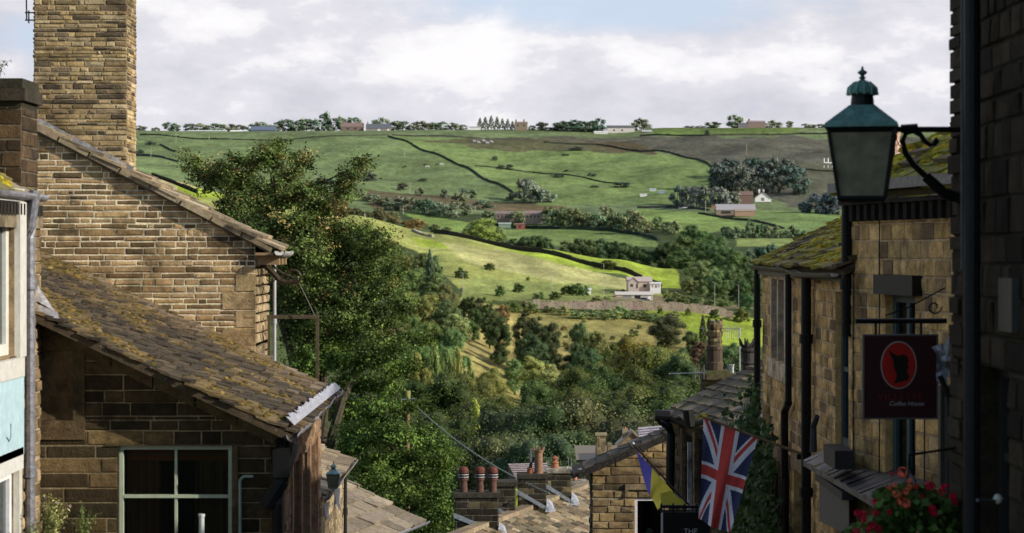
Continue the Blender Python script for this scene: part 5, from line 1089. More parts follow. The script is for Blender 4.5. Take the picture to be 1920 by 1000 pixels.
ae = thing('tv_aerial', 'upright comb shaped television aerial on a pole behind the weathered pot', 'aerial', tuple(P(1387, 697, 35.1)))
mb = MB(); mb.tube([P(1387, 697, 35.1), P(1387, 615, 35.1)], .012, ac, 6); obj('mast', mb, 'lead', ae)
mb = MB(); mb.tube([P(1312, 616, 35.5), P(1389, 617, 35.1)], .006, ac, 5)
for k in range(9): px = 1358+k*3.4; mb.tube([P(px, 612-(k % 2)*2, 35.15), P(px, 634+(k % 3)*2, 35.15)], .0035, (.35, .35, .35), 4)
mb.tube([P(1318, 612, 35.4), P(1318, 622, 35.4)], .004, ac, 4); obj('elements', mb, 'lead', ae)
ae = thing('tv_aerial', 'horizontal television aerial pointing left below the weathered pot', 'aerial', tuple(P(1320, 702, 34.9)))
mb = MB(); mb.tube([P(1254, 701, 34.9), P(1324, 699, 34.9)], .009, (.6, .6, .6), 6)
for px in (1256, 1268, 1280, 1292, 1302, 1308, 1314): mb.tube([P(px, 699, 34.7), P(px, 702, 35.15)], .004, ac, 4)
for px in (1304, 1311): mb.tube([P(px, 690, 34.9), P(px, 712, 34.9)], .005, ac, 4)
mb.tube([P(1320, 685, 34.9), P(1320, 712, 34.9)], .008, ac, 5); obj('boom', mb, 'lead', ae)
# ---- R3 and R2: street fronts on the right
R3 = thing('stone_house', 'yellow stone street front with mossy hipped roof and mullioned window', 'house', (5, 20, gz(20)))
X3 = 2.96; O = V((X3, 23.5, 0)); q3 = lambda px: 23.5-X3*F/(px-960)
def zz3(px, py): return (HY-py)/F*(X3*F/(px-960))
ops = [(q3(1447), zz3(1460, 676), q3(1487), zz3(1460, 524)), (q3(1452), -4.6, q3(1481), zz3(1465, 868)), (q3(1489), -4.6, q3(1507), zz3(1498, 884)), (q3(1567), zz3(1580, 842), q3(1593)-.01, zz3(1580, 548))]
pol = [(0, -6.5), (6.2, -6.5), (6.2, -.2), (0, -.2)]
mb = MB(); stone_wall(mb, O, NY_, NX_, pol, ops, (.10, .135), (.2, .45), PALY, .006, .012, (.75, .55, .33), 90)
prism(mb, O, NY_, NX_, pol, 5, (.2, .15, .09)); obj('wall', mb, 'stone', R3)
axr = (NY_, NX_, Z)
w_ = window(R3, O, NY_, NX_, ops[0], (.05, .045, .04), 3, 1, .03, .03, .1, 'three light mullioned window', sill=.2, sc=(.8, .62, .42))
mb = MB()
a, b, c, d = ops[0]
for f in (0, 1/3, 2/3, 1): x = a+(c-a)*f; mb.box((x-.045, -.09, b+.001), (x+.045, .012, d-.001), (.75, .58, .4), axr, O)
mb.box((a-.06, -.05, d+.001), (c+.06, .02, d+.12), (.6, .46, .3), axr, O); obj('stone_mullion', mb, 'stone', w_)
for k, o_ in ((1, ops[1]), (2, ops[2])):
    window(R3, O, NY_, NX_, o_, (.03, .03, .03), 1, 1, .05, .03, .1, lintel=.16, sc=(.34, .25, .15))
window(R3, O, NY_, NX_, ops[3], (.05, .08, .085), 1, 2, .08, .04, .05, 'tall dark window with blue grey frame')
A = V((X3-.10, 23.62, -.15)); S = V((1, 0, .50)).normalized()
def mf3(u, w_, r):
    n = noise.noise(V((u*.9, w_*1.2, 5)))+.5*noise.noise(V((u*3, w_*3, 9)))
    return ((.42, .36, .03), min(.85, .55+n)) if n > -.18 else None
mb = MB(); slate_roof(mb, A, NY_, S, 6.35, 3.2, .16, (.14, .34), .026, [(.17, .12, .07), (.13, .095, .055), (.22, .16, .1)], 91, moss_shadef=mf3); obj('roof', mb, 'slate', R3)
mb = MB(); rr = random.Random(14); pts = []
while len(pts) < 800:
    u, w_ = rr.uniform(.05, 6.2), rr.uniform(.05, 3)
    if noise.noise(V((u*.9, w_*1.2, 5)))+.4*noise.noise(V((u*3, w_*3, 9))) > -.05: pts.append((u, w_, rr.uniform(.015, .055)))
moss_blobs(mb, A, NY_, S, pts, 3); obj('moss', mb, 'moss', R3, smooth=True, kind='stuff')
gz3 = -.2
mb = MB(); gutter(mb, V((X3-.11, 23.66, -.17)), V((X3-.11, 20.6, -.18)), .05, (.10, .09, .07), 8, .002, 8); gutter(mb, V((X3-.11, 20.6, -.18)), V((X3-.15, 19.6, -.22)), .05, (.10, .09, .07), 8, .002, 5); gutter(mb, V((X3-.15, 19.6, -.22)), V((X3-.11, 17.6, -.2)), .05, (.10, .09, .07), 8, .002, 8); mb.box((X3-.06, 17.6, -.28), (X3-.002, 23.6, -.19), (.09, .075, .05)); obj('gutter', mb, 'lead', R3)
drainpipe(R3, V((X3-.06, 23.55, -.22)), -5.5, .04, label='black downpipe at the far corner', swan=V((0, 0, .02)))
p1 = MB(); bl = (.006, .006, .006)
y1_ = X3*F/(1487-960)-.15; xx = X3-.07; p1.tube([V((xx, y1_, -.25)), V((xx, y1_, zz3(1485, 752)))], .035, bl, 10); p1.tube([V((xx, y1_, zz3(1485, 752))), V((xx, y1_+.3, zz3(1485, 775))), V((xx, y1_+.3, -6))], .042, bl, 10); obj('drainpipe', p1, 'black', R3, 'black downpipe with a kink beside the mullioned window')
y2_ = X3*F/(1524-960)-.1; drainpipe(R3, V((X3-.08, y2_, -.22)), -6, .05, label='black downpipe right of the mullioned window')
mb = MB(); ledA, ledB = V((2.72, 18.6, -1.96)), V((2.86, 15.6, -1.98))
n_ = 24
for k in range(n_):
    t0, t1 = k/n_, (k+1)/n_; a, b = ledA.lerp(ledB, t0), ledA.lerp(ledB, t1); a2 = V((3.05+.25*t0, a.y, a.z+.16)); b2 = V((3.05+.25*t1, b.y, b.z+.16)); j = Z*random.uniform(-.01, .015)
    mb.face([a+j, b+j, b2, a2], jit((.06, .06, .065), .5)); mb.face([a+j, b+j, b-Z*.05, a-Z*.05], jit((.12, .12, .12), .4)); mb.face([a-Z*.05, b-Z*.05, b2-Z*.3, a2-Z*.3], bl)
obj('shop_canopy', mb, 'lead', R3, 'lead covered ledge over the shop front')
mb = MB(); mb.face([V((2.84, 18.4, -2.06)), V((2.86, 16.9, -2.06)), V((2.86, 16.9, -2.42)), V((2.84, 18.4, -2.50))], (.11, .11, .10)); mb.box((2.8, 16.9, -2.12), (2.9, 18.4, -2.05), (.04, .04, .04)); obj('fascia_board', mb, 'paint', R3, 'blank dark grey shop fascia board')
mb = MB(); mb.box((2.74, 16.9, -1.86), (2.9, 17.5, -1.70), (.035, .033, .035)); ob_ = MB(); ob_.tube([V((2.74, 18.1, -1.83)), V((2.74, 18.1, -1.6)), V((2.76, 18.0, -1.5))], .035, (.06, .06, .06), 8, .025); obj('floodlight', ob_, 'paint', label='small grey floodlight standing on the far end of the lead ledge', cat='floodlight', origin=(2.74, 18.1, -1.83)); pl = obj('planter_box', mb, 'paint', label='dark empty planter box standing on the lead ledge', cat='planter', origin=(2.75, 17.3, -1.85))
# flag pole and union flag
fp = MB(); a, b = P(1312, 780, 21.0), P(1505, 852, 20.0); fp.tube([a, b], .012, (.18, .12, .06), 8, .016)
fp.tube([b+V((-.02, 0, 0)), V((2.9, 20.0, b.z-.05))], .04, bl, 8)
obj('flagpole', fp, 'bark', label='slender wooden pole slanting out from the wall carrying the union flag', cat='flagpole', origin=tuple(b))
def jack(u, v):   # u along the fly 0..2, v along the hoist 0..1, centred
    U, W = (u-1.0), (v-.5); W_ = (.86, .84, .87); R_ = (.66, .085, .07); B_ = (.055, .065, .135)
    if abs(U) < .1 or abs(W) < .1: return R_
    if abs(U) < .167 or abs(W) < .167: return W_
    # diagonals of a 2:1 flag
    s = math.sqrt(5)/2
    d1 = (W-U*.5)/s*1.0*1.0; d2 = (W+U*.5)/s
    for d, sg in ((d1, 1), (d2, -1)):
        if abs(d) < .1:
            side = (1 if U < 0 else -1)*(1 if sg == 1 else -1)
            dd = d*side
            return R_ if 0 < dd*1 < .067 else W_
    return B_
def flag_surface(c4, n, m_, wave, seed, colf, label, cat, fold=.04, name='flag'):
    TL, TR, BR, BL = c4; mb = MB(); vs_ = []
    for i in range(m_+1):
        for j in range(n+1):
            s, t = j/n, i/m_; p = (TL.lerp(TR, s)).lerp(BL.lerp(BR, s), t)
            k = fold*(.25+.75*t); p = p+V((.25*k*math.sin(9*s+2*t), -k*math.sin(s*11+t*3+seed)-k*.5*math.sin(s*23+t*5), .35*k*math.sin(7*s+seed)*t)); vs_.append(tuple(p))
    mb.v = vs_
    for i in range(m_):
        for j in range(n): a = i*(n+1)+j; mb.f.append((a, a+1, a+n+2, a+n+1)); mb.c.append(colf((j+.5)/n, (i+.5)/m_))
    return obj(name, mb, 'cloth', label=label, cat=cat, smooth=True, origin=tuple(TL))
flag_surface([P(1319, 785, 21), P(1421, 822, 20.5), P(1371, 1000, 20.55), P(1308, 976, 20.9)], 90, 150, 1, .5, lambda s, t: jack(t*2, s), 'union flag hanging from a slanting pole in front of the ivy', 'flag', .05, 'union_flag')
# Ukrainian colours
fp = MB(); a, b = P(1187, 833, 26.0), P(1283, 938, 25.0); fp.tube([a, b, P(1300, 955, 24.9)], .012, (.03, .025, .02), 8); fp.lathe(a, [(.004, .03), (.02, .015), (.02, -.005), (.004, -.02)], (.6, .6, .6), 8)
obj('flagpole', fp, 'bark', label='dark pole slanting down to the right carrying the blue and yellow flag', cat='flagpole', origin=tuple(b))
BLU = (.16, .15, .62); YEL = (.9, .74, .10)
flag_surface([P(1193, 846, 26.0), P(1262, 922, 25.3), P(1234, 958, 25.4), P(1208, 908, 25.9)], 30, 24, 1, .9, lambda s, t: BLU if s < .44 else YEL, 'blue and yellow flag sagging from a dark pole above the pub sign', 'flag', .03, 'two_colour_flag')
mb = MB()
for (a_, b_, c_, d_, cl_) in (((1238, 926), (1258, 920), (1290, 948), (1240, 947), YEL), ((1256, 921), (1264, 925), (1280, 934), (1270, 937), BLU), ((1262, 930), (1276, 931), (1286, 946), (1262, 946), YEL)):
    mb.face([P(*a_, 25.2), P(*b_, 25.15), P(*c_, 25.1), P(*d_, 25.2)], cl_)
obj('folded_cloth', mb, 'cloth', label='bunched yellow end of cloth resting on the pub sign bracket', cat='cloth', origin=tuple(P(1265, 946, 25)))
ps = thing('pub_sign', 'black projecting pub sign with small white lettering at the bottom edge', 'sign', tuple(P(1285, 960, 24.8)))
mb = MB(); mb.box((P(1243, 0, 24.8).x, 24.75, P(0, 1080, 24.8).z), (P(1330, 0, 24.8).x, 24.85, P(0, 960, 24.8).z), (.008, .008, .008)); obj('panel', mb, 'paint', ps)
mb = MB(); mb.tube([P(1238, 950, 24.8), P(1340, 950, 24.8)], .02, bl, 6); mb.tube([P(1238, 958, 24.8), P(1340, 958, 24.8)], .012, bl, 6)
for px in (1240, 1262, 1284, 1306): mb.tube([P(px, 944, 24.8), P(px, 962, 24.8)], .012, bl, 5)
obj('bracket', mb, 'black', ps)
def text(parent, s, C, size, col, U=PX_, Nn=NY_, shear=0, m='paint', name='lettering', space=1.0):
    cu = bpy.data.curves.new(name, 'FONT'); cu.body = s; cu.size = size; cu.align_x = 'CENTER'; cu.align_y = 'CENTER'; cu.shear = shear; cu.extrude = .001; cu.space_character = space
    tmp = bpy.data.objects.new('tmp', cu); COL.objects.link(tmp); bpy.context.view_layer.update()
    me = bpy.data.meshes.new_from_object(tmp.evaluated_get(bpy.context.evaluated_depsgraph_get())); bpy.data.objects.remove(tmp)
    mb = MB(); mb.v = [tuple(C+U*v.co.x+Z*v.co.y+Nn*v.co.z) for v in me.vertices]; mb.f = [tuple(p.vertices) for p in me.polygons]; mb.c = [col]*len(mb.f)
    return obj(name, mb, m, parent)
text(ps, 'THE', P(1295, 997, 24.72), .095, (.6, .6, .6))
# ivy
def ivy():
    r = np.random.default_rng(5); t = thing('ivy', 'dark green ivy climbing the wall behind the union flag', 'ivy', (2.88, 22.3, -4)); n = 9000
    y = r.uniform(20.9, 23.9, n); z = r.uniform(-5.5, -1.4, n); top = -2.0+.35*np.sin(y*5)-.5*(23.6-y)*0+(y-22.6)*.25; keep = (z < top+r.uniform(-.1, .15, n)); y, z = y[keep], z[keep]
    x = 2.84-r.uniform(0, .22, len(y))*(1+.6*np.sin(y*4+z*3)); cen = np.stack([x, y, z], 1); nn = r.normal(size=cen.shape)*.4+np.array([-.8, -.5, .45]); nn /= np.linalg.norm(nn, axis=1)[:, None]
    cols = np.array((.055, .1, .028))*r.uniform(.4, 1.7, (len(y), 1)); v, c = leaves_np(cen, nn, .035*r.uniform(.6, 1.5, len(y)), cols, r, .8)
    me = mesh_np('leaves', v-np.array((2.88, 22.3, -4)), c); me.materials.append(M['leaf']); o = bpy.data.objects.new('leaves', me); COL.objects.link(o); o.parent = t
    mb = MB()
    for k in range(9): y_ = 21+k*.3; mb.tube([V((2.87, y_, -5.5)), V((2.86, y_+.1, -4)), V((2.86, y_-.1, -2.4))], .015, (.06, .045, .03), 5)
    obj('stem', mb, 'bark', t)
ivy()
# ---- R2
R2 = thing('stone_house', 'taller yellow stone house front behind the coffee house sign', 'house', (5, 15, gz(15)))
dt = V((.2, -.98, 0)).normalized(); n2 = V((-.98, -.2, 0)).normalized(); O = V((2.95, 17.45, 0))
def t2(px): k = (px-960)/F; return (k*17.45-2.95)/(dt.x-k*dt.y)
def z2(px, py): t = t2(px); return (HY-py)/F*(17.45+dt.y*t)
ops = [(t2(1661), -3.1, t2(1717), z2(1690, 552))]
pol = [(0, -6), (6, -6), (6, .42), (0, .42)]
mb = MB(); stone_wall(mb, O, dt, n2, pol, ops, (.12, .155), (.12, .32), PALY, .006, .010, (.75, .56, .34), 100)
prism(mb, O, dt, n2, pol, 4.5, (.2, .15, .09)); stone_wall(mb, O, -n2, -dt, [(0, -.6), (4.5, -.6), (4.5, .42), (0, .42)], (), (.1, .13), (.2, .4), PALY, .014, .012, (.3, .22, .13), 101)
obj('wall', mb, 'stone', R2); ax2 = (dt, n2, Z)
w_ = window(R2, O, dt, n2, ops[0], (.06, .10, .10), 2, 1, .07, .06, .06, 'tall dark window with teal frame')
mb = MB(); mb.box((t2(1656), .002, z2(1690, 553)), (t2(1730), .09, z2(1690, 516)), (.012, .012, .012), ax2, O); obj('blind_box', mb, 'paint', R2, 'dark grey box over the tall window')
mb = MB()
for k in range(34): u = .02+k*.17; mb.box((u, .0, .25), (u+.075, .07, .39), (.03, .027, .022), ax2, O); mb.box((u+.095, .0, .27), (u+.135, .035, .385), (.3, .26, .18), ax2, O)
mb.box((-.03, .0, .393), (6, .09, .43), (.05, .045, .04), ax2, O); obj('corbel_course', mb, 'stone', R2)
mb = MB(); ga = O+n2*.12+Z*.56-dt*.04; gutter(mb, ga, ga+dt*1.4, .06, (.07, .065, .06), 8, .0, 4); gutter(mb, ga+dt*1.4, ga+dt*6, .06, (.07, .065, .06), 8, .0, 8)
mb.box((-.03, .17, .5), (6, .185, .585), (.16, .155, .15), ax2, O); obj('gutter', mb, 'lead', R2)
A = O+n2*.10+Z*.5-dt*.05; S = (-n2+Z*.55).normalized()
mb = MB(); slate_roof(mb, A, dt, S, 6.2, 6.3, .22, (.2, .45), .026, [(.16, .13, .06), (.13, .1, .05)], 102, moss_shadef=lambda u, w, r: ((.26, .25, .03), .8) if r.random() < .8 else None); obj('roof', mb, 'slate', R2)  # unseen upper slope run deep so its ridge shades the lean-to opposite
mb = MB(); rr = random.Random(15); moss_blobs(mb, A, dt, S, [(rr.uniform(.0, 4), rr.uniform(.05, 3.2), rr.uniform(.02, .075)) for _ in range(750)], 5); obj('moss', mb, 'moss', R2, smooth=True, kind='stuff')
drainpipe(R2, O+n2*.04+dt*.06+Z*.35, -.75, .045, label='black downpipe at the corner above the mossy roof')
mb = MB(); u = t2(1656)-.01; mb.tube([O+dt*u+n2*.03+Z*.3, O+dt*u+n2*.03-Z*2.3], .006, bl, 5); obj('cable', mb, 'black', R2)
mb = MB(); u = t2(1740); mb.tube([O+dt*u+n2*.03-Z*1.0, O+dt*u+n2*.03-Z*2.5], .006, bl, 5); obj('cable', mb, 'black', R2)
# chimney of R2's neighbour behind: clay pot and crown pot
mb = MB(); x0_, x1_ = P(1662, 0, 22).x, P(1740, 0, 22).x; chimney_body(mb, x0_, x1_, 22, 22.6, .2, P(0, 330, 22).z, PALD, 103)
ck = obj('chimney', mb, 'stone', R3, 'chimney half hidden behind the lantern')
mb = MB(); C = P(1676, 332, 22.3); R0 = 13/F*22.3
mb.lathe(C, [(R0*1.05, 0), (R0, .12), (R0*.8, .16), (R0*.95, .2), (R0*.9, .34), (R0, .36), (R0*.75, .4), (R0*.9, .46), (R0, .5), (R0*.7, .55)], cf=lambda z, j: (.55, .36, .28) if (j+int(z*20)) % 5 else (.1, .05, .03), n=16); obj('chimney_pot', mb, 'clay', ck, 'ornate pink clay pot')
mb = MB(); C = P(1722, 322, 22.3); mb.lathe(C, [(.1, 0), (.09, .1), (.12, .13), (.13, .18)], (.03, .02, .02), 12)
for j in range(8): a = j*.785; p = C+V((math.cos(a)*.12, math.sin(a)*.12, .16)); mb.tube([p, p+V((math.cos(a)*.04, 0, .1))], .03, (.03, .02, .02), 4, .006)
obj('chimney_pot', mb, 'clay', ck, 'dark jagged crown pot')
ae = thing('tv_aerial', 'white comb shaped aerial just left of the big lantern', 'aerial', tuple(P(1640, 330, 22.2)))
mb = MB(); wc_ = (.8, .8, .8); mb.tube([P(1545, 306, 22.2), P(1668, 309, 22.2)], .011, wc_, 6)
for k in range(8): mb.tube([P(1545+k*7.5, 297, 22.2), P(1545+k*7.5, 307, 22.2)], .006, wc_, 4); mb.tube([P(1545+k*7.5, 310, 22.2), P(1545+k*7.5, 315, 22.2)], .0035, wc_, 4)
obj('elements', mb, 'paint', ae); mb = MB(); mb.tube([P(1668, 300, 22.2), P(1668, 340, 22.2)], .012, (.4, .4, .4), 6); obj('mast', mb, 'lead', ae)
# coffee house sign
cs = thing('hanging_sign', 'dark coffee house sign with red oval and black bonneted head silhouette', 'sign', tuple(P(1687, 605, 13.5)))
Ys = 13.5; s_p = lambda a, b, dy=0: P(a, b, Ys)+V((0, dy, 0))
mb = MB(); mb.box((P(1620, 0, Ys).x, Ys-.015, P(0, 783, Ys).z), (P(1755, 0, Ys).x, Ys+.015, P(0, 630, Ys).z), (.035, .006, .009)); bd = obj('board', mb, 'paint', cs)
mb = MB(); fc = (.10, .095, .095)
for (a, b, c, d) in ((1617, 627, 1758, 630.0), (1617, 783, 1758, 786), (1617, 630, 1620, 783), (1755, 630, 1758, 783)): mb.box((P(a, 0, Ys).x, Ys-.022, P(0, d, Ys).z), (P(c, 0, Ys).x, Ys+.022, P(0, b, Ys).z), fc)
obj('frame', mb, 'paint', cs)
def disc(rx, ry, cx, cy, dy, col, name, par, n=48):
    mb = MB(); mb.face([s_p(cx+math.cos(2*math.pi*k/n)*rx, cy+math.sin(2*math.pi*k/n)*ry, dy) for k in range(n)], col); return obj(name, mb, 'paint', par)
disc(34, 45, 1684, 684.5, -.018, (.35, .3, .28), 'oval_rim', bd); disc(31.5, 42.5, 1684, 684.5, -.021, (.42, .012, .008), 'oval', bd)
sil = [(1665, 655), (1674, 663), (1683, 667), (1692, 664), (1700, 668), (1702, 676), (1700, 684), (1703, 690), (1699, 694), (1701, 700), (1704, 706), (1700, 713), (1692, 715), (1684, 717), (1674, 719), (1679, 710), (1680, 702), (1676, 693), (1674, 684), (1673, 674), (1668, 665)]
mb = MB(); mb.face([s_p(a, b, -.024) for a, b in sil], (.006, .004, .004)); obj('silhouette', mb, 'paint', bd)
text(bd, 'VILLETTE', s_p(1687, 745, -.018), .062, (.16, .012, .012), space=1.25); text(bd, 'Coffee House', s_p(1698, 757, -.018), .042, (.36, .36, .36), shear=.35)
mb = MB(); mb.tube([s_p(1604, 602), s_p(1775, 602)], .018, bl, 8)
for px in (1642, 1727): mb.tube([s_p(px, 604), s_p(px, 629)], .009, bl, 6)
mb.tube([s_p(1660, 592), s_p(1700, 578), s_p(1772, 540)], .005, bl, 5)
pts = [s_p(1752+math.cos(k*.5)*(14-k*.7), 576+math.sin(k*.5)*(14-k*.7)) for k in range(15)]; mb.tube(pts, .006, bl, 5); obj('bracket', mb, 'black', cs)
# ---- R1: nearest dark wall
R1 = thing('stone_house', 'nearest dark rough stone wall filling the right edge', 'house', (4, 8, gz(8)))
X_ = 2.5; O = V((X_, 11.25, 0)); pol = [(0, -4), (9, -4), (9, 3.1), (0, 3.1)]; q1 = lambda px: 11.25-X_*F/(px-960)
def zz1(px, py): return (HY-py)/F*(X_*F/(px-960))
ops = [(q1(1838), zz1(1865, 1040), q1(1893), zz1(1865, 690))]
mb = MB(); stone_wall(mb, O, NY_, NX_, pol, ops, (.11, .2), (.16, .4), [tuple(z*.75 for z in c) for c in PALK], .012, .012, (.04, .034, .022), 110, 1)
prism(mb, O, NY_, NX_, pol, 4, (.06, .05, .035)); rr = random.Random(77); z = -3.9
while z < 3.1:
    h = rr.uniform(.05, .13); e = rr.uniform(.0, .022); L = rr.uniform(.15, .4); mb.box((-.0-rr.uniform(0, .035), -.3, z), (L, .012+e, z+h-.015), jit((.05, .04, .026), .4), (NY_, NX_, Z), O); z += h
obj('wall', mb, 'stone', R1)
window(R1, O, NY_, NX_, ops[0], (.03, .03, .03), 1, 2, .06, .04, .1, 'black shop window at the right edge', sill=.12, sc=(.06, .055, .045))
A = O+V((-.25, .2, 3.12)); mb = MB(); slate_roof(mb, A, NY_, V((1, 0, .5)).normalized(), 9.2, 4, .24, (.2, .5), .03, SLD, 111); obj('roof', mb, 'slate', R1)
mb = MB(); yp = (X_-.12)*F/(1822-960); mb.tube([V((X_-.12, yp, 3.2)), V((X_-.12, yp, -4))], .045, (.015, .016, .018), 12); mb.tube([V((X_-.165, yp+.03, 3.2)), V((X_-.165, yp+.03, -.1))], .006, (.12, .12, .13), 6); obj('drainpipe', mb, 'black', R1, 'thick black downpipe near the wall corner')  # slim grey tube along the pipe draws its highlight
mb = MB(); mb.box((q1(1890), .0, zz1(1902, 622)), (q1(1916), .05, zz1(1902, 522)), (.06, .06, .05), (NY_, NX_, Z), O); obj('wall_plate', mb, 'paint', R1, 'pale weathered plate fixed to the wall')
mb = MB(); mb.tube([V((X_-.02, 10.2, zz1(1860, 932))), V((X_-.14, 10.1, zz1(1872, 932)))], .01, (.1, .1, .1), 6); C = P(1871, 936, 10.2); mb.lathe(C, [(.004, -.026), (.018, -.018), (.026, 0), (.018, .018), (.004, .026)], (.6, .57, .5), 12); obj('festoon_bulb', mb, 'paint', label='small round white bulb against the dark right wall', cat='bulb', origin=tuple(C))
# crumpled lead porch between the near wall and the sign
pc = thing('porch_canopy', 'crumpled pale lead canopy and its timber post by the coffee house sign', 'canopy', tuple(P(1775, 700, 12.3)))
mb = MB(); rr = random.Random(6)
g_ = [[P(1748+i*8+(j*5 if i == 0 else 0), 650+j*11+rr.uniform(-3, 3)-i*2, 12.3)+V((0, rr.uniform(-.03, .03), 0)) for j in range(7)] for i in range(6)]
for i in range(5):
    for j in range(6): mb.face([g_[i][j], g_[i+1][j], g_[i+1][j+1], g_[i][j+1]], jit((.3, .3, .34), .45))
mb.face([P(1768, 650, 12.25), P(1784, 622, 12.2), P(1794, 630, 12.3), P(1794, 672, 12.3), P(1776, 668, 12.25)], (.5, .5, .56)); obj('lead_sheet', mb, 'lead', pc)
mb = MB()
for k, px in enumerate((1760, 1768, 1776, 1785)): mb.box((P(px, 0, 12.4).x, 12.35+k*.01, P(0, 1000, 12.4).z), (P(px+5, 0, 12.4).x, 12.42+k*.01, P(0, 722, 12.4).z), jit((.1, .09, .08), .4))
mb.tube([P(1762, 705, 12.3), P(1782, 750, 12.3), P(1792, 790, 12.3)], .018, bl, 6); obj('timber_post', mb, 'paint', pc)
mb = MB()
g_ = [P(1852, 568, 10.6), P(1840, 590, 10.6), P(1818, 640, 10.6), P(1815, 672, 10.6), P(1835, 690, 10.6), P(1852, 650, 10.6), P(1860, 600, 10.6)]
mb.face(g_, (.05, .05, .045)); mb.face([P(1816, 664, 10.55), P(1828, 672, 10.55), P(1826, 686, 10.55), P(1818, 686, 10.55)], (.4, .4, .42)); obj('cloth_wrap', mb, 'cloth', label='dull grey furled cloth hanging on the dark near wall', cat='cloth', origin=tuple(P(1840, 640, 10.6)))
# ---- the big lantern
ln = thing('street_lantern', 'large verdigris topped lantern with frosted panes on an iron wall bracket', 'lantern', tuple(P(1617, 238, 11)))
lantern_mesh(ln, P(1617, 238, 11), .194, 0, 0, rot=math.radians(-12))
mb = MB(); y = 11.0; LP = lambda a, b: P(a, b, y)
mb.tube([LP(1675, 243), LP(1800, 243)], .016, bl, 8); mb.tube([LP(1690, 242), LP(1720, 240)], .024, bl, 8)
sc_ = [(1735, 330), (1712, 308), (1697, 285), (1692, 265), (1698, 250), (1712, 246), (1726, 253), (1734, 265), (1744, 272), (1754, 270), (1756, 263)]
mb.tube([LP(*p) for p in sc_], .018, bl, 8, .012); mb.lathe(LP(1755, 265), [(.004, -.02), (.02, 0), (.004, .02)], bl, 8)
mb.tube([LP(1735, 330), LP(1770, 362), LP(1800, 372)], .03, bl, 8); obj('bracket', mb, 'black', ln)
# ivy/iron clump at bracket foot
# ---- geranium basket
gb = thing('geranium_basket', 'hanging basket of red and coral geraniums at the lower right', 'flower basket', tuple(P(1705, 1010, 11.2)))
r = np.random.default_rng(21); cen = []; nor = []; cols = []
for i in range(2600):
    px = r.normal(1715, 55); top = 905+((px-1700)/75)**2*22 if px > 1640 else 960+(1640-px)*.5
    py = top+abs(r.normal(0, 55))+5; Y = 11.2+r.normal(0, .1); cen.append(np.array(P(px, py, Y))); n = r.normal(size=3)*.6+np.array([.1, -.5, .7]); nor.append(n/np.linalg.norm(n)); cols.append(np.array((.085, .15, .035))*r.uniform(.3, 1.9))
v, c = leaves_np(np.array(cen), np.array(nor), .022*r.uniform(.6, 1.4, len(cen)), np.array(cols), r, .95)
bo = np.array(P(1705, 1010, 11.2)); me = mesh_np('leaves', v-bo, c); me.materials.append(M['leaf']); o = bpy.data.objects.new('leaves', me); COL.objects.link(o); o.parent = gb
CORAL = (1.0, .22, .13); RED = (.65, .015, .06); 
blooms = [(1692, 886, 10, CORAL), (1690, 940, 8, CORAL), (1699, 944, 9, CORAL), (1680, 926, 7, CORAL), (1690, 923, 7, CORAL), (1699, 922, 6, CORAL), (1704, 914, 6, CORAL), (1716, 912, 6, (.6, .05, .05)), (1705, 902, 5, CORAL), (1678, 910, 5, CORAL), (1668, 915, 5, CORAL), (1742, 912, 9, RED), (1772, 915, 8, RED), (1765, 922, 7, RED), (1786, 932, 9, RED), (1790, 942, 7, RED), (1748, 955, 8, RED), (1752, 962, 8, RED), (1640, 940, 6, RED), (1608, 962, 7, RED), (1620, 965, 7, RED), (1618, 975, 6, RED), (1642, 962, 6, RED), (1636, 985, 8, RED), (1645, 990, 9, RED), (1630, 996, 8, RED), (1606, 995, 7, RED), (1672, 888, 4, RED), (1668, 960, 5, RED), (1728, 930, 5, RED)]
for (a, b, rr_, cl_) in blooms:
    mb = MB(); C = P(a, b, 11.0+random.uniform(-.06, .06)); R0 = rr_/F*11
    for k in range(16):
        d = V(np.random.default_rng(k+a).normal(size=3)).normalized(); p = C+d*R0*.75
        u_ = d.cross(Z).normalized(); v_ = d.cross(u_)
        for j in range(4): an = j*1.571+k; mb.face([p, p+(u_*math.cos(an-.6)+v_*math.sin(an-.6))*R0*.42+d*R0*.15, p+(u_*math.cos(an)+v_*math.sin(an))*R0*.5+d*R0*.2, p+(u_*math.cos(an+.6)+v_*math.sin(an+.6))*R0*.42+d*R0*.15], jit(cl_, .3, .1))
    mb.tube([C-Z*R0, C-Z*(R0+.08)], .002, (.08, .12, .04), 4); obj('flower_head', mb, 'cloth', gb)
mb = MB(); C = P(1705, 1040, 11.2); mb.lathe(C, [(.05, -.22), (.14, -.15), (.19, 0)], (.06, .045, .03), 16)
for k in range(3): a = k*2.09; mb.tube([C+V((math.cos(a)*.19, math.sin(a)*.19, 0)), C+V((0, 0, .5))], .003, bl, 4)
mb.tube([C+V((0, 0, .5)), C+V((0, 0, .56)), V((X_, 11.05, C.z+.62))], .008, bl, 6); obj('basket', mb, 'bark', gb)
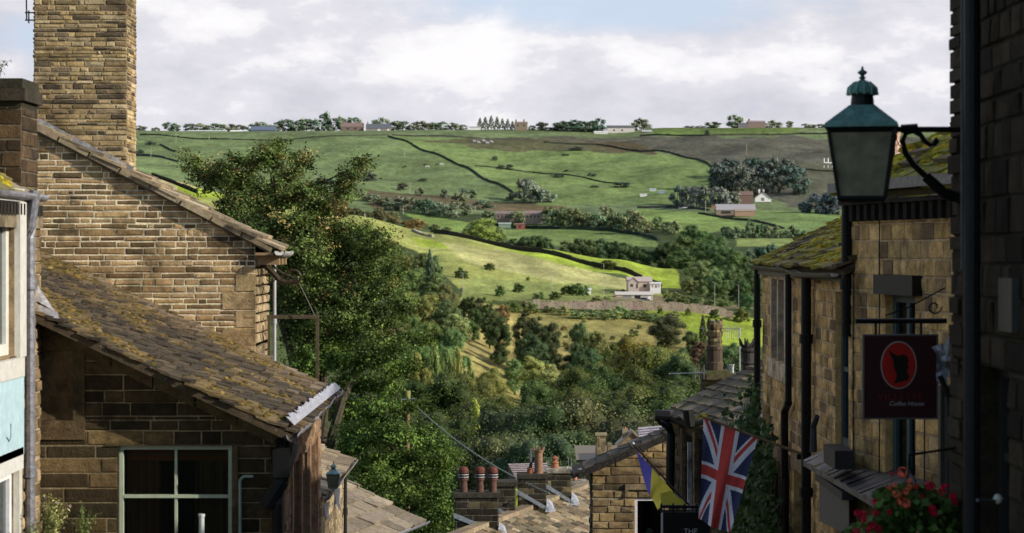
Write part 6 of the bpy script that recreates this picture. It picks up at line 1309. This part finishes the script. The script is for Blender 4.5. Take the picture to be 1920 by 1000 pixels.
# ---- poles and wires
pp = thing('utility_pole', 'wooden utility pole with a mossy top and dark box among the sycamore leaves', 'pole', tuple(gpt(764, 60.3)))
Yp = 60.3; mb = MB(); r_ = 4.6/F*Yp; b_ = gpt(764, Yp); mb.tube([b_-Z*.3, P(764, 735, Yp)], r_*1.05, (.2, .13, .075), 12, r_*.85); obj('shaft', mb, 'bark', pp)
mb = MB(); mb.tube([P(764, 755, Yp), P(764, 733, Yp)], r_*1.25, (.25, .26, .1), 12); obj('cap_sleeve', mb, 'moss', pp)
mb = MB(); mb.box((P(768, 0, Yp).x, Yp-.2, P(0, 772, Yp).z), (P(776, 0, Yp).x, Yp, P(0, 752, Yp).z), bl); mb.box((P(755, 0, Yp).x, Yp-.2, P(0, 790, Yp).z), (P(761, 0, Yp).x, Yp, P(0, 752, Yp).z), bl); mb.tube([P(752, 750, Yp-.1), P(778, 748, Yp-.1)], .03, (.2, .22, .2), 5); obj('junction_box', mb, 'paint', pp)
def cable(label, p0, p1, sag, r=.012, c=(.22, .24, .22), n=16):
    mb = MB(); mb.tube([p0.lerp(p1, k/n)-Z*(sag*4*(k/n)*(1-k/n)) for k in range(n+1)], r, c, 5); return obj('cable', mb, 'cloth', label=label, cat='cable', origin=tuple(p0))
cable('thin overhead cable running from the utility pole down to the chimneys', P(775, 757, Yp), P(1030, 925, 46), .25, .017, (.25, .28, .25))
# ---- distant buildings (mid valley and hill)
WH = (.82, .80, .78); GRS = (.28, .23, .17); BRN = (.26, .17, .12); SLT = (.13, .12, .12); DKW = (.05, .045, .04)
def gY(px, py, ymin=1000, ymax=2600): return ground_hit(px, py, ymin, ymax).y
far_house('bungalow', 'stone bungalow with hipped pinkish roof above the retaining wall', 1177, 1222, 520, 528, 546, 715, 9, (.50, .41, .35), (.50, .41, .37), win=((1181, 1187, 532, 537, DKW), (1194, 1198, 531, 539, DKW), (1206, 1212, 533, 539, DKW)), chim=((1206, 1209, 517, 524, (.6, .5, .4)),), cat='bungalow')
far_house('bungalow_wing', 'front gabled wing of the stone bungalow with dark doorway', 1178, 1198, 521, 530, 547, 711.5, 4, (.54, .45, .39), (.52, .43, .4), win=((1182, 1187, 533, 538, DKW), (1193, 1196, 532, 541, DKW)), gable=True, cat='wing')
far_house('conservatory', 'white flat topped extension joined to the stone bungalow', 1219, 1239, 530, 532, 548, 713, 6, WH, (.75, .74, .72), win=((1222, 1225, 535, 539, (.3, .2, .18)), (1228, 1232, 535, 540, (.3, .2, .18)), (1234, 1237, 535, 539, (.35, .3, .3))), cat='extension')
far_house('garage', 'low white garage under the bungalow with dark open front', 1155, 1224, 548, 553, 567, 680, 8, (.55, .49, .42), (.58, .54, .48), win=((1167, 1184, 554, 565, (.22, .24, .26)), (1190, 1201, 554, 561, (.02, .02, .02)), (1215, 1220, 555, 566, WH), (1156, 1166, 552, 566, (.6, .46, .33))), cat='garage')
far_house('shed', 'small white shed at the left end of the garage roof', 1098, 1108, 541, 544, 550, 690, 4, WH, (.6, .6, .6), cat='shed')
def car(label, px, py, Y, col, L=4.2, rz=0.0, ymin=600):
    g = gpt(px, Y); g.z = P(px, py, Y).z; t = thing('parked_car', label, 'car', tuple(g)); L2_ = L/2; mb = MB()
    pr = [(-L2_, .3), (-L2_, .8), (-L2_*.72, .9), (-L2_*.42, 1.42), (L2_*.35, 1.42), (L2_*.62, .92), (L2_, .78), (L2_, .3)]
    a = [g+V((x, -.85, z)) for x, z in pr]; b = [g+V((x, .85, z)) for x, z in pr]; mb.face(a, col); mb.face(b[::-1], col)
    for i in range(len(pr)): j = (i+1) % len(pr); mb.face([a[i], b[i], b[j], a[j]], col)
    obj('body', mb, 'paint', t); mb = MB(); mb.face([g+V((x, -.86, z)) for x, z in ((-L2_*.6, .92), (L2_*.52, .92), (L2_*.33, 1.34), (-L2_*.4, 1.34))], (.02, .02, .02)); obj('side_window', mb, 'glass', t)
    for x in (-L2_*.62, L2_*.62):
        mb = MB(); mb.tube([g+V((x, -.9, .3)), g+V((x, -.6, .3))], .32, (.015, .015, .015), 12); obj('wheel', mb, 'paint', t)
car('dark blue car parked in front of the low white garage', 1207, 566, 676, (.08, .1, .16))
car('white car on the lane left of the grey barns', 1284, 391, gY(1284, 394), WH); car('grey car on the lane further left of the barns', 1276, 392, gY(1276, 395), (.3, .3, .33)); car('white van shaped car on the lane below the cottages', 1080, 424, gY(1080, 427), WH, 5.2)
far_house('cottage_terrace', 'left block of terraced stone cottages in the valley', 930, 968, 396, 401, 418, gY(930, 420), 9, (.22, .17, .14), (.24, .19, .17), win=tuple((933+k*7, 936+k*7, 404, 408, DKW) for k in range(5)), chim=((936, 939, 393, 398, BRN), (952, 955, 393, 398, BRN)), cat='cottages')
far_house('cottage_terrace', 'right paler block of terraced stone cottages in the valley', 984, 1017, 395, 401, 419, gY(984, 421), 9, (.32, .25, .2), (.27, .2, .18), win=tuple((987+k*7, 990+k*7, 404, 408, DKW) for k in range(4)), chim=((990, 993, 392, 398, BRN), (1008, 1011, 392, 398, BRN)), cat='cottages')
far_house('red_shed', 'small red shed below the terraced cottages', 968, 984, 419, 421, 430, gY(968, 431), 4, (.32, .1, .07), (.25, .12, .1), win=((972, 977, 423, 428, DKW),), cat='shed')
far_house('green_shed', 'long low green and white shed left of the red shed', 935, 958, 418, 420, 427, gY(940, 429), 4, (.25, .32, .25), (.4, .45, .4), cat='shed')
far_house('barn', 'long grey roofed barn with tan front above the valley field', 1343, 1417, 383, 394, 403, gY(1343, 404), 14, (.3, .22, .17), (.36, .34, .36), win=((1352, 1370, 396, 401, DKW), (1334, 1343, 386, 392, (.3, .16, .1))), cat='barn')
far_house('barn', 'lower tan lean-to barn in front of the grey roofed barn', 1378, 1414, 392, 396, 405, gY(1378, 405)-12, 8, (.38, .25, .17), (.34, .27, .22), cat='barn')
far_house('cottage', 'brown stone cottage beside the white gabled house', 1387, 1412, 359, 366, 384, gY(1390, 386), 8, (.2, .13, .11), (.2, .13, .11), cat='cottage')
far_house('white_house', 'white gabled house with two white chimneys below the hazy wood', 1416, 1446, 360, 371, 378, gY(1420, 380), 9, WH, (.06, .05, .05), win=((1427, 1433, 371, 377, (.2, .2, .2)),), gable=True, chim=((1423, 1426, 355, 363, WH), (1431, 1434, 356, 361, WH)))
far_house('stone_farmhouse', 'square stone farmhouse with two chimneys on the skyline', 965, 989, 228, 231, 246, 2480, 12, (.27, .21, .15), (.24, .18, .14), win=((969, 972, 234, 237, DKW), (981, 984, 234, 237, DKW)), chim=((966, 969, 224, 229, GRS), (981, 984, 224, 229, GRS)), cat='farmhouse')
far_house('brown_farmhouse', 'long brown farmhouse on the skyline left of the bungalow', 640, 681, 230, 238, 248, 2470, 12, (.22, .16, .13), (.25, .17, .15), win=((650, 654, 240, 243, DKW), (664, 668, 240, 243, DKW)), chim=((642, 645, 227, 232, BRN),), cat='farmhouse')
far_house('hill_bungalow', 'grey roofed skyline bungalow with white windows', 686, 732, 232, 241, 248, 2465, 12, (.3, .27, .25), (.13, .14, .16), win=((708, 713, 242, 247, WH), (726, 730, 242, 247, WH)), chim=((688, 690, 228, 234, BRN),), cat='bungalow')
far_house('blue_barn', 'slate blue roofed barn on the left skyline', 470, 517, 237, 244, 249, 2475, 14, (.12, .14, .17), (.13, .17, .24), cat='barn')
far_house('greenhouse', 'long pale greenhouse on the left skyline', 352, 424, 244, 246, 250, 2480, 10, (.62, .66, .62), (.68, .7, .68), cat='greenhouse')
far_house('marquee', 'small white marquee right of the long greenhouse', 431, 454, 244, 247, 250, 2478, 10, WH, WH, cat='marquee')
far_house('white_cottage', 'small low white cottage left of the skyline conifers', 880, 901, 237, 239, 245, 2478, 9, WH, (.4, .4, .4), cat='cottage')
far_house('white_hut', 'tiny white hut below the skyline conifers', 912, 925, 248, 249, 253, 2440, 6, WH, (.6, .6, .6), cat='hut')
far_house('white_longhouse', 'white skyline house with dark roof and bright gable', 1138, 1190, 235, 240, 251, 2475, 12, (.66, .6, .58), (.12, .12, .12), win=((1150, 1153, 243, 246, DKW), (1165, 1168, 243, 246, DKW)), chim=((1181, 1184, 231, 237, WH),), cat='house')
far_house('polytunnel', 'white polytunnel left of the white skyline house', 1114, 1139, 246, 248, 252, 2460, 8, WH, WH, cat='polytunnel')
far_house('field_shed', 'small grey shed with pale front right of the white skyline house', 1204, 1222, 244, 247, 252, 2450, 8, (.12, .12, .12), (.5, .5, .52), cat='shed')
far_house('farm', 'brown skyline farm with long roof right of the flat hedges', 1402, 1435, 226, 230, 241, 2500, 14, (.28, .2, .18), (.26, .2, .19), chim=((1404, 1407, 223, 228, BRN),), cat='farm')
far_house('farm_barn', 'low grey barn left of the brown skyline farm', 1384, 1404, 230, 232, 240, 2498, 14, (.2, .19, .2), (.18, .18, .2), cat='barn')
far_house('caravan', 'pale caravan left among the farm clutter on the hillside', 1200, 1213, 364, 365, 368, gY(1205, 369, 1500), 3, WH, WH, cat='caravan')
far_house('caravan', 'blue topped caravan right among the farm clutter', 1235, 1246, 358, 359, 362, gY(1240, 363, 1500), 3, (.3, .38, .48), (.3, .38, .48), cat='caravan')
far_house('caravan', 'white caravan highest among the farm clutter on the hillside', 1218, 1230, 354, 355, 358, gY(1224, 359, 1500), 3, (.55, .6, .62), (.55, .6, .62), cat='caravan')
# rocks near the skyline
for i, (px, py) in enumerate(((888, 266), (896, 268), (905, 265), (912, 269), (920, 267))):
    p = ground_hit(px, py, 1500); mb = MB(); mb.lathe(p, [(3.2, -.5), (3.5, .5), (2.2, 1.8), (.6, 2.3)], (.3, .29, .3), 7); obj('boulder', mb, 'bark', label=['leftmost', 'second', 'middle', 'fourth', 'rightmost'][i]+' grey boulder of the outcrop under the skyline conifers', cat='boulder', group='boulders of the outcrop', origin=tuple(p))
# cattle and sheep, side-on
def beast(label, px, py, col, s=1.0, flip=1, name='cow'):
    p = ground_hit(px, py, 1500); t = thing(name, label, name, tuple(p)); mb = MB(); q_ = lambda x, z, y=0: p+V((x*s*flip, y*s, z*s))
    mb.tube([q_(-1.15, 1.15), q_(-.9, 1.2), q_(0, 1.15), q_(.8, 1.25), q_(1.1, 1.35)], .42*s, col, 8, .36*s); mb.tube([q_(1.05, 1.35), q_(1.4, 1.25), q_(1.65, .85)], .22*s, col, 7, .15*s); mb.tube([q_(1.6, .9), q_(1.85, .55)], .17*s, col, 7, .1*s)
    for x in (-.95, .85):
        for y in (-.2, .2): mb.tube([q_(x, 1.0, y), q_(x-.06, .5, y), q_(x, 0, y)], .13*s, col, 6, .07*s)
    mb.tube([q_(-1.2, 1.4), q_(-1.35, .9), q_(-1.33, .5)], .05*s, col, 4); obj('body', mb, 'cloth', t)
WB = (.75, .72, .66); BB = (.03, .025, .02)
for a in (('dark cow grazing leftmost on the green hillside', 758, 316, BB, 1.5, 1), ('dark cow just left of the pale cows', 797, 312, BB, 1.4, -1), ('white cow beside the dark cow on the hill', 801, 315, WB, 1.4, 1), ('dark cow left of the rightmost white cow', 819, 311, BB, 1.4, 1), ('rightmost white cow on the hillside', 828, 311, WB, 1.5, -1)): beast(*a)
# far poles
for i, (px, pt_, pb_, d_) in enumerate(((330, 250, 268, 'on the left skyline above the greenhouse'), (283, 276, 294, 'on the slope beside the big chimney'), (392, 252, 262, 'right of the greenhouse end'), (769, 342, 364, 'with crossarm left of the middle hillside bushes'), (758, 280, 296, 'high on the hill above the cows'), (592, 328, 352, 'behind the sycamore top on the left'), (891, 384, 398, 'at the left end of the cottages'), (1264, 358, 385, 'left of the dark tree clump'), (1389, 304, 322, 'in the hazy wood'), (1323, 376, 402, 'beside the grey barn'), (1131, 380, 400, 'above the valley lane'), (1400, 270, 290, 'on the brown moor'), (756, 388, 402, 'in the left hedge trees'), (684, 400, 420, 'at the left of the spur'))):
    p = ground_hit(px, pb_, 900 if px == 684 else 1100); H = (HY-pt_)/F*p.y-p.z; mb = MB(); mb.tube([p, p+Z*H], .28, (.4, .38, .34), 6, .2)
    if px == 769: mb.box((p.x-2.5, p.y-.1, p.z+H-1.2), (p.x+2.5, p.y+.1, p.z+H-.8), (.4, .38, .34)); mb.box((p.x-1.5, p.y-.1, p.z+H-2.6), (p.x+1.5, p.y+.1, p.z+H-2.2), (.4, .38, .34))
    obj('telegraph_pole', mb, 'bark', label='thin pale telegraph pole '+d_, cat='telegraph pole', group='thin telegraph poles in the landscape', origin=tuple(p))
for i, (px, pt_, pb_, Y) in enumerate(((1035, 510, 562, 650), (1132, 495, 565, 650), (868, 512, 546, 640), (1340, 530, 574, 650), (1385, 535, 578, 650))):
    p = P(px, pb_, Y); H = (pb_-pt_)/F*Y; mb = MB(); mb.tube([p-Z*.5, p+Z*H], .09, (.45, .44, .4), 6, .06); mb.tube([p+Z*H, p+V((-.9, 0, H+.15))], .05, (.45, .44, .4), 5); obj('lamp_post', mb, 'bark', label='%s of the slim grey road lamp posts above the retaining wall' % ['second', 'third', 'leftmost', 'fourth', 'rightmost'][i], cat='lamp post', group='lamp posts along the valley road', origin=tuple(p))
# ---------------------------------------------------------------- camera, light, world
cam = bpy.data.cameras.new('camera'); co = bpy.data.objects.new('camera', cam); COL.objects.link(co)
co.location = (0, 0, 0); co.rotation_euler = (math.radians(90), 0, 0); cam.sensor_width = 36; cam.lens = F*36/1920
cam.shift_y = -(500-HY)/1920.0
cam.clip_start = .1; cam.clip_end = 40000; cam.dof.use_dof = True; cam.dof.focus_distance = 32; cam.dof.aperture_fstop = 4.5
scene.camera = co
to_sun = V((.93, -.33, .44)).normalized()
elev = math.asin(to_sun.z); az = math.atan2(to_sun.x, to_sun.y)
sl = bpy.data.lights.new('sun', 'SUN'); sl.energy = 5.0; sl.angle = math.radians(.5); sl.color = (1, .93, .8)
so = bpy.data.objects.new('sun', sl); COL.objects.link(so); so.rotation_euler = to_sun.to_track_quat('Z', 'Y').to_euler(); so.location = (20, -10, 30)
w = bpy.data.worlds.new('World'); scene.world = w; w.use_nodes = True; nt = w.node_tree; nt.nodes.clear()
out = nt.nodes.new('ShaderNodeOutputWorld')
sky = nt.nodes.new('ShaderNodeTexSky'); sky.sky_type = 'NISHITA'; sky.sun_disc = False; sky.sun_elevation = elev; sky.sun_rotation = az; sky.air_density = 1.0; sky.dust_density = .8
bg1 = nt.nodes.new('ShaderNodeBackground'); bg1.inputs[1].default_value = .15; nt.links.new(sky.outputs[0], bg1.inputs[0])
tc = nt.nodes.new('ShaderNodeTexCoord'); D = tc.outputs['Generated']
def wmap(loc, sc):
    m = nt.nodes.new('ShaderNodeMapping'); m.inputs['Location'].default_value = loc; m.inputs['Scale'].default_value = sc; nt.links.new(D, m.inputs[0]); return m.outputs[0]
def wnoise(vec, scale, det, ro, dist=0):
    n = N(nt, 'ShaderNodeTexNoise', inp={'Scale': scale, 'Detail': det, 'Roughness': ro, 'Distortion': dist}); nt.links.new(vec, n.inputs['Vector']); return n.outputs['Fac']
def wmath(op, a, b=None, clamp=False):
    n = nt.nodes.new('ShaderNodeMath'); n.operation = op; n.use_clamp = clamp
    for i, v in enumerate((a, b)):
        if v is None: continue
        if hasattr(v, 'is_linked'): nt.links.new(v, n.inputs[i])
        else: n.inputs[i].default_value = v
    return n.outputs[0]
n1 = wnoise(wmap((.37, 0, .1), (1, 1, 1.9)), 7.5, 9, .56, .35)
n2 = wnoise(wmap((2.3, 0, 1.7), (1, 1, 2.2)), 19, 9, .6)
sep = nt.nodes.new('ShaderNodeSeparateXYZ'); nt.links.new(D, sep.inputs[0])
# soft bright banks: gaussian lobes in direction space
def lobe(px, py, rx, ry):
    dx = (px-960)/F; dz = (HY-py)/F
    a = wmath('DIVIDE', wmath('SUBTRACT', wmath('DIVIDE', sep.outputs[0], wmath('MAXIMUM', sep.outputs[1], .05)), dx), rx/F); b = wmath('DIVIDE', wmath('SUBTRACT', wmath('DIVIDE', sep.outputs[2], wmath('MAXIMUM', sep.outputs[1], .05)), dz), ry/F)
    s = wmath('ADD', wmath('MULTIPLY', a, a), wmath('MULTIPLY', b, b)); return wmath('EXPONENT', wmath('MULTIPLY', s, -1.0))
bright = wmath('ADD', wmath('MULTIPLY', n1, .55), wmath('MULTIPLY', n2, .45))
for (px, py, rx, ry, k) in ((860, 95, 150, 75, .13), (450, 60, 200, 50, .06), (1230, 130, 170, 60, .09), (1500, 120, 140, 60, .05), (20, 130, 60, 50, .14), (1680, 40, 170, 50, -.11), (1090, 20, 220, 40, -.02), (560, 200, 400, 40, -.04)):
    bright = wmath('ADD', bright, wmath('MULTIPLY', lobe(px, py, rx, ry), k))
cr = nt.nodes.new('ShaderNodeValToRGB'); nt.links.new(bright, cr.inputs[0]); e = cr.color_ramp.elements
e[0].position = .40; e[0].color = (.62, .62, .70, 1); e[1].position = .62; e[1].color = (1.0, .985, 1.0, 1)
x = e.new(.48); x.color = (.73, .725, .785, 1); x = e.new(.535); x.color = (.80, .79, .85, 1); x = e.new(.56); x.color = (.9, .885, .92, 1)
blue = wmath('SUBTRACT', wmath('ADD', wmath('MULTIPLY', lobe(1050, 15, 330, 62), 1.25), wmath('ADD', wmath('MULTIPLY', lobe(60, 70, 60, 60), .8), wmath('MULTIPLY', lobe(1330, -40, 400, 90), .5))), wmath('MULTIPLY', wmath('SUBTRACT', bright, .44), 5.0), True)
cc = mixc(nt, wmath('MULTIPLY', blue, .8), cr.outputs[0], (.60, .73, .90))
bg2 = nt.nodes.new('ShaderNodeBackground'); nt.links.new(cc, bg2.inputs[0]); bg2.inputs[1].default_value = 1.0
# clouds fill the sky ahead, thinning to clear blue overhead and behind
fr = wmath('SUBTRACT', wmath('MULTIPLY', wmath('SUBTRACT', sep.outputs[1], -.25), 1.5), wmath('MULTIPLY', wmath('MAXIMUM', wmath('SUBTRACT', sep.outputs[2], .35), 0), 2.0), True)
ms = nt.nodes.new('ShaderNodeMixShader'); nt.links.new(fr, ms.inputs[0]); nt.links.new(bg1.outputs[0], ms.inputs[1]); nt.links.new(bg2.outputs[0], ms.inputs[2]); nt.links.new(ms.outputs[0], out.inputs[0])
scene.view_settings.view_transform = 'Standard'; scene.view_settings.look = 'None'; scene.view_settings.exposure = 0
